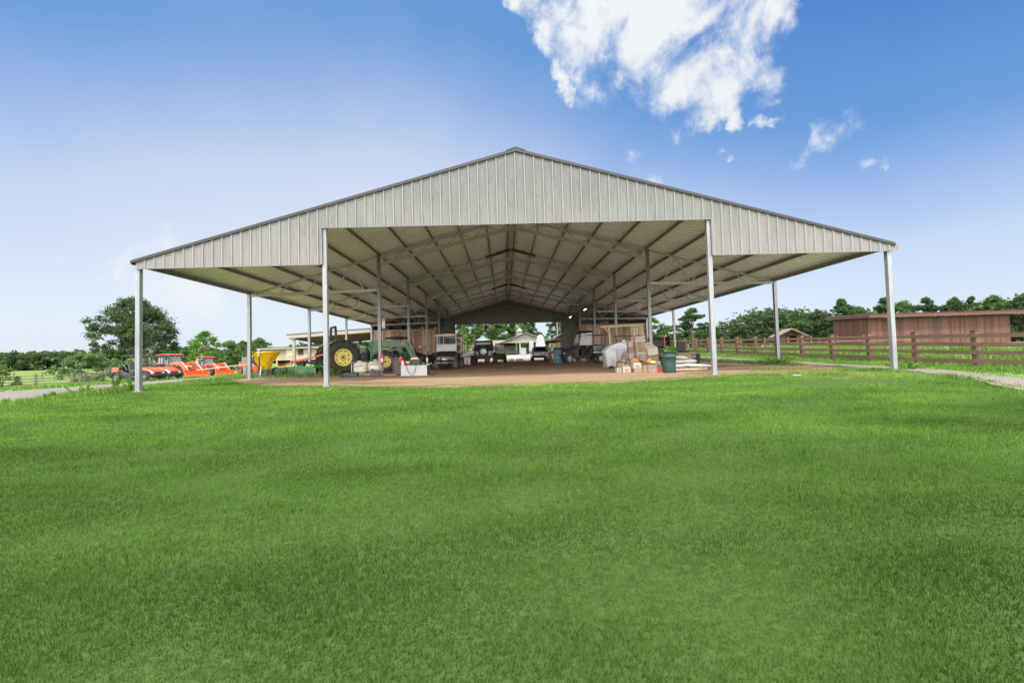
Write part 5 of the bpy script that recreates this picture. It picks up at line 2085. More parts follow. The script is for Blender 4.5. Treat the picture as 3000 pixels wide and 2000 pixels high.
    return t


def loader(root, mat_, x0, z0, xk, zk, xe, ze, yw=.62, bucket=True, bw=.95, cyl=True, bopen=0.0):
    """front loader: mast, two bent arms, cylinders, cross tube, bucket"""
    for s_ in (-1, 1):
        y = s_ * yw
        g_ = MB()
        pts = [(x0 - .12, z0 - .10), (x0 - .02, z0 + .12), (xk - .25, zk + .13), (xk + .02, zk + .11), (xk + .15, zk - .04), (xe + .10, ze + .02), (xe - .02, ze - .08), (xk - .08, zk - .14), (xk - .38, zk - .10), (x0 + .05, z0 - .13)]
        g_.prism(pts, y - .05, y + .05)
        g_.build('loader_arm', mat_, root)
        g_ = MB()
        g_.prism([(x0 - .14, z0 + .12), (x0 + .12, z0 + .10), (x0 + .16, z0 - .35), (x0 + .10, .62), (x0 - .12, .62), (x0 - .18, z0 - .3)], y * .84 - .05, y * .84 + .05)
        g_.build('mast', mat_, root)
        g_ = MB()
        g_.cyl((x0 + .10, y, z0 - .52), (xk - .30, y, zk - .22), .035, 8)
        g_.cyl((xk - .40, y, zk - .20), (xk - .05, y, zk - .08), .018, 6)
        g_.cyl((xk - .02, y + .07, zk + .12), (xe + .02, y + .07, ze + .45), .03, 8)
        g_.cyl((xe + .0, y + .07, ze + .5), (xe + .16, y + .07, ze + .16), .016, 6)
        g_.build('cylinder', M['steel'], root)
    g_ = MB()
    xm, zm = (xk * .45 + xe * .55), (zk * .45 + ze * .55)
    g_.cyl((xm, -yw, zm), (xm, yw, zm), .055, 8)
    g_.build('cross_tube', mat_, root)
    if bucket:
        g_ = MB()
        x, z = xe + .06, ze
        outline = [(x, z + .42), (x - .04, z + .02), (x + .08, z - .18), (x + .55, z - .22), (x + .62, z - .20), (x + .14, z - .12), (x + .04, z + .04), (x + .06, z + .42)]
        g_.prism(outline, -bw, bw)
        for s_ in (-1, 1):
            g_.prism([(x, z + .42), (x - .04, z + .02), (x + .08, z - .18), (x + .60, z - .21), (x + .34, z + .16)], s_ * bw - .015, s_ * bw + .015)
        g_.build('bucket', mat_, root)


def cab_tractor(label, loc, rz, sc=1.0, group=None):
    t = thing('tractor', label, 'tractor', loc, rz, group)
    t.scale = (sc, sc, sc)
    o_ = M['orange']
    g_ = MB()                            # hood
    rings = []
    for (x, w, zb, zt) in ((.05, .36, 1.0, 1.62), (.9, .36, .98, 1.56), (1.6, .34, .92, 1.44), (1.88, .29, .90, 1.28), (1.95, .24, .92, 1.12)):
        rings.append([(x, -w, zb), (x, -w, zt - .12), (x, -w * .75, zt - .02), (x, 0, zt + .02), (x, w * .75, zt - .02), (x, w, zt - .12), (x, w, zb)])
    g_.loft(rings)
    g_.build('hood', o_, t, bevel=.015)
    g_ = MB()
    for s_ in (-1, 1):
        g_.box(.5, 1.45, s_ * .365 - .012, s_ * .365 + .012, 1.02, 1.30)
    g_.box(1.90, 1.965, -.2, .2, .95, 1.16)
    g_.build('grille', M['black'], t)
    for s_ in (-1, 1):
        g_ = MB()
        g_.rbox((1.93, s_ * .17, 1.22), (.07, .16, .09))
        g_.build('headlight', M['lens'], t)
    g_ = MB()                            # chassis
    g_.box(-1.1, .1, -.30, .30, .55, 1.05)
    g_.box(.1, 1.9, -.22, .22, .50, .95)
    g_.box(1.0, 1.6, -.5, .5, .42, .58)
    g_.box(1.9, 2.1, -.3, .3, .62, .95)
    g_.cyl((-.95, -.75, .80), (-.95, .75, .80), .10, 10)
    g_.box(-.2, .35, -.62, -.42, .55, .80)
    g_.box(-.2, .35, .42, .62, .55, .80)
    g_.build('chassis', M['black'], t)
    # cab
    g_ = MB()
    b0, b1 = [(-1.30, -.60), (.12, -.52)], [(-1.22, -.58), (-.02, -.50)]
    for s_ in (-1, 1):
        g_.bar((-1.28, s_ * .60, 1.15), (-1.22, s_ * .60, 2.42), .07, .08)
        g_.bar((-.50, s_ * .66, 1.15), (-.48, s_ * .64, 2.42), .05, .05)
        g_.bar((.14, s_ * .52, 1.05), (.00, s_ * .56, 2.42), .05, .05)
        g_.bar((-1.28, s_ * .62, 1.25), (-.5, s_ * .66, 1.25), .05, .06)
        g_.bar((-.5, s_ * .66, 1.0), (.14, s_ * .53, 1.0), .05, .06)
        g_.bar((-1.22, s_ * .62, 2.40), (.0, s_ * .57, 2.40), .05, .06)
    g_.bar((.14, -.52, 1.35), (.14, .52, 1.35), .04, .05)
    g_.bar((-1.27, -.6, 1.35), (-1.27, .6, 1.35), .04, .05)
    g_.bar((.0, -.56, 2.40), (.0, .56, 2.40), .05, .05)
    g_.bar((-1.22, -.6, 2.40), (-1.22, .6, 2.40), .05, .05)
    g_.box(-1.2, .1, -.5, .5, 1.0, 1.08)
    cab = g_.build('cab_frame', M['black'], t)
    g_ = MB()
    for s_ in (-1, 1):
        g_.hexa([(-1.24, s_ * .60 - .005, 1.28), (.12, s_ * .53 - .005, 1.05), (.12, s_ * .53 + .005, 1.05), (-1.24, s_ * .60 + .005, 1.28)],
                [(-1.20, s_ * .60 - .005, 2.38), (.0, s_ * .56 - .005, 2.38), (.0, s_ * .56 + .005, 2.38), (-1.20, s_ * .60 + .005, 2.38)])
    g_.hexa([(.12, -.5, 1.37), (.13, -.5, 1.37), (.13, .5, 1.37), (.12, .5, 1.37)], [(-.01, -.55, 2.38), (.0, -.55, 2.38), (.0, .55, 2.38), (-.01, .55, 2.38)])
    g_.hexa([(-1.27, -.58, 1.37), (-1.26, -.58, 1.37), (-1.26, .58, 1.37), (-1.27, .58, 1.37)], [(-1.22, -.58, 2.38), (-1.21, -.58, 2.38), (-1.21, .58, 2.38), (-1.22, .58, 2.38)])
    g_.build('window', M['glass'], cab)
    g_ = MB()
    rings = []
    for (x, z) in ((-1.45, 2.46), (-1.38, 2.54), (-.6, 2.60), (.1, 2.56), (.22, 2.48)):
        rings.append([(x, -.66, z - .06), (x, -.62, z), (x, .62, z), (x, .66, z - .06)])
    g_.loft(rings)
    g_.build('roof', o_, t, bevel=.02)
    g_ = MB()
    for s_ in (-1, 1):
        g_.rbox((.25, s_ * .45, 2.45), (.06, .14, .09))
        g_.rbox((.20, s_ * .82, 2.05), (.05, .16, .26))
        g_.tube([(.02, s_ * .56, 2.2), (.2, s_ * .80, 2.15)], .012, 5)
    g_.build('mirror', M['black'], t)
    seat_bench(t, -.75, -.25, .25, 1.30, 'seat', .6)
    g_ = MB()
    g_.tube([(.05, 0, 1.1), (-.18, 0, 1.55)], .03, 6)
    g_.tube([(-.18 + .06 * math.sin(a), .19 * math.cos(a), 1.56 + .17 * math.sin(a)) for a in [2 * math.pi * k / 14 for k in range(15)]], .018, 5, caps=False)
    g_.build('steering_wheel', M['black'], t)
    g_ = MB()                            # exhaust
    g_.cyl((.35, -.45, 1.2), (.25, -.60, 2.45), .035, 8)
    g_.build('exhaust', M['black'], t)
    for s_ in (-1, 1):
        g_ = MB()                        # fenders
        n = 9
        inn, out_ = [], []
        for k in range(n + 1):
            a = math.radians(20 + 135 * k / n)
            inn.append((-.95 + .86 * math.cos(a), .78 + .86 * math.sin(a)))
            out_.append((-.95 + .91 * math.cos(a), .78 + .91 * math.sin(a)))
        g_.prism(inn + out_[::-1], s_ * .80 - .22, s_ * .80 + .18)
        g_.build('fender', o_, t)
        wheel(t, -.95, s_ * .80, .78, .42, .42, 'rubber', 'orange', 14)
        wheel(t, 1.25, s_ * .70, .52, .30, .28, 'rubber', 'orange', 12)
    loader(t, o_, .45, 1.50, 1.75, 1.62, 2.55, .42, .60, True, .95)
    lettering('Kubota', .12, M['white'], t, (.85, -.372, 1.42), (R(90), 0, 0))
    return t



GO = 'orange machines parked along the driveway'
GZ = lambda x, y, dz=0.02: (x, y, h(x, y) + dz)
utv('utility_vehicle', 'orange and black utility vehicle nearest the leftmost post, its cargo bed to the left', GZ(-28.7, 20.6), R(-14), False, 'orange', ('black', 'orange'), 'black', 'grey_plastic', 'rubber', GO, bedlen=1.0)
utv('utility_vehicle', 'second orange and black utility vehicle, just behind and right of the nearest one', GZ(-29.9, 24.2), R(-20), False, 'orange', ('black', 'orange'), 'black', 'grey_plastic', 'rubber', GO)
T1 = cab_tractor('larger orange cab tractor with a front loader, left of the two', GZ(-32.0, 28.9), R(-24), 1.0, GO)
T1.scale = (1.14, 1.05, .92)
T2 = dup(T1, GZ(-31.9, 33.6), R(-26), 'orange cab tractor with a front loader, right of and behind the larger one', GO, (1.0, .92, .82))
# third machine: dark compact cab loader
t = thing('compact_loader', 'small dark-cabbed orange loader at the right end of the orange row', 'loader', GZ(-29.2, 36.6), R(-24), GO)
g_ = MB()
g_.box(-1.0, .55, -.55, .55, .35, .95)
g_.hexa([(-1.25, -.5, .6), (-.9, -.5, .6), (-.9, .5, .6), (-1.25, .5, .6)], [(-1.15, -.45, 1.3), (-.9, -.45, 1.3), (-.9, .45, 1.3), (-1.15, .45, 1.3)])
g_.build('chassis', M['orange'], t)
g_ = MB()
g_.tbox(-.9, .5, -.48, .48, .95, 1.95, .08, .12, .05)
g_.build('cab', M['black'], t, bevel=.03)
g_ = MB()
g_.hexa([(.42, -.40, 1.1), (.51, -.40, 1.1), (.51, .40, 1.1), (.42, .40, 1.1)], [(.36, -.36, 1.85), (.41, -.36, 1.85), (.41, .36, 1.85), (.36, .36, 1.85)])
for s_ in (-1, 1):
    g_.hexa([(-.75, s_ * .47 - .012, 1.1), (.35, s_ * .47 - .012, 1.1), (.35, s_ * .47 + .012, 1.1), (-.75, s_ * .47 + .012, 1.1)],
            [(-.70, s_ * .44 - .012, 1.85), (.28, s_ * .44 - .012, 1.85), (.28, s_ * .44 + .012, 1.85), (-.70, s_ * .44 + .012, 1.85)])
g_.build('window', M['glass_dark'], t)
for x in (-.6, .45):
    for s_ in (-1, 1):
        wheel(t, x, s_ * .68, .40, .28, .2, 'rubber', 'orange', 10)
loader(t, M['orange'], -.35, 1.25, .95, 1.05, 1.5, .35, .62, True, .8)

# ------------------------------------------------------------------ green tractor
t = thing('green_tractor', 'big green farm tractor with yellow wheels, roll bar and folded front loader', 'tractor', GZ(-8.75, 9.5), R(36))
gm = M['green']
g_ = MB()                                # hood
rings = []
for (x, w, zb, zt) in ((.35, .33, .98, 1.60), (1.0, .33, .98, 1.56), (1.75, .31, .98, 1.48), (2.10, .27, 1.0, 1.38), (2.16, .2, 1.05, 1.25)):
    rings.append([(x, -w, zb), (x, -w, zt - .10), (x, -w * .7, zt), (x, w * .7, zt), (x, w, zt - .10), (x, w, zb)])
g_.loft(rings)
hood = g_.build('hood', gm, t, bevel=.02)
g_ = MB()
g_.prism([(.45, 1.34), (2.05, 1.22), (2.05, 1.27), (.45, 1.44)], -.338, .338)
g_.build('stripe', M['yellow_rim'], hood)
g_ = MB()
g_.box(.45, 2.0, -.27, .27, .62, .98)
g_.box(.5, 1.9, -.34, -.30, .98, 1.10)
g_.box(1.95, 2.25, -.24, .24, .55, 1.0)
g_.cyl((1.0, -.35, .80), (1.7, -.35, .80), .07, 8)
g_.build('engine', M['black'], t)
g_ = MB()                                # transmission / platform
g_.box(-.75, .45, -.30, .30, .50, 1.00)
g_.box(-.35, .50, -.62, .62, .82, .88)
g_.box(.28, .42, -.36, .36, .88, 1.55)
g_.box(1.35, 1.65, -.55, .55, .44, .60)
g_.cyl((-.62, -.8, .83), (-.62, .8, .83), .12, 10)
g_.build('chassis', gm, t)
g_ = MB()                                # dash, levers, seat, step
g_.tube([(.34, 0, 1.5), (.10, 0, 1.72)], .03, 6)
g_.tube([(.10 + .07 * math.sin(a), .19 * math.cos(a), 1.72 + .16 * math.sin(a)) for a in [2 * math.pi * k / 14 for k in range(15)]], .016, 5, caps=False)
for k in range(5):
    g_.tube([(-.1 + k * .09, -.42, .95), (-.02 + k * .10, -.46, 1.45 + .05 * (k % 2))], .012, 5)
g_.build('controls', M['black'], t)
seat_bench(t, -.42, -.25, .25, 1.25, 'seat', .5)
g_ = MB()
for z in (.48, .70):
    g_.box(-.12, .34, -.80, -.60, z, z + .03)
for x in (-.12, .32):
    g_.box(x, x + .03, -.80, -.60, .48, .90)
g_.box(-.02, .24, -.812, -.80, .55, .68)
g_.build('step', M['black'], t)
g_ = MB()                                # roll bar
pts = [(-.78, -.46, .95), (-.80, -.46, 1.50), (-.82, -.45, 2.28), (-.82, -.38, 2.40), (-.82, .38, 2.40), (-.82, .45, 2.28), (-.80, .46, 1.50), (-.78, .46, .95)]
for a, b in zip(pts, pts[1:]):
    g_.bar(a, b, .10, .10)
g_.build('roll_bar', M['black'], t)
for s_ in (-1, 1):
    g_ = MB()
    g_.rbox((-.90, s_ * .46, 1.62), (.05, .12, .16))
    g_.build('warning_light', M['tail'], t)
    g_ = MB()                            # fenders
    n = 10
    inn, out_ = [], []
    for k in range(n + 1):
        a = math.radians(12 + 128 * k / n)
        inn.append((-.62 + .90 * math.cos(a), .83 + .88 * math.sin(a)))
        out_.append((-.62 + .94 * math.cos(a), .83 + .92 * math.sin(a)))
    g_.prism(inn + out_[::-1], min(s_ * .42, s_ * .88), max(s_ * .42, s_ * .88))
    g_.prism([(-.62, .9)] + inn, min(s_ * .42, s_ * .46), max(s_ * .42, s_ * .46))
    g_.build('fender', gm, t)
    wheel(t, -.62, s_ * .86, .83, .46, .44, 'rubber', 'yellow_rim', 16, 0, .5)
    wheel(t, 1.60, s_ * .80, .55, .34, .31, 'rubber', 'yellow_rim', 14, 0, .4)
# loader with rounded masts and raised knee
for s_ in (-1, 1):
    y = s_ * .66
    g_ = MB()
    g_.prism([(.86, 1.62), (1.02, 1.72), (1.20, 1.70), (2.75, 1.66), (3.02, 1.60), (3.14, 1.42), (3.50, .55), (3.46, .42), (3.34, .42), (3.18, .72), (2.86, 1.30), (2.70, 1.40), (1.30, 1.34), (.95, 1.30), (.84, 1.45)], y - .055, y + .055)
    arm = g_.build('loader_arm', gm, t)
    g_ = MB()
    n = 10
    pts = [(1.06 + .27 * math.cos(a), 1.36 + .34 * math.sin(a)) for a in [math.radians(-20 + 250 * k / n) for k in range(n + 1)]]
    pts += [(.90, .95), (.90, .62), (.96, .55), (1.14, .55), (1.20, .62), (1.20, .95)]
    g_.prism(pts, s_ * .56 - .045, s_ * .56 + .045)
    g_.build('mast', gm, t)
    g_ = MB()
    g_.cyl((1.14, y, .98), (2.35, y, 1.22), .045, 8)
    g_.cyl((2.3, y, 1.21), (2.75, y, 1.33), .022, 6)
    g_.cyl((3.02, y + .08 * s_, 1.58), (3.34, y + .08 * s_, .95), .04, 8)
    g_.cyl((3.34, y + .08 * s_, .97), (3.52, y + .08 * s_, .62), .02, 6)
    g_.build('cylinder', M['steel'], t)
g_ = MB()
g_.cyl((3.1, -.66, 1.0), (3.1, .66, 1.0), .07, 10)
g_.build('cross_tube', gm, t)
g_ = MB()
g_.box(3.46, 3.52, -.62, .62, .30, .85)
for s_ in (-1, 1):
    g_.box(3.50, 3.60, s_ * .3 - .05, s_ * .3 + .05, .2, 1.0)
g_.build('carrier', gm, t)
lettering('540', .13, M['yellow_rim'], arm, (2.7, -.725, 1.52), (R(90), 0, 0))
lettering('5410', .09, M['green'], hood, (.72, -.345, 1.40), (R(90), 0, 0))

# dark open utility vehicle behind the tractor
utv('utility_vehicle', 'dark utility vehicle with an open black roll cage behind the green tractor loader', GZ(-7.2, 14.6), R(-35), False, 'green_dark', ('black', 'black'), 'black', 'black', 'rubber')

# ------------------------------------------------------------------ spreader
t = thing('spreader', 'yellow cone hopper spreader with a dark frame parked by the second left post', 'spreader', GZ(-12.45, 8.1), R(8))
g_ = MB()
g_.lathe([(.12, .30), (.14, .33), (.69, 1.18), (.71, 1.19), (.71, 1.22), (.685, 1.22), (.66, 1.17), (.11, .38)], 28)
g_.build('hopper', M['yellow'], t)
for k, a in enumerate((-150, -90)):
    pass
g_ = MB()                                # frame
g_.tube([(-.45, -.62, .22), (-.62, -.50, .55), (-.50, -.62, 1.00), (-.18, -.70, 1.28)], .035, 6)
g_.bar((-.62, -.50, .2), (-.30, -.56, 1.0), .09, .05)
g_.bar((.0, -.66, .0), (-.02, -.70, 1.25), .05, .05)
g_.bar((-.5, -.5, .25), (.3, -.5, .25), .05, .05)
g_.bar((-.5, .5, .25), (.3, .5, .25), .05, .05)
g_.bar((-.5, -.5, .25), (-.5, .5, .25), .05, .05)
g_.bar((.3, -.5, .25), (.3, .5, .25), .05, .05)
g_.bar((-.55, .5, .2), (-.30, .6, 1.0), .06, .05)
g_.cyl((-.62, -.4, .32), (-.45, -.4, .32), .1, 8)
g_.build('frame', M['black_gloss'], t)
g_ = MB()
g_.bar((-.02, -.72, 1.02), (-.02, -.72, 1.36), .07, .03)
g_.bar((.02, -.70, 0), (.05, -.66, .5), .06, .04)
g_.build('bracket', M['light_metal'], t)
g_ = MB()
g_.cyl((-.75, -.3, .08), (-.75, -.3, .5), .13, 12)
g_.cyl((0, 0, .12), (0, 0, .20), .32, 20)
g_.box(-.14, .14, -.14, .14, .18, .36)
g_.build('spinner', M['grey_plastic'], t)
g_ = MB()
# red warning stickers following the cone
def cone(a, z):
    r_ = .14 + (z - .33) * (.55 / .85) + .012
    return (r_ * math.cos(a), r_ * math.sin(a), z)
for (p, q_) in (((-.85, .62), (-.55, 1.00)), ((-.55, 1.00), (-.62, .66)), ((-.62, .66), (-.98, .70))):
    pass
A0 = -R(90)
def strip(P, w=.018):
    for a, b in zip(P, P[1:]):
        g_.bar(cone(*a), cone(*b), .006, w)
strip([(A0 + .55, .66), (A0 + .95, .99), (A0 + .92, .62), (A0 + .55, .66)])
for (a0, z) in ((A0 - .12, 1.06), (A0 + .82, 1.14)):
    pass
g_.rbox(cone(A0 + .10, 1.08), (.11, .012, .06), rx=-.5)
g_.rbox(cone(A0 + .86, 1.13), (.05, .012, .05), rz=.8, rx=-.5)
g_.build('sticker', M['ink_red'], t)
g_ = MB()
g_.bar((-1.0, -.2, .62), (-3.3, .4, .42), .05, .05)
g_.bar((-.6, -.25, .64), (-1.0, -.2, .62), .05, .05)
g_.build('drawbar', M['pallet'], t)

# green rotary mower
t = thing('rotary_mower', 'faded green rotary mower deck with a tall hitch frame between the spreader and the tractor', 'mower', GZ(-10.95, 9.3), R(4))
g_ = MB()
g_.box(-1.25, .75, -.75, .75, .33, .37)
g_.box(-1.25, .75, -.78, -.75, .02, .37)
g_.box(-1.25, .75, .75, .78, .02, .37)
g_.box(-1.28, -1.25, -.75, .75, .10, .37)
g_.cyl((-.25, 0, .37), (-.25, 0, .5), .2, 12)
for y in (-.4, .4):
    g_.bar((-1.2, y, .39), (.7, y, .39), .06, .05)
g_.build('deck', M['green_light'], t)
g_ = MB()
g_.hexa([(.55, -.6, .37), (.9, -.6, .30), (.9, .6, .30), (.55, .6, .37)], [(.55, -.45, .55), (.80, -.45, .45), (.80, .45, .45), (.55, .45, .55)])
for s_ in (-1, 1):
    g_.bar((.80, s_ * .35, .3), (1.15, s_ * .06, 1.12), .05, .08)
    g_.bar((1.15, s_ * .06, 1.12), (1.35, s_ * .35, .35), .05, .08)
    g_.bar((.6, s_ * .38, .45), (1.4, s_ * .38, .35), .06, .08)
    g_.rbox((1.4, s_ * .38, .42), (.08, .05, .26))
g_.rbox((1.15, 0, 1.16), (.10, .16, .16))
g_.build('hitch_frame', M['green'], t)
g_ = MB()
g_.rbox((-.25, 0, .6), (.36, .3, .24))
g_.cyl((-.08, 0, .62), (.9, 0, .62), .055, 8)
g_.cyl((.25, 0, .62), (.55, 0, .62), .11, 10)
g_.box(.75, 1.7, -.42, -.36, .10, .34)
g_.box(.75, 1.7, .36, .42, .10, .34)
g_.box(.75, 1.5, -.4, .4, .18, .22)
g_.build('gearbox', M['black'], t)
wheel(t, -1.55, 0, .22, .12, .12, 'rubber', 'steel')
# orange bar resting across
g_ = MB()
g_.bar((-.95, -.2, .56), (1.05, -.1, 1.04), .07, .10)
g_.bar((-.95, -.2, .56), (-1.25, -.2, .52), .16, .12)
tag(g_.build('tow_bar', M['orange'], None, GZ(-10.95, 9.2), R(2)), 'rusty orange bar lying up across the green mower', 'bar')
# flat pipes on the ground by the post
for i, (x, y, a, L) in enumerate(((-13.1, 7.35, .05, 1.6), (-12.0, 7.15, .12, .8))):
    g_ = MB()
    g_.cyl((-L / 2, 0, .03), (L / 2, 0, .03), .028, 8)
    tag(g_.build('pipe', M['greywood'], None, GZ(x, y), a), ('long' if i == 0 else 'short') + ' pale pipe lying on the ground at the foot of the second left post', 'pipe')
# row of planks under the mower edge
g_ = MB()
g_.box(-1.0, 1.0, -.08, .08, 0, .06)
tag(g_.build('plank', M['greywood'], None, GZ(-10.6, 8.15), .04), 'weathered plank lying in front of the green mower deck', 'plank')

# ------------------------------------------------------------------ around the tractor
t = thing('sprayer', 'cream plastic sprayer tank with thin metal boom in front of the green tractor', 'sprayer', GZ(-6.9, 6.6), R(3))
g_ = MB()
g_.cbox(-.62, .02, -.30, .30, .10, .62, .10)
g_.cyl((-.40, 0, .60), (-.40, 0, .68), .10, 12)
g_.build('tank', M['offwhite'], t, bevel=.03)
g_ = MB()
g_.lathe([(.02, -.34), (.20, -.34), (.30, -.22), (.31, 0), (.30, .22), (.20, .34), (.02, .34)], 20, 'X', (.34, 0, .36))
g_.cyl((.34, 0, .66), (.34, 0, .72), .09, 12)
g_.build('tank', M['offwhite'], t)
g_ = MB()
g_.tube([(-.66, -.36, .52), (-.66, -.36, .60), (.55, -.36, .66), (.55, -.36, .52), (-.62, -.36, .44), (-.66, -.36, .52)], .014, 5)
g_.tube([(-.55, -.35, .42), (-.35, -.37, .32), (-.22, -.36, .05)], .012, 5)
g_.bar((-.65, -.34, .05), (.70, -.34, .05), .04, .05)
g_.bar((-.65, .34, .05), (.70, .34, .05), .04, .05)
g_.bar((.68, -.34, .05), (.68, -.34, .62), .03, .03)
g_.bar((-.66, -.34, .05), (-.66, -.34, .58), .03, .03)
g_.build('boom', M['steel'], t)
g_ = MB()
g_.cyl((-.02, -.38, .34), (-.02, -.30, .34), .07, 12)
g_.build('fitting', M['pallet'], t)
# red engine on the ground
t = thing('pump_engine', 'small rusty red pump engine on the ground before the cream tank', 'pump', GZ(-6.35, 5.75), R(5))
g_ = MB()
g_.box(-.30, .32, -.14, .14, .02, .05)
g_.rbox((-.08, 0, .16), (.26, .22, .20))
g_.cyl((.12, -.1, .15), (.12, .1, .15), .09, 12)
g_.cyl((-.1, 0, .24), (-.1, 0, .32), .07, 10)
g_.build('engine', M['maroon'], t)
g_ = MB()
g_.tube([(-.34, -.1, .03), (-.34, -.1, .26), (.32, -.1, .26), (.34, -.1, .03)], .014, 6)
g_.tube([(.2, .0, .12), (.3, -.08, .2), (.36, -.05, .05)], .02, 6)
g_.build('guard', M['rust'], t)
t = thing('toolbox', 'small dark green metal box on the dirt left of the pump engine', 'box', GZ(-7.35, 5.6), R(2))
g_ = MB()
g_.cbox(-.30, .30, -.14, .14, 0, .19, .012)
g_.build('body', M['green_dark'], t)
g_ = MB()
g_.cyl((-.47, 0, .09), (-.31, 0, .09), .085, 12)
g_.cyl((-.50, 0, .14), (-.46, 0, .14), .04, 8)
g_.build('motor', M['black'], t)
# board under the post
for i, (x, y, L, z) in enumerate(((-5.9, 5.9, .9, .05), (-5.0, 6.2, .5, .16))):
    g_ = MB()
    g_.box(-L / 2, L / 2, -.08, .08, 0, z)
    tag(g_.build('timber', M['pallet'], None, GZ(x, y), .03), ('flat dark plank lying at the foot of the first inner left post' if i == 0 else 'short squared wooden block right of the grey bin'), 'timber')
# grey bin
t = thing('trash_bin', 'grey plastic bin standing behind the first inner left post', 'bin', GZ(-5.6, 6.9))
g_ = MB()
g_.lathe([(.23, 0), (.24, .02), (.29, .72), (.31, .72), (.31, .76), (.28, .76), (.27, .70), (.22, .04)], 24)
g_.lathe([(.297, .58), (.305, .60), (.300, .62)], 24)
g_.build('body', M['grey_plastic'], t)
# fire extinguisher and sign on the post
t = thing('fire_extinguisher', 'red fire extinguisher hanging on the first inner left post', 'extinguisher', (-6.13, 6.20, .98))
g_ = MB()
g_.lathe([(.01, 0), (.07, .01), (.075, .05), (.075, .38), (.05, .45), (.025, .47), (.02, .50)], 14)
g_.build('cylinder', M['red'], t)
g_ = MB()
g_.rbox((0, 0, .53), (.05, .05, .06))
g_.rbox((.03, -.02, .57), (.10, .03, .02))
g_.tube([(.02, 0, .52), (.09, 0, .45), (.08, 0, .2)], .012, 5)
g_.build('nozzle', M['black'], t)
g_ = MB()
g_.box(-.05, .05, -.079, -.074, .12, .27)
g_.build('sticker', M['label'], t)
t = thing('sign', 'narrow white sign with red upright lettering on the first inner left post', 'sign', (-6.05, 6.19, 2.62))
g_ = MB()
g_.box(-.075, .075, 0, .006, 0, .44)
g_.build('panel', M['label'], t)
g_ = MB()
g_.box(-.07, -.058, -.003, 0, .01, .43)
g_.box(.058, .07, -.003, 0, .01, .43)
g_.box(-.058, .058, -.003, 0, .01, .022)
g_.box(-.058, .058, -.003, 0, .34, .43)
g_.prism([(-.04, .09), (.04, .09), (0, .035)], -.003, 0)
g_.build('red_frame', M['ink_red'], t)
lettering('FIRE', .055, M['label'], t, (0, -.005, .385), FRONT)
lettering('EXTINGUISHER', .036, M['ink_red'], t, (0, -.003, .21), (R(90), R(-90), 0))

# white steel box with things on it
t = thing('steel_box', 'low white metal box with a black hose loop hanging down its front', 'box', GZ(-4.42, 5.2, .0), R(-4))
g_ = MB()
g_.cbox(-.60, .55, -.22, .30, .0, .46, .01)
g_.build('body', M['white'], t)
g_ = MB()
for x in (-.57, -.33, -.02, .18):
    g_.rbox((x, -.224, .375), (.05, .006, .018))
g_.box(.545, .553, -.22, .30, .03, .44)
g_.build('slot', M['ink'], t)
g_ = MB()
pts = [(-.34, -.235, .47), (-.345, -.24, .38), (-.28, -.245, .22), (-.20, -.245, .10), (-.12, -.245, .045), (-.04, -.245, .09), (.04, -.245, .22), (.07, -.24, .38), (.075, -.235, .47)]
g_.tube(pts, .010, 6)
tag(g_.build('hose', M['hose'], None, GZ(-4.42, 5.2, .0), R(-4)), 'thin black hose looped down the front of the white metal box', 'hose')
bz = h(-4.42, 5.2) + .46
t = thing('pump', 'dark teal engine with a cream cover and red cap standing on the white box', 'pump', (-4.45, 5.25, bz), R(0))
g_ = MB()
g_.cbox(-.22, .24, -.14, .18, .02, .26, .02)
g_.build('housing', M['green_dark'], t)
g_ = MB()
g_.tbox(-.18, .16, -.12, .14, .26, .33, .05, .05, .03)
g_.build('cover', M['offwhite'], t)
g_ = MB()
g_.lathe([(.13, .33), (.12, .38), (.06, .42), (.01, .43)], 14)
g_.build('cap', M['red'], t)
t = thing('hose_reel', 'small red reel with a white hub at the left end of the white box', 'reel', (-4.73, 5.10, bz))
g_ = MB()
for x in (-.09, .07):
    g_.cyl((x, 0, .13), (x + .02, 0, .13), .11, 16)
g_.box(-.10, .10, -.07, .07, 0, .02)
g_.build('reel', M['red'], t)
g_ = MB()
g_.cyl((-.07, 0, .13), (.07, 0, .13), .05, 12)
g_.build('hub', M['label'], t)
g_ = MB()
g_.cbox(-.055, .055, -.04, .04, 0, .20, .012)
g_.cyl((0, 0, .20), (0, 0, .24), .02, 8)
tag(g_.build('jug', M['label'], None, (-4.98, 5.22, bz)), 'white jug at the far left end of the white box', 'jug')
g_ = MB()
g_.tube([(-.08, .02, 0), (-.09, .0, .16), (-.14, -.02, .30), (-.11, .02, .40)], .03, 6)
g_.rbox((-.09, 0, .33), (.09, .08, .14), ry=.3)
tag(g_.build('hand_pump', M['red'], None, (-5.0, 5.34, bz)), 'red hand pump leaning at the left end of the white box behind the jug', 'pump')
g_ = MB()
g_.cyl((0, -.02, .06), (.0, .06, .06), .06, 10)
g_.tube([(.02, 0, .05), (.16, .02, .1), (.3, 0, .04)], .018, 5)
g_.rbox((.34, 0, .05), (.12, .1, .08))
tag(g_.build('coupling', M['maroon'], None, (-4.12, 5.25, bz)), 'dark red coupling and short pipe at the right end of the white box', 'coupling')
# jacks and stand by the box
g_ = MB()
g_.cyl((0, 0, 0), (0, 0, .75), .035, 8)
g_.rbox((0, 0, .62), (.09, .09, .16))
g_.rbox((0, 0, .02), (.26, .26, .03))
g_.rbox((.02, 0, .35), (.12, .08, .12))
tag(g_.build('jack', M['offwhite'], None, GZ(-4.5, 8.6)), 'upright pale trailer jack just left of the golf cart', 'jack')

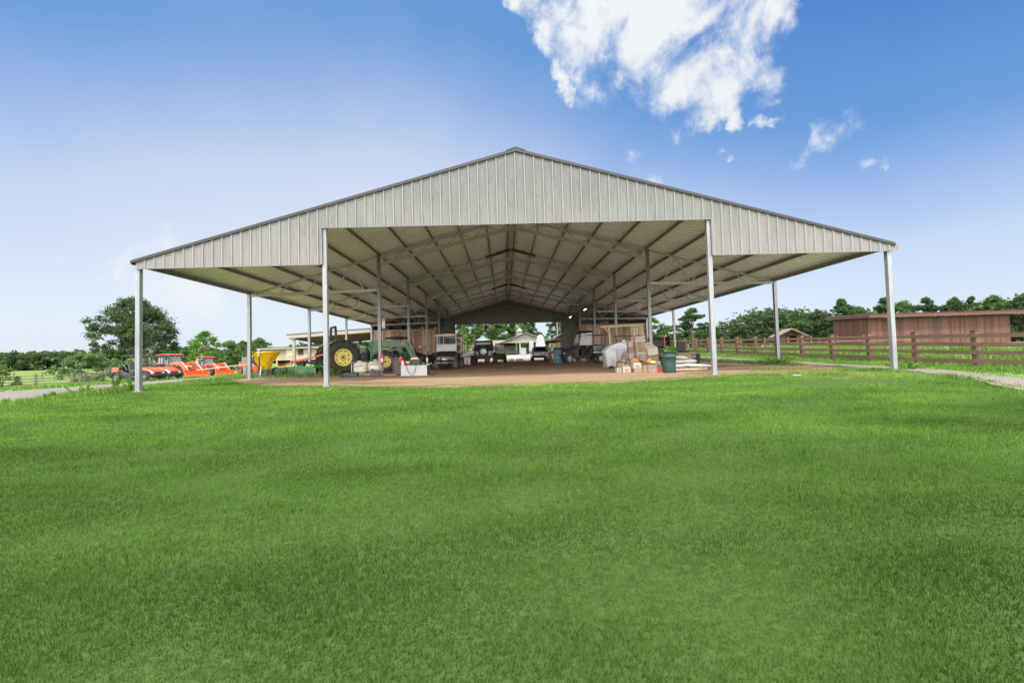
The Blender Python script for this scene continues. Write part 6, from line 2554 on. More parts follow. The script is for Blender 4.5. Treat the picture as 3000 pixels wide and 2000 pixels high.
# stuff against the left room wall
t = thing('shelf_rack', 'cluttered metal shelf rack against the left store room wall', 'rack', GZ(-8.1, 24.6), 0)
g_ = MB()
for x in (-.9, .9):
    for y in (-.25, .25):
        g_.bar((x, y, 0), (x, y, 1.6), .04, .04)
g_.build('frame', M['steel'], t)
for z in (.3, .9, 1.5):
    g_ = MB()
    g_.box(-.92, .92, -.27, .27, z, z + .03)
    g_.build('shelf', M['pallet'], t)
q = random.Random(12)
for k in range(12):
    x = -.8 + 1.6 * (k % 4) / 3
    z = (.33, .93, 1.53)[k // 4]
    w_, hh = q.uniform(.14, .22), q.uniform(.16, .34)
    g_ = MB()
    kind = k % 3
    nm, mt, lb = (('paint_can', 'light_metal', 'metal can'), ('jug', 'offwhite', 'cream jug'), ('carton', 'card', 'brown carton'))[kind]
    if kind == 0:
        g_.cyl((0, 0, 0), (0, 0, hh), w_ / 2, 12)
        g_.tube([(-w_ / 2, 0, hh * .8), (0, 0, hh * 1.15), (w_ / 2, 0, hh * .8)], .006, 4)
    elif kind == 1:
        g_.cbox(-w_ / 2, w_ / 2, -.07, .07, 0, hh * .8, .02)
        g_.cyl((0, 0, hh * .8), (0, 0, hh), .025, 8)
    else:
        g_.box(-w_ / 2, w_ / 2, -.1, .1, 0, hh)
        g_.box(-w_ / 2 - .01, w_ / 2 + .01, -.11, -.1, hh - .02, hh + .004)
    tag(g_.build(nm, M[mt], None, (-8.1 + x, 24.6, h(-8.1, 24.6) + z + .02)), lb + ' on the %s shelf of the cluttered rack, %s' % (('bottom', 'middle', 'top')[k // 4], ('at its left end', 'second from its left end', 'third from its left end', 'at its right end')[k % 4]), lb.split()[-1])
t = thing('wheelbarrow', 'dark handcart with leaning handles against the left store room wall', 'cart', GZ(-6.0, 23.4), R(80))
g_ = MB()
g_.hexa([(-.3, -.2, .35), (.35, -.2, .30), (.35, .2, .30), (-.3, .2, .35)], [(-.5, -.35, .65), (.5, -.35, .65), (.5, .35, .65), (-.5, .35, .65)])
g_.build('tray', M['maroon'], t)
g_ = MB()
for s_ in (-1, 1):
    g_.tube([(.5, s_ * .1, .2), (-.3, s_ * .22, .38), (-1.0, s_ * .30, .75)], .02, 6)
    g_.bar((-.25, s_ * .2, .38), (-.35, s_ * .25, 0), .03, .03)
g_.build('handle', M['steel'], t)
wheel(t, .55, 0, .2, .09, .11, 'rubber', 'steel')
# ------------------------------------------------------------------ golf carts
def golf_cart(label, loc, rz, body, roofm, seatm, group='golf carts under the barn', sc=1.0, cracked=True):
    t = thing('golf_cart', label, 'golf cart', loc, rz, group)
    t.scale = (sc, sc, sc)
    g_ = MB()                            # front cowl
    rings = []
    for (x, w, z0, z1) in ((.55, .58, .38, .98), (.85, .56, .40, .94), (1.08, .50, .44, .80), (1.18, .42, .48, .66)):
        rings.append([(x, -w, z0), (x, -w, z1 - .10), (x, -w * .8, z1), (x, w * .8, z1), (x, w, z1 - .10), (x, w, z0)])
    g_.loft(rings)
    cowl = g_.build('cowl', M[body], t, bevel=.02)
    g_ = MB()
    g_.box(-1.0, .55, -.58, .58, .30, .36)
    g_.hexa([(-1.15, -.56, .45), (-.25, -.58, .45), (-.25, .58, .45), (-1.15, .56, .45)], [(-1.10, -.54, .82), (-.30, -.56, .74), (-.30, .56, .74), (-1.10, .54, .82)])
    g_.box(1.05, 1.20, -.45, .45, .30, .40)
    g_.cyl((.85, -.5, .24), (.85, .5, .24), .035, 8)
    g_.cyl((-.75, -.5, .24), (-.75, .5, .24), .045, 8)
    g_.build('body', M[body], t)
    for s_ in (-1, 1):
        g_ = MB()
        g_.hexa([(1.10, s_ * .30 - .13, .60), (1.17, s_ * .30 - .11, .60), (1.17, s_ * .30 + .11, .60), (1.10, s_ * .30 + .13, .60)], [(1.05, s_ * .30 - .13, .71), (1.125, s_ * .30 - .11, .69), (1.125, s_ * .30 + .11, .69), (1.05, s_ * .30 + .13, .71)])
        g_.build('headlight', M['lens'], t)
        for (x, z) in ((-1.05, .85), (.62, .92)):
            g_ = MB()
            g_.bar((x, s_ * .52, z), (x - .12, s_ * .50, 1.78), .04, .04)
            g_.build('roof_strut', M['black'] if roofm != 'cream_roof' else M['steel'], t)
    lettering('EZ-GO', .08, M['chrome'], cowl, (1.195, 0, .53), (R(90), 0, R(90)))
    g_ = MB()                            # windscreen: clear upper, scratched lower leaf
    g_.hexa([(.665, -.50, .96), (.68, -.50, .96), (.68, .50, .96), (.665, .50, .96)], [(.615, -.50, 1.33), (.63, -.50, 1.33), (.63, .50, 1.33), (.615, .50, 1.33)])
    g_.build('windscreen', M['screen'], t)
    for z in (1.34, 1.78):
        g_ = MB()
        x = .62 - (z - 1.34) * .13
        g_.bar((x, -.5, z), (x, .5, z), .02, .02)
        g_.build('windscreen_rail', M['black'], t)
    g_ = MB()                            # roof
    rings = []
    for (x, z) in ((-1.35, 1.76), (-1.30, 1.84), (-.3, 1.92), (.60, 1.86), (.72, 1.78)):
        rings.append([(x, -.60, z - .03), (x, -.56, z), (x, 0, z + .03), (x, .56, z), (x, .60, z - .03)])
    g_.loft(rings)
    g_.build('roof', M[roofm], t)
    g_ = MB()
    g_.cbox(-.70, -.22, -.50, .50, .76, .90, .04)
    g_.hexa([(-.78, -.48, .95), (-.70, -.48, .95), (-.70, .48, .95), (-.78, .48, .95)], [(-.90, -.48, 1.28), (-.80, -.48, 1.28), (-.80, .48, 1.28), (-.90, .48, 1.28)])
    g_.build('seat', M[seatm], t, bevel=.02)
    g_ = MB()
    g_.tube([(.55, .24, .92), (.30, .24, 1.12)], .018, 6)
    g_.tube([(.30 + .09 * math.sin(a), .24 + .16 * math.cos(a), 1.12 + .12 * math.sin(a)) for a in [2 * math.pi * k / 14 for k in range(15)]], .014, 5, caps=False)
    g_.build('steering_wheel', M['black'], t)
    for x in (.85, -.75):
        for s_ in (-1, 1):
            wheel(t, x, s_ * .50, .26, .22, .13, 'rubber_dusty', 'steel')
    return t


golf_cart('black golf cart with a cream roof and a cloudy folded windscreen facing the camera', GZ(-3.75, 11.5), R(-94), 'black_gloss', 'cream_roof', 'seat', sc=1.06)
golf_cart('silver white golf cart with a dark roof between the parked car and the blue barrel', GZ(4.0, 26.4), R(-84), 'silver', 'black', 'beige_seat')

# maroon ride-on behind the golf cart
t = thing('quad_bike', 'dark maroon quad bike with a big fender left of the black golf cart', 'quad bike', GZ(-4.85, 13.3), R(-150))
g_ = MB()
rings = []
for (x, w, z0, z1) in ((-.85, .24, .60, .78), (-.4, .30, .55, .86), (.2, .28, .55, .84), (.7, .30, .55, .82), (.92, .20, .58, .70)):
    rings.append([(x, -w, z0), (x, -w, z1 - .06), (x, -w * .6, z1), (x, w * .6, z1), (x, w, z1 - .06), (x, w, z0)])
g_.loft(rings)
for (cx) in (-.60, .62):
    for s_ in (-1, 1):
        pts = [(cx + .36 * math.cos(a), .34 + .38 * math.sin(a)) for a in [math.pi * k / 8 for k in range(9)]]
        pts += [(cx + .40 * math.cos(a), .34 + .43 * math.sin(a)) for a in [math.pi * (8 - k) / 8 for k in range(9)]]
        g_.prism(pts, s_ * .42 - .14, s_ * .42 + .14)
g_.build('body', M['maroon'], t, bevel=.01)
g_ = MB()
g_.cbox(-.45, .15, -.15, .15, .84, .94, .03)
g_.box(-.6, .6, -.16, .16, .28, .55)
g_.tube([(.35, -.36, 1.02), (.42, -.15, 1.0), (.42, .15, 1.0), (.35, .36, 1.02)], .018, 6)
g_.tube([(.42, 0, 1.0), (.50, 0, .80)], .02, 6)
for y in (-.2, 0, .2):
    g_.bar((-.90, y, .90), (-.45, y, .90), .018, .018)
    g_.bar((.50, y, .90), (.92, y, .88), .018, .018)
g_.build('frame', M['black'], t)
g_ = MB()
g_.cbox(-.86, -.62, -.14, .10, .92, 1.08, .02)
g_.build('fuel_can', M['red'], t)
for x in (-.60, .62):
    for s_ in (-1, 1):
        wheel(t, x, s_ * .42, .31, .22, .14, 'rubber', 'black')

# motorbike / lettered trailer board
t = thing('sign_board', 'white lettered ranch sign with a red emblem, propped between golf cart and off-roader', 'sign', GZ(-2.95, 14.7), R(6))
g_ = MB()
g_.bar((-.25, .06, 0), (-.2, .06, .95), .04, .04)
g_.bar((.2, .06, 0), (.2, .06, .95), .04, .04)
g_.build('stand', M['black'], t)
for i, ch in enumerate('RANCHERS'):
    lettering(ch, .30, M['label'], t, (-.36 + i * .105, -.02, .70 + .045 * i - .004 * i * i), (R(90), R(-8), 0), 'letter', .006, .62, .012)
g_ = MB()
g_.box(-.21, .17, .01, .03, .12, .58)
g_.build('panel', M['label'], t)
g_ = MB()
g_.prism([(-.17, .20), (.13, .20), (.02, .34), (-.02, .50), (-.08, .34)], .0, .009)
g_.build('emblem', M['orange'], t)
lettering('W', .14, M['ink'], t, (-.02, -.004, .47), FRONT)
# long white board and trailer beyond
t = thing('stock_trailer', 'low trailer with a white top rail and grey mesh side beyond the golf cart', 'trailer', GZ(-3.5, 30.0), R(0))
g_ = MB()
for z in (.42, 1.18):
    g_.box(-.95, 1.2, -.03, .03, z, z + .08)
for x in (-.93, -.4, .15, .7, 1.16):
    g_.box(x - .03, x + .03, -.028, .028, .42, 1.2)
g_.build('rail', M['white'], t)
g_ = MB()
g_.box(-.9, .1, .035, .06, .5, 1.15)
g_.build('side_panel', M['steel'], t)
g_ = MB()
g_.box(.18, 1.12, .035, .06, .5, 1.15)
g_.build('side_panel', M['white'], t)
g_ = MB()
g_.box(-.9, 1.15, .06, 3.0, .40, .46)
g_.build('floor', M['pallet'], t)
for s_ in (0, 1):
    wheel(t, -.95 + s_ * 2.15, .9, .28, .16, .15, 'rubber', 'white')

# dark low buggy behind the sign
utv('utility_vehicle', 'low dark open vehicle in the shade behind the ranch sign', GZ(-3.3, 17.8), R(-100), False, 'black_gloss', ('black', 'black'), 'black', 'black', 'rubber', bed=False).scale = (.62, .62, .45)

# ------------------------------------------------------------------ black off-roader seen from behind
t = thing('off_roader', 'black soft-top off-roader with a rear spare wheel and a white window banner', 'car', GZ(-2.12, 21.3), R(90))
g_ = MB()                                # tub and bonnet (x forward)
g_.hexa([(-1.75, -.72, .52), (.55, -.76, .52), (.55, .76, .52), (-1.75, .72, .52)], [(-1.78, -.74, 1.08), (.55, -.76, 1.10), (.55, .76, 1.10), (-1.78, .74, 1.08)])
g_.hexa([(.55, -.70, .60), (1.85, -.58, .62), (1.85, .58, .62), (.55, .70, .60)], [(.55, -.70, 1.12), (1.80, -.56, 1.04), (1.80, .56, 1.04), (.55, .70, 1.12)])
body = g_.build('body', M['black_gloss'], t, bevel=.03)
g_ = MB()
g_.tbox(-1.78, .50, -.74, .74, 1.10, 1.82, .10, .30, .09)
g_.build('soft_top', M['canvas'], t, bevel=.05)
g_ = MB()
g_.hexa([(-1.80, -.50, 1.14), (-1.765, -.50, 1.14), (-1.765, .50, 1.14), (-1.80, .50, 1.14)], [(-1.745, -.44, 1.50), (-1.715, -.44, 1.50), (-1.715, .44, 1.50), (-1.745, .44, 1.50)])
g_.build('rear_window', M['glass_dark'], t)
for s_ in (-1, 1):
    g_ = MB()
    g_.hexa([(-1.55, s_ * .735 - .015, 1.18), (-.9, s_ * .735 - .015, 1.18), (-.9, s_ * .735 + .015, 1.18), (-1.55, s_ * .735 + .015, 1.18)], [(-1.48, s_ * .68 - .015, 1.62), (-.9, s_ * .68 - .015, 1.62), (-.9, s_ * .68 + .015, 1.62), (-1.48, s_ * .68 + .015, 1.62)])
    g_.build('side_window', M['glass_dark'], t)
    g_ = MB()                            # flares
    for cx in (-1.22, 1.28):
        pts = [(cx + .50 * math.cos(a), .42 + .46 * math.sin(a)) for a in [math.pi * k / 7 for k in range(8)]]
        pts += [(cx + .56 * math.cos(a), .42 + .53 * math.sin(a)) for a in [math.pi * (7 - k) / 7 for k in range(8)]]
        g_.prism(pts, min(s_ * .72, s_ * .94), max(s_ * .72, s_ * .94))
    g_.build('fender_flare', M['black'], t)
    g_ = MB()
    g_.rbox((-1.80, s_ * .70, .93), (.07, .13, .20))
    g_.build('tail_light', M['tail'], t)
    g_ = MB()
    g_.rbox((.60, s_ * .92, 1.20), (.10, .18, .16))
    g_.bar((.60, s_ * .74, 1.12), (.60, s_ * .88, 1.18), .03, .03)
    g_.build('mirror', M['black'], t)
g_ = MB()
g_.rbox((-1.93, 0, .60), (.16, 1.55, .17))
g_.rbox((2.0, 0, .60), (.18, 1.5, .18))
g_.box(-1.8, 1.8, -.45, .45, .40, .52)
g_.rbox((-2.05, 0, .48), (.20, .07, .07))
g_.cyl((-2.12, 0, .50), (-2.12, 0, .60), .03, 8)
g_.build('bumper', M['black'], t)
g_ = MB()                                # yellow-green reflection on the tailgate painted as flat olive panels
g_.box(-1.80, -1.782, -.58, -.30, .72, 1.02)
g_.box(-1.80, -1.782, .34, .56, .72, 1.00)
g_.build('tailgate_reflection', pm('olive_reflection', (0.12, 0.13, 0.06), .3, 0, .4, 6, .3, coat=.5), t)
g_ = MB()
g_.rbox((-1.815, -.46, .66), (.02, .30, .06))
g_.build('handle', M['steel'], t)
g_ = MB()                                # spare wheel on the tailgate
n = 28
for (prof, mi) in (([(.25, -.11), (.34, -.125), (.385, -.07), (.39, .07), (.34, .12), (.25, .11)], 0),):
    rings = [[(z, q_ * math.cos(2 * math.pi * k / n), q_ * math.sin(2 * math.pi * k / n)) for k in range(n)] for (q_, z) in prof]
    g_.loft(rings, True, True, 0, True)
spw = g_.build('spare_wheel', M['rubber'], t, (-1.95, 0, .97))
g_ = MB()
rings = [[(z, q_ * math.cos(2 * math.pi * k / n), q_ * math.sin(2 * math.pi * k / n)) for k in range(n)] for (q_, z) in ((.235, -.126), (.225, -.15), (.20, -.135), (.01, -.145))]
g_.loft(rings[::-1], True, True, 0, False)
g_.build('rim', M['alloy'], spw)
g_ = MB()
for k in range(5):
    a = math.pi / 2 + 2 * math.pi * k / 5
    c_ = Vector((-.140, .135 * math.cos(a), .135 * math.sin(a)))
    old = g_.T
    g_.T = Matrix.Translation(c_) @ Matrix.Rotation(-(a - math.pi / 2) * -1, 4, 'X')
    g_.add([(-.012, -.055, .035), (-.012, .055, .035), (-.012, .018, -.045), (-.012, -.018, -.045)], [(0, 1, 2, 3)])
    g_.add([(-.012, -.055, .035), (-.012, .055, .035), (-.012, .018, -.045), (-.012, -.018, -.045)], [(3, 2, 1, 0)])
    g_.T = old
g_.cyl((-.155, 0, 0), (-.145, 0, 0), .03, 10)
g_.build('rim_opening', M['black'], spw)
g_ = MB()
g_.box(-.012, .0, -.56, .56, -.075, .075)
ban = g_.build('banner', M['label'], t, (-1.735, .0, 1.585))
ban.rotation_euler = (0, R(8), 0)
lettering('EXTREME HORSE COUNTRY', .078, M['ink'], ban, (-.015, 0, 0), (R(90), 0, R(-90)))
for s_ in (-1, 1):
    g_ = MB()
    g_.add([(-.016, s_ * .50, .03), (-.016, s_ * .50, -.03), (-.016, s_ * .42, 0)], [(0, 1, 2)])
    g_.add([(-.016, s_ * .50, .03), (-.016, s_ * .50, -.03), (-.016, s_ * .42, 0)], [(2, 1, 0)])
    g_.build('arrow', M['ink'], ban)
for x in (-1.22, 1.28):
    for s_ in (-1, 1):
        wheel(t, x, s_ * .78, .40, .26, .22, 'rubber_dusty', 'alloy', 14, 5)

utv('utility_vehicle', 'dark utility vehicle with a scratched rear screen just right behind the black off-roader', GZ(-.98, 31.5), R(87), False, 'black_gloss', ('black', 'black'), 'black', 'black', 'rubber', glassback=True, bed=False).scale = (.8, .72, .95)

# ------------------------------------------------------------------ white crossover car, tail to the camera
t = thing('car', 'pale silver crossover car with a dark tailgate window, tail towards the camera', 'car', GZ(3.45, 37.6), R(90))
g_ = MB()
rings = []
for (x, w, z0, z1) in ((-2.15, .78, .50, .98), (-2.25, .80, .55, .92), (-2.05, .89, .42, 1.02), (-1.0, .92, .34, 1.06), (.6, .92, .34, 1.02), (1.5, .90, .36, .96), (2.05, .82, .44, .82), (2.22, .66, .50, .70)):
    pass
for (x, w, z0, z1) in ((-2.28, .76, .56, .96), (-2.10, .90, .44, 1.04), (-1.0, .93, .34, 1.08), (.6, .93, .34, 1.04), (1.5, .91, .36, .98), (2.05, .82, .44, .84), (2.22, .66, .50, .72)):
    rings.append([(x, -w * .94, z0), (x, -w, (z0 + z1) / 2), (x, -w * .95, z1), (x, 0, z1 + .02), (x, w * .95, z1), (x, w, (z0 + z1) / 2), (x, w * .94, z0)])
g_.loft(rings, smooth=False)
g_.build('body', M['silver'], t, bevel=.03)
g_ = MB()
g_.tbox(-2.12, 1.0, -.84, .84, 1.03, 1.62, .42, .90, .16)
g_.build('cabin', M['silver'], t, bevel=.06)
g_ = MB()
g_.hexa([(-2.135, -.68, 1.08), (-2.10, -.68, 1.08), (-2.10, .68, 1.08), (-2.135, .68, 1.08)], [(-1.78, -.58, 1.52), (-1.74, -.58, 1.52), (-1.74, .58, 1.52), (-1.78, .58, 1.52)])
g_.build('rear_window', M['glass_dark'], t)
for s_ in (-1, 1):
    g_ = MB()
    g_.hexa([(-1.75, s_ * .83 - .02, 1.10), (.70, s_ * .83 - .02, 1.10), (.70, s_ * .83 + .01, 1.10), (-1.75, s_ * .83 + .01, 1.10)], [(-1.45, s_ * .71 - .02, 1.52), (.05, s_ * .71 - .02, 1.52), (.05, s_ * .71 + .01, 1.52), (-1.45, s_ * .71 + .01, 1.52)])
    g_.build('side_window', M['glass_dark'], t)
    g_ = MB()
    g_.hexa([(-2.20, s_ * .78 - .09, .92), (-2.02, s_ * .86 - .03, .92), (-2.02, s_ * .86 + .03, .92), (-2.20, s_ * .78 + .06, .92)], [(-2.16, s_ * .76 - .09, 1.06), (-2.02, s_ * .85 - .03, 1.06), (-2.02, s_ * .85 + .03, 1.06), (-2.16, s_ * .76 + .06, 1.06)])
    g_.build('tail_light', M['tail'], t)
    g_ = MB()
    g_.rbox((.70, s_ * 1.0, 1.08), (.12, .20, .13))
    g_.build('mirror', M['black'], t)
    g_ = MB()
    g_.tube([(-1.6, s_ * .62, 1.64), (-1.5, s_ * .64, 1.70), (-.2, s_ * .66, 1.70), (-.1, s_ * .66, 1.64)], .018, 6)
    g_.build('roof_rail', M['chrome'], t)
g_ = MB()
g_.hexa([(-2.30, -.80, .34), (-1.9, -.90, .34), (-1.9, .90, .34), (-2.30, .80, .34)], [(-2.315, -.78, .60), (-1.9, -.92, .60), (-1.9, .92, .60), (-2.315, .78, .60)])
g_.build('bumper', M['black'], t)
g_ = MB()
g_.rbox((-2.29, 0, .78), (.02, .32, .15))
g_.build('number_plate', M['label'], t)
for x in (-1.35, 1.35):
    for s_ in (-1, 1):
        wheel(t, x, s_ * .80, .34, .22, .22, 'rubber', 'alloy', 0, 5)

# ------------------------------------------------------------------ blue barrel, brown post, crew vehicle
g_ = MB()
g_.lathe([(.27, 0), (.29, .03), (.29, .29), (.302, .30), (.302, .33), (.29, .34), (.29, .58), (.302, .59), (.302, .62), (.29, .63), (.29, .87), (.27, .90), (.01, .90)], 24)
g_.cyl((.12, 0, .90), (.12, 0, .93), .03, 8)
tag(g_.build('barrel', M['blue_plastic'], None, GZ(3.08, 15.6)), 'blue plastic barrel standing just left of the dark utility vehicle', 'barrel')
g_ = MB()
g_.box(-.10, .10, -.08, .08, 0, .78)
g_.box(-.13, .13, -.1, .1, 0, .04)
tag(g_.build('post', M['rust'], None, GZ(2.86, 19.0)), 'short rusty brown post behind the blue barrel', 'post')
UV = utv('utility_vehicle', 'dark green and black utility vehicle with a long canopy, right of the blue barrel', GZ(4.62, 15.3), R(188), False, 'navy', ('green_dark', 'green_dark'), 'canvas', 'steel', 'rubber_dusty', glassback='side')
UV.scale = (.74, 1.0, 1.04)
t = thing('awning', 'thin dark awning frame reaching right from the dark vehicle canopy', 'awning', (5.2, 15.3, 2.45), 0)
g_ = MB()
g_.bar((-.4, -.6, .0), (.95, -.6, .03), .03, .05)
g_.bar((-.4, .6, .0), (.95, .6, .03), .03, .05)
g_.bar((.95, -.6, .03), (.95, .6, .03), .03, .05)
g_.bar((.2, -.6, .03), (.2, .6, .03), .03, .04)
g_.build('frame', M['black'], t)
for s_ in (-1, 1):
    g_ = MB()
    g_.cyl((.85, s_ * .6, 0), (.85, s_ * .6, -1.84), .02, 6)
    g_.build('leg', M['black'], t)
# work bench behind it
t = thing('workbench', 'timber workbench piled with dark clutter at the end of the right store room', 'bench', GZ(4.3, 22.0), 0)
g_ = MB()
g_.box(-.9, .9, -.35, .35, .86, .92)
g_.build('top', M['pallet'], t)
for x in (-.82, .82):
    for y in (-.28, .28):
        g_ = MB()
        g_.box(x - .04, x + .04, y - .04, y + .04, 0, .86)
        g_.build('leg', M['pale_timber'], t)
q = random.Random(4)
zb = h(4.3, 22) + .94
for i, (nm, lb, mt) in enumerate((('tool_case', 'dark tool case at the left end of the right workbench', 'black'), ('tarp_bundle', 'rolled dark tarpaulin in the middle of the right workbench', 'canvas'), ('paint_tin', 'light metal tin on the right workbench', 'light_metal'), ('carton', 'brown carton at the right end of the right workbench', 'card'))):
    g_ = MB()
    if i == 0:
        g_.cbox(-.22, .22, -.14, .14, 0, .24, .02)
        g_.tube([(-.07, 0, .24), (-.06, 0, .29), (.06, 0, .29), (.07, 0, .24)], .012, 5)
    elif i == 1:
        g_.lathe([(.03, -.24), (.12, -.22), (.14, 0), (.12, .22), (.03, .24)], 12, 'X', (0, 0, .13))
    elif i == 2:
        g_.cyl((0, 0, 0), (0, 0, .2), .09, 14)
        g_.tube([(-.09, 0, .17), (0, 0, .26), (.09, 0, .17)], .005, 4)
    else:
        g_.box(-.16, .16, -.12, .12, 0, .26)
        g_.hexa([(-.16, -.12, .262), (.16, -.12, .262), (.16, -.11, .262), (-.16, -.11, .262)], [(-.16, -.22, .34), (.16, -.22, .34), (.16, -.21, .34), (-.16, -.21, .34)])
    tag(g_.build(nm, M[mt], None, (3.7 + i * .42, 22, zb)), lb, nm.split('_')[-1])
# flat dark trailer right of the vehicle
t = thing('dump_trailer', 'black low-sided trailer standing between the dark vehicle and the wrapped pallet', 'trailer', GZ(5.85, 13.9), R(0))
g_ = MB()
g_.box(-.85, .85, -.6, .6, .72, .78)
for y in (-.6, .56):
    g_.box(-.85, .85, y, y + .04, .78, 1.10)
for x in (-.85, .81):
    g_.box(x, x + .04, -.56, .56, .78, 1.10)
g_.build('bed', M['black_gloss'], t)
g_ = MB()
g_.box(-.9, .9, -.64, -.60, .66, .72)
g_.box(-.9, .9, .60, .64, .66, .72)
g_.build('rail', M['steel'], t)
g_ = MB()
g_.box(-.7, .7, -.1, .1, .5, .66)
g_.cyl((0, -.65, .3), (0, .65, .3), .04, 8)
g_.bar((-.8, 0, .55), (-1.4, 0, .4), .08, .08)
g_.bar((-.05, -.3, .3), (-.05, -.3, .66), .05, .05)
g_.build('chassis', M['black'], t)
for x in (-.42, .42):
    for s_ in (-1, 1):
        wheel(t, x, s_ * .66, .30, .2, .16, 'rubber', 'steel')
g_ = MB()
g_.lathe([(.30, 0), (.36, .05), (.30, .16), (.12, .22), (.01, .23)], 10)
g_.rbox((.2, .1, .12), (.3, .2, .16), rz=.5)
tag(g_.build('rope_coil', M['card_dark'], None, (6.0, 13.9, h(5.5, 13.9) + .80)), 'heap of coiled rope on the black trailer bed', 'rope')

# ------------------------------------------------------------------ plastic wrapped pallet
def crumple(g_, rings, seed, amp):
    """irregular lofted wrap with folds"""
    out = []
    for r_ in rings:
        rr = []
        for (x, y, z) in r_:
            d = amp * noise.noise(Vector((x * 4 + seed, y * 4, z * 6))) + amp * .5 * noise.noise(Vector((x * 12 + seed, y * 12, z * 16)))
            c = Vector((x, y, 0))
            c = c.normalized() * d if c.length > 1e-4 else Vector((0, 0, 0))
            rr.append((x + c.x, y + c.y, z + d * .6))
        out.append(rr)
    g_.loft(out, True, True, 0, True)


def rect_ring(cx, cy, hx, hy, z, n=6, tilt=0.0, rnd_=.3):
    pts = []
    N = n * 4
    for k in range(N):
        a = 2 * math.pi * (k + .5) / N
        ca, sa = math.cos(a), math.sin(a)
        m_ = max(abs(ca), abs(sa))
        f_ = 1 / m_
        f_ = f_ * (1 - rnd_) + rnd_ * 1.1
        x, y = cx + hx * ca * f_, cy + hy * sa * f_
        pts.append((x, y, z + tilt * (x - cx)))
    return pts


t = thing('wrapped_pallet', 'tall bundle wrapped in crinkled clear plastic left of the produce boxes', 'pallet load', GZ(4.62, 7.0), R(0))
g_ = MB()
R0 = []
for (cx, hx, z, tl) in ((-.02, .36, .10, 0), (-.02, .38, .35, 0), (-.03, .40, .60, 0), (.0, .46, .72, .04), (.30, .78, .80, .10), (.32, .82, .92, .16), (.28, .72, 1.04, .20), (.20, .50, 1.12, .20), (.2, .2, 1.16, .2)):
    R0.append(rect_ring(cx, 0, hx, .42 if z < .7 else .40, z, 8, tl, .22))
crumple(g_, R0, 3, .055)
g_.build('plastic_wrap', M['wrap'], t)
g_ = MB()
fan = []
for k in range(9):
    a = k / 8
    fan.append([(.35 + .5 * a, -.30 + .02 * math.sin(k * 2.1), 1.10 + .16 * math.sin(a * 3.0) - .02 * k), (.40 + .62 * a, -.36 + .05 * math.sin(k * 1.7), 1.34 - .34 * a ** 1.6 + .03 * math.sin(k * 3))])
for a, b in zip(fan, fan[1:]):
    for dy in (0, .012):
        g_.add([(p[0], p[1] + dy, p[2]) for p in (a[0], b[0], b[1], a[1])], [(0, 1, 2, 3)], smooth=True)
g_.build('loose_flap', M['wrap'], t)
g_ = MB()
for x in (-.36, -.02, .32):
    g_.box(x - .06, x + .06, -.42, .42, .02, .09)
for i in range(5):
    g_.box(-.42, .40, -.42 + i * .19, -.33 + i * .19, .09, .105)
g_.build('pallet', M['pallet'], t)
# slatted metal gate leaning right of it
t = thing('slatted_panel', 'upright grey slatted metal panel between the wrapped pallet and the boxes', 'panel', GZ(4.80, 5.5), R(6))
g_ = MB()
g_.box(-.36, .42, -.012, .012, .28, .32)
g_.box(-.36, .42, -.012, .012, .86, .90)
for i in range(12):
    g_.box(-.35 + i * .068, -.315 + i * .068, -.010, .010, .32, .86)
g_.build('slats', M['light_metal'], t)
g_ = MB()
for x in (-.34, .40):
    g_.bar((x, .02, .0), (x, .02, .9), .03, .03)
    g_.bar((x, -.18, .01), (x, .2, .01), .03, .03)
g_.build('stand', M['steel'], t)

# pale timber frame and black rack
t = thing('timber_portal', 'pale new timber portal of two posts and a top beam with corner braces', 'frame', GZ(5.75, 9.45), R(0))
g_ = MB()
g_.bar((-1.13, 0, 2.08), (1.08, 0, 2.14), .09, .10)
g_.build('beam', M['pale_timber'], t)
for (x0, x1, s_) in ((-.68, -.60, -1), (.64, .78, 1)):
    g_ = MB()
    g_.bar((x1, 0, 0), (x0, 0, 2.04), .10, .10)
    g_.build('post', M['pale_timber'], t)
    g_ = MB()
    g_.bar((x0 + (.02 if s_ < 0 else -.02), 0, 1.78), (x0 + s_ * .26, 0, 2.05), .06, .07)
    g_.build('brace', M['pale_timber'], t)
t = thing('metal_rack', 'low black metal rack behind the pale timber portal', 'rack', GZ(6.5, 11.0), R(0))
g_ = MB()
for z in (.5, 1.6):
    for y in (-.3, .3):
        g_.bar((-.75, y, z), (.75, y, z), .03, .04)
for x in (-.75, 0, .75):
    for y in (-.3, .3):
        g_.bar((x, y, 0), (x, y, 1.62), .03, .03)
    g_.bar((x, -.3, 1.6), (x, .3, 1.6), .03, .03)
g_.bar((-.75, -.3, 1.5), (-.45, -.3, .5), .02, .02)
g_.bar((-.35, -.3, 1.5), (-.1, -.3, .5), .02, .02)
g_.bar((.4, -.3, 1.6), (.75, -.3, 1.1), .02, .02)
g_.build('frame', M['black'], t)
# generator dark lumps between rack and vehicle
t = thing('generator', 'dark generator on the dirt behind the wrapped pallet', 'generator', GZ(6.0, 10.1), R(5))
g_ = MB()
for s_ in (-1, 1):
    g_.tube([(-.35, s_ * .2, 0), (-.35, s_ * .2, .5), (.35, s_ * .2, .5), (.35, s_ * .2, 0)], .02, 6)
g_.build('frame', M['black'], t)
g_ = MB()
g_.cbox(-.30, .30, -.17, .17, .26, .46, .03)
g_.rbox((-.12, 0, .16), (.26, .24, .2))
g_.cyl((.08, 0, .16), (.3, 0, .16), .11, 14)
g_.build('engine', M['maroon'], t)


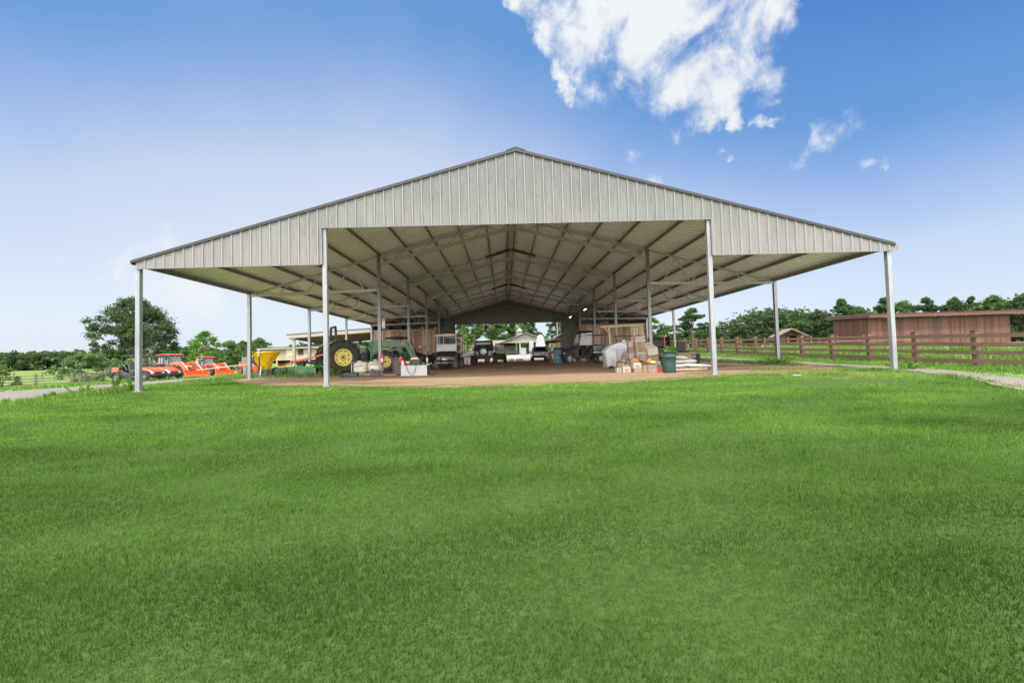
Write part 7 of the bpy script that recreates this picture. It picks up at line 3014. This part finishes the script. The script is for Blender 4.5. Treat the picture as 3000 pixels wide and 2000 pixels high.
# ------------------------------------------------------------------ the heap of produce boxes
def carton(label, x, y, z, w, d, hh, rz=0.0, rx=0.0, mat_='card', flaps=True, text=None, slots=False, ry=0.0, group='cardboard produce boxes in the heap', tcol='ink'):
    t = thing('produce_box', label, 'box', (x, y, z), rz, group)
    t.rotation_euler = (rx, ry, rz)
    g_ = MB()
    th = .012
    g_.box(-w / 2, w / 2, -d / 2, d / 2, 0, th)
    g_.box(-w / 2, w / 2, -d / 2, -d / 2 + th, th, hh)
    g_.box(-w / 2, w / 2, d / 2 - th, d / 2, th, hh)
    g_.box(-w / 2, -w / 2 + th, -d / 2 + th, d / 2 - th, th, hh)
    g_.box(w / 2 - th, w / 2, -d / 2 + th, d / 2 - th, th, hh)
    if slots:
        for k in range(3):
            g_.box(-w / 2 + .03, w / 2 - .03, -d / 2 - .006, -d / 2 - .002, hh * (.2 + .28 * k), hh * (.2 + .28 * k) + .05)
    g_.build('body', M[mat_], t)
    if flaps:
        g_ = MB()
        q_ = random.Random(int(x * 997 + z * 131))
        a = q_.uniform(.0, .5)
        g_.hexa([(-w / 2, -d / 2, hh + .001), (w / 2, -d / 2, hh + .001), (w / 2, -d / 2 + .01, hh + .001), (-w / 2, -d / 2 + .01, hh + .001)],
                [(-w / 2 + .02, -d / 2 + d * .42 * math.cos(a), hh + .02 + d * .4 * math.sin(a)), (w / 2 - .02, -d / 2 + d * .42 * math.cos(a), hh + .02 + d * .4 * math.sin(a)), (w / 2 - .02, -d / 2 + .01 + d * .42 * math.cos(a), hh + .02 + d * .4 * math.sin(a)), (-w / 2 + .02, -d / 2 + .01 + d * .42 * math.cos(a), hh + .02 + d * .4 * math.sin(a))])
        a = q_.uniform(.2, 1.3)
        g_.hexa([(-w / 2, d / 2 - .01, hh + .001), (w / 2, d / 2 - .01, hh + .001), (w / 2, d / 2, hh + .001), (-w / 2, d / 2, hh + .001)],
                [(-w / 2 + .02, d / 2 - .01 - d * .4 * math.cos(a), hh + .03 + d * .4 * math.sin(a)), (w / 2 - .02, d / 2 - .01 - d * .4 * math.cos(a), hh + .03 + d * .4 * math.sin(a)), (w / 2 - .02, d / 2 - d * .4 * math.cos(a), hh + .03 + d * .4 * math.sin(a)), (-w / 2 + .02, d / 2 - d * .4 * math.cos(a), hh + .03 + d * .4 * math.sin(a))])
        g_.build('flap', M[mat_], t)
    if text:
        lettering(text, min(.09, hh * .35), M[tcol], t, (0, -d / 2 - .009, hh * .6), FRONT, sx=.9)
        g_ = MB()
        g_.rbox((0, -d / 2 - .006, hh * .25), (w * .55, .004, .014))
        g_.build('print', M[tcol], t)
    return t


BX = lambda x, y: h(x, y) + .02
carton('pale box with a printed front at the top of the tall stack', 5.02, 4.0, BX(5, 4) + 1.18, .40, .34, .22, 0, 0, 'card_pale', False, 'SWEET  CORN')
carton('brown box second from the top of the tall stack, with a dark bird print', 5.00, 4.0, BX(5, 4) + .96, .40, .36, .21, .03, 0, 'card', False, 'FARM')
carton('brown box with two printed lines, third in the tall stack', 5.02, 3.98, BX(5, 4) + .74, .40, .36, .21, -.02, 0, 'card', False, 'FRESH')
carton('crushed pale box under the brown ones of the tall stack', 5.06, 3.90, BX(5, 4) + .50, .42, .36, .23, -.05, .06, 'card_pale', True, 'PRODUCE')
carton('stained brown box at the base of the tall stack', 5.02, 3.95, BX(5, 4) + .24, .44, .40, .25, .08, 0, 'card_dark')
carton('plain brown box on the ground right under the tall stack', 5.02, 3.98, BX(5, 4), .46, .42, .23, .0, 0, 'card')
for k, hh in enumerate((.24, .24, .24, .24, .24)):
    carton(('lowest', 'second lowest', 'middle', 'second highest', 'highest')[k] + ' brown box of the narrow stack left of the tall one', 4.74 + .01 * (k % 2), 4.25, BX(4.7, 4.2) + k * .245, .26, .34, .235, .04 * (k % 3 - 1), 0, ('card', 'card_dark', 'card_pale', 'card', 'card_pale')[k], False, None, True)
carton('small white printed box against the post, right of the tall stack', 5.40, 4.1, BX(5.4, 4.1) + .93, .26, .26, .22, -.04, 0, 'card_pale', False, 'MIX')
carton('tilted pale box with ripped lid right of the tall stack', 5.44, 3.75, BX(5.4, 3.7) + .62, .44, .34, .28, .10, 0, 'card_pale', True, None, False, ry=-.10)
carton('brown box squashed under the tilted pale box', 5.46, 3.8, BX(5.4, 3.8) + .38, .42, .34, .22, .12, 0, 'card_dark')
carton('white labelled box low on the right of the heap', 5.50, 3.55, BX(5.5, 3.5) + .22, .32, .30, .16, .02, 0, 'card_pale', False, 'PLUMS', tcol='green')
carton('dark open box behind the left edge of the green bin', 5.52, 3.5, BX(5.5, 3.5), .36, .32, .22, .05, 0, 'card_dark')
carton('plain grey brown box at the front, left of the green bin', 4.98, 2.45, BX(5, 2.4), .33, .28, .30, .05, 0, 'card_dark', False)
carton('narrow brown box on end beside the plain grey brown one', 4.74, 2.55, BX(4.7, 2.5), .15, .26, .28, .1, 0, 'card', False)
carton('long low slotted orange brown crate at the front of the heap', 4.52, 2.70, BX(4.5, 2.7), .30, .30, .15, -.04, 0, 'card', False, None, True)
carton('pale printed box resting on the slotted crate', 4.50, 2.75, BX(4.5, 2.7) + .165, .30, .30, .15, .05, 0, 'card_pale', True, 'FRUIT')
carton('crumpled white box lying at the front left corner of the heap', 4.16, 2.95, BX(4.2, 2.9), .30, .30, .17, -.08, 0, 'card_pale', True, 'FARM')
carton('white box with black printing at the far left front of the heap', 3.88, 3.05, BX(3.9, 3.0), .18, .26, .18, .06, 0, 'card_pale', False, 'US', tcol='ink')
carton('brown box stacked behind the crumpled white one', 4.05, 3.40, BX(4, 3.4) + .18, .26, .28, .16, .10, 0, 'card')
carton('brown box below it on the ground behind the front row', 4.05, 3.42, BX(4, 3.4), .30, .30, .17, .02, 0, 'card_dark', False)
carton('tilted dark brown box sliding down the left side of the heap', 4.18, 3.65, BX(4.1, 3.6) + .34, .30, .26, .14, .1, 0, 'card_dark', False, ry=-.45)
carton('small grey brown carton on end in the left middle of the heap', 4.36, 3.35, BX(4.3, 3.3) + .18, .15, .2, .26, .15, 0, 'card_dark', False)
carton('pale carton under the small grey brown one', 4.36, 3.38, BX(4.3, 3.3), .24, .28, .17, -.05, 0, 'card_pale', False, None, True)
carton('flattened pale carton leaning behind the slotted crate', 4.58, 3.30, BX(4.6, 3.3) + .02, .34, .28, .30, .0, .15, 'card_pale', True)
carton('brown carton leaning in the middle gap of the heap', 4.86, 3.35, BX(4.8, 3.3) + .42, .28, .24, .16, .35, 0, 'card', False, ry=.3)
carton('pale carton holding up the orange netting', 4.68, 3.5, BX(4.7, 3.5), .30, .30, .36, .12, 0, 'card_pale', True)
g_ = MB()
cr = []
for k, (r_, z) in enumerate(((.04, 0), (.12, .02), (.14, .07), (.10, .13), (.03, .16))):
    cr.append([(r_ * (1 + .3 * math.sin(3 * j + k)) * math.cos(j * .785), r_ * math.sin(j * .785), z) for j in range(8)])
g_.loft(cr)
tag(g_.build('netting', M['orange_bright'], None, (4.58, 3.18, BX(4.6, 3.3) + .36)), 'crumpled orange produce netting in the middle of the heap', 'netting')
g_ = MB()
g_.lathe([(.02, 0), (.09, .03), (.11, .10), (.08, .17), (.02, .19)], 14)
g_.cyl((0, 0, .18), (.02, 0, .22), .008, 5)
tag(g_.build('pumpkin', M['orange_bright'], None, (5.0, 2.72, BX(5, 2.6) + .31)), 'bright orange pumpkin on the plain box left of the green bin', 'pumpkin')
g_ = MB()
g_.lathe([(.01, -.10), (.05, -.07), (.06, 0), (.045, .06), (.02, .10)], 12, 'X', (0, 0, .06))
tag(g_.build('squash', M['yellow_rim'], None, (5.08, 2.50, BX(5, 2.4) + .31)), 'small yellow squash lying in front of the orange pumpkin', 'squash')
g_ = MB()
for i in range(3):
    g_.box(-.17, .17, -.14 + .12 * i, -.06 + .12 * i, .14, .155)
g_.box(-.17, .17, -.15, -.135, .0, .055)
g_.box(-.17, .17, -.15, -.135, .075, .13)
g_.box(-.17, -.155, -.135, .14, 0, .14)
g_.box(.155, .17, -.135, .14, 0, .14)
tag(g_.build('crate', M['orange'], None, (5.24, 2.78, BX(5.2, 2.7))), 'low red-orange slatted crate squeezed against the green bin', 'crate')
g_ = MB()
g_.cbox(-.14, .14, -.12, .12, 0, .30, .03)
g_.tube([(-.08, -.06, .30), (-.05, -.05, .38), (.05, -.05, .38), (.08, -.06, .30)], .012, 5)
tag(g_.build('bucket', M['navy'], None, (5.22, 3.15, BX(5.2, 3.1) + .02)), 'dark tub in the gap between the heap and the green bin', 'tub')

# ------------------------------------------------------------------ green rubbish bin with weeds on top
t = thing('trash_bin', 'dark green ribbed rubbish bin full of pulled weeds in front of the heap', 'bin', GZ(5.48, 1.95), 0)
g_ = MB()
sec = lambda r_, z: [(r_ * math.cos(2 * math.pi * k / 32) * (1 + .02 * (abs(math.sin(4 * math.pi * k / 32)))), r_ * .98 * math.sin(2 * math.pi * k / 32), z) for k in range(32)]
g_.loft([sec(r_, z) for r_, z in ((.215, 0), (.222, .015), (.232, .35), (.240, .56), (.252, .57), (.254, .60), (.243, .61), (.250, .74), (.272, .75), (.274, .785), (.262, .79), (.245, .76), (.225, .60))], True, True, 0, True)
g_.build('body', M['green_dark'], t)
for s_ in (-1, 1):
    g_ = MB()
    g_.prism([(s_ * .24, .74), (s_ * .33, .73), (s_ * .325, .66), (s_ * .27, .60), (s_ * .24, .60)], -.09, .09)
    g_.build('handle', M['green_dark'], t)
lettering('BRUTE', .05, M['black'], t, (-.10, -.262, .69), (R(84), 0, R(-8)))
q = random.Random(8)
cents = [(q.uniform(-.16, .2), q.uniform(-.16, .16), .80 + q.uniform(0, .12)) for k in range(16)]
o = bpy.data.objects.new('pulled_weeds', leaf_mesh('pulled_weeds', cents, [.07] * 16, 60, .03, M['leaf_bright'], 3, 1))
COL.objects.link(o)
o.location = GZ(5.48, 1.95)
tag(o, 'heap of fresh green weeds spilling over the top of the dark green bin', 'weeds')
g_ = MB()
for k in range(4):
    g_.tube([(-.20 + k * .03, -.02, .74), (-.12 + k * .035, -.10, .84 - .01 * k)], .012, 6)
tag(g_.build('corn_stalks', M['offwhite'], None, GZ(5.48, 1.95)), 'pale stalks sticking out at the left of the dark green bin', 'stalks')


# ------------------------------------------------------------------ feed bags
def bag(label, x, y, z, L, W_, T_, rz, seed, rx=0.0, ry=0.0, mat_='sack', group='feed bags on the low pallet'):
    g_ = MB()
    rings = []
    n = 14
    for i in range(n + 1):
        t_ = i / n
        u = 2 * t_ - 1
        prof = (1 - abs(u) ** 3.2) ** .6
        w = W_ / 2 * (.80 + .20 * prof) if abs(u) < .999 else W_ / 2 * .8
        th = max(.012, T_ / 2 * prof)
        ring = []
        for k in range(16):
            a = 2 * math.pi * k / 16
            ca, sa = math.cos(a), math.sin(a)
            yy = w * math.copysign(abs(ca) ** .75, ca)
            zz = th * math.copysign(abs(sa) ** .9, sa)
            d = .014 * noise.noise(Vector((u * 3 + seed, yy * 7, zz * 9))) + .02 * noise.noise(Vector((u * 1.5 + seed, yy * 3, 3)))
            ring.append((u * L / 2, yy, T_ / 2 + zz + (d if zz > 0 else 0)))
        rings.append(ring)
    g_.loft(rings, True, True, 0, True)
    o = g_.build('feed_bag', M[mat_], None, (x, y, z))
    o.rotation_euler = (rx, ry, rz)
    return tag(o, label, 'bag', group)


pz = h(6.7, 3.0) + .13
t = thing('pallet', 'low wooden pallet under the pale feed bags', 'pallet', GZ(6.55, 2.95), R(-3))
g_ = MB()
for y in (-.42, 0, .42):
    g_.box(-.60, .60, y - .04, y + .04, .02, .10)
g_.build('stringer', M['pallet'], t)
g_ = MB()
for i in range(7):
    g_.box(-.60 + i * .18, -.50 + i * .18, -.46, .46, .10, .118)
g_.build('deck', M['pallet'], t)
bag('long pale feed bag at the pallet front, its tip over the right end', 6.78, 2.72, pz, 1.15, .42, .16, R(-4), 1, ry=.05)
bag('pale feed bag at the front left of the pallet behind the green bin', 6.18, 2.80, pz, .78, .42, .15, R(6), 2)
bag('pale feed bag across the back of the pallet', 6.45, 3.20, pz, .85, .42, .17, R(3), 3)
bag('pale feed bag lying on the second layer at left', 6.20, 3.05, pz + .16, .72, .40, .16, R(-8), 4)
bag('creased pale feed bag on the second layer at right', 6.62, 3.05, pz + .16, .62, .40, .17, R(12), 5)
bag('topmost grey white feed bag slumped against the heap', 6.32, 3.12, pz + .32, .62, .38, .15, R(10), 6, ry=.10)
bag('small pinkish feed bag folded behind the green bin rim', 6.02, 3.30, pz + .44, .48, .34, .16, R(-6), 7, ry=-.08, mat_='card_pale')
g_ = MB()
cr = []
for k, (r_, z) in enumerate(((.22, 0), (.27, .06), (.24, .14), (.14, .22), (.05, .26))):
    cr.append([(r_ * (1 + .25 * math.sin(2.3 * j + 2 * k)) * math.cos(j * .628), r_ * (1 + .2 * math.cos(1.7 * j)) * math.sin(j * .628), z + .03 * math.sin(j * 2 + k)) for j in range(10)])
g_.loft(cr, smooth=False)
tag(g_.build('crumpled_sheet', M['wrap'], None, (6.15, 3.75, pz + .42)), 'crumpled grey plastic sheet on top behind the feed bags', 'plastic sheet')
# dark furniture behind the bags
t = thing('cabinet', 'brown wooden cabinet with dark upright slats right of the feed bags', 'cabinet', GZ(7.25, 4.7), R(-6))
g_ = MB()
g_.box(-.42, .50, -.25, .25, .62, .66)
g_.box(-.38, .12, -.22, .22, .04, .62)
g_.box(-.42, .50, -.25, .25, 0, .04)
g_.build('body', M['card_dark'], t)
g_ = MB()
for i in range(5):
    g_.box(.16 + i * .075, .19 + i * .075, -.25, -.21, .04, .62)
g_.box(.47, .50, -.2, .25, .04, .62)
g_.build('slats', M['black'], t)
g_ = MB()
g_.box(-.38, .12, -.235, -.222, .06, .60)
g_.build('door', M['card'], t)
t = thing('office_chair', 'black padded chair lying on top of the wooden cabinet', 'chair', (7.05, 4.85, h(7.2, 4.7) + .68), R(20))
g_ = MB()
g_.hexa([(-.22, -.05, .05), (.2, -.05, .0), (.2, .05, .0), (-.22, .05, .05)], [(-.16, -.08, .50), (.26, -.10, .46), (.26, .0, .46), (-.16, .02, .50)])
g_.build('backrest', M['canvas'], t, bevel=.02)
g_ = MB()
g_.cbox(-.2, .22, -.36, -.04, .02, .12, .03)
g_.build('seat', M['canvas'], t)
g_ = MB()
g_.tube([(.3, -.1, .1), (.36, -.12, .3), (.28, -.08, .42)], .015, 5)
g_.tube([(-.26, -.1, .1), (-.30, -.2, .0)], .015, 5)
g_.build('arm', M['steel'], t)
t = thing('shelf_unit', 'tall open black shelf unit with a red upright behind the produce boxes', 'shelf', GZ(7.15, 7.9), R(-8))
g_ = MB()
for z in (.5, .95, 1.38):
    g_.box(-.45, .55, -.2, .2, z, z + .03)
g_.box(.52, .56, -.22, .22, 0, 1.45)
g_.box(-.47, -.43, -.2, .2, 0, 1.40)
g_.box(-.45, .55, .2, .22, 0, 1.4)
g_.build('frame', M['black'], t)
g_ = MB()
g_.bar((.30, -.24, .3), (.26, -.24, 1.5), .05, .04)
g_.build('upright', M['red'], t)
# heap of dry weeds and yellow flowers by the shelf
q = random.Random(21)
cents = [(q.uniform(-.4, .4), q.uniform(-.3, .3), .1 + q.uniform(0, .75) * (1 - abs(q.uniform(-1, 1)) * .5)) for k in range(34)]
o = bpy.data.objects.new('weed_heap', leaf_mesh('weed_heap', cents, [.13] * 34, 50, .045, leaf_mat('dry_weed', (.20, .15, .03), (.42, .34, .05), (.10, .18, .04)), 3, 1))
COL.objects.link(o)
o.location = GZ(6.95, 6.5)
tag(o, 'heap of cut yellow and brown weeds piled between the boxes and the feed bags', 'weeds')
g_ = MB()
for i in range(3):
    g_.rbox((-.3 + i * .3, .0 + .05 * i, .03), (.28, .12, .06), rz=.3 * i)
tag(g_.build('scrap_blocks', M['card_dark'], None, GZ(7.75, 5.0)), 'row of scrap bricks on the dirt right of the cabinet', 'bricks')
g_ = MB()
g_.tube([(-.35, 0, .02), (-.1, .04, .03), (.1, -.02, .02), (.4, .03, .03)], .018, 5)
tag(g_.build('stick', M['bark'], None, GZ(8.9, 5.4)), 'dark stick lying on the dirt near the third right post', 'stick')
g_ = MB()
g_.tube([(-.3, 0, .02), (-.05, .05, .03), (.3, -.03, .02)], .014, 5)
tag(g_.build('stick', M['bark'], None, GZ(5.9, .75)), 'thin stick on the dirt left of the right inner front post', 'stick')
g_ = MB()
g_.tbox(-.13, .13, -.06, .06, 0, .03, .03, .05, .02)
tag(g_.build('crumpled_tarp', M['teal_roof'], None, GZ(8.3, -.9)), 'scrap of pale blue plastic lying on the grass in front of the right wing', 'plastic scrap')

# ------------------------------------------------------------------ clutter on the room decks and lamps
dz = 3.86
items = [('spare_tyre', -10.0, 26.3, 'dark tyre standing on the deck of the left store room', 'rubber'),
         ('jug', -7.85, 26.2, 'white jug on the deck of the left store room right of the tyre', 'offwhite'),
         ('jug', -8.9, 26.4, 'small white jug between the tyre and the post on the left deck', 'offwhite')]
g_ = MB()
rings = [[(q_ * math.cos(2 * math.pi * k / 22), z, .30 + q_ * math.sin(2 * math.pi * k / 22)) for k in range(22)] for (q_, z) in ((.17, -.07), (.25, -.10), (.30, -.06), (.30, .06), (.25, .10), (.17, .07))]
g_.loft(rings[::-1], True, False, 0, True)
g_.loft([rings[-1], rings[0]][::-1], True, False, 0, True)
o = g_.build('spare_tyre', M['rubber_dusty'], None, (-10.0, 26.1, dz))
tag(o, items[0][3], 'tyre')
for i, (x, y, s_, lb) in enumerate(((-7.85, 26.0, 1.0, items[1][3]), (-8.95, 26.1, .8, items[2][3]), (-6.75, 26.0, .9, 'white jug near the right end of the left store room deck'),
                                   (6.62, 28.0, .9, 'foremost white jug along the edge of the right store room deck'), (6.6, 33.0, 1.2, 'white jug in the middle of the right deck edge'), (6.6, 36.4, 1.3, 'rearmost white jug on the right deck edge'))):
    g_ = MB()
    g_.lathe([(.06, 0), (.10, .02), (.105, .20), (.05, .28), (.03, .29), (.03, .33), (.005, .335)], 12)
    o = g_.build('jug', M['offwhite'], None, (x, y, dz))
    o.scale = (s_, s_, s_ * 1.1)
    tag(o, lb, 'jug', 'jugs on the store room decks')
for i, (x, y, w, d, hh, mt, lb) in enumerate(((6.7, 26.6, .5, .5, .42, 'maroon', 'dark red bin at the front corner of the right deck'), (6.75, 29.6, .5, .6, .5, 'black', 'black case second along the right deck edge'),
                                               (6.7, 31.2, .4, .5, .34, 'maroon', 'small dark red box halfway along the right deck'), (6.75, 34.8, .5, .6, .55, 'card_dark', 'tall brown carton near the rear of the right deck'),
                                               (8.6, 26.2, .8, .5, .36, 'card_dark', 'wide brown carton on the right deck above the timber portal'), (-11.2, 26.4, .7, .5, .4, 'navy', 'dark blue crate at the left end of the left deck'),
                                               (-7.2, 27.5, .9, .6, .5, 'navy', 'dark blue tub near the inner end of the left deck'), (-6.75, 30.5, .4, .6, .45, 'card_dark', 'brown carton along the inner edge of the left deck'),
                                               (-6.75, 34.0, .4, .6, .35, 'black', 'black case toward the rear of the left deck edge'))):
    g_ = MB()
    g_.cbox(-w / 2, w / 2, -d / 2, d / 2, 0, hh * .88, .02)
    g_.cbox(-w / 2 - .015, w / 2 + .015, -d / 2 - .015, d / 2 + .015, hh * .885, hh, .01)
    tag(g_.build('storage_box', M[mt], None, (x, y, dz)), lb, 'box', 'boxes on the store room decks')
for (x, y, z, lb) in ((5.95, 21.0, 4.78, 'lit fluorescent lamp nearer the camera under the right roof slope'), (5.75, 27.6, 4.78, 'lit fluorescent lamp farther back under the right roof slope')):
    t = thing('lamp', lb, 'lamp', (x, y, z), 0, 'lit lamps on the right')
    g_ = MB()
    g_.box(-.07, .07, -.55, .55, .03, .08)
    for yy in (-.4, .4):
        g_.cyl((0, yy, .08), (0, yy, 1.3), .008, 5)
    g_.build('fixture', M['white'], t)
    g_ = MB()
    g_.cyl((0, -.5, 0), (0, .5, 0), .03, 8)
    g_.build('tube', M['lamp'], t)
g_ = MB()
g_.cyl((0, 0, 0), (0, 0, .5), .02, 6)
g_.cyl((0, 0, -.12), (0, 0, 0), .12, 12)
for k in range(4):
    g_.rbox((.45 * math.cos(k * 1.571 + .3), .45 * math.sin(k * 1.571 + .3), -.06), (.75, .14, .015), rz=k * 1.571 + .3)
tag(g_.build('ceiling_fan', M['steel'], None, (-7.9, 27.4, 4.75)), 'grey ceiling fan hanging over the left store room deck', 'fan')
# dark speaker hung at the rear opening
g_ = MB()
g_.cyl((0, 0, .2), (0, 0, .55), .01, 5)
g_.lathe([(.05, -.18), (.16, -.12), (.18, .05), (.08, .2), (.01, .22)], 12)
g_.bar((-.1, 0, .1), (.75, 0, .12), .015, .015)
tag(g_.build('hanging_basket', M['black'], None, (-2.6, 37.75, 4.66)), 'small dark basket hanging from the rear gable edge', 'basket')
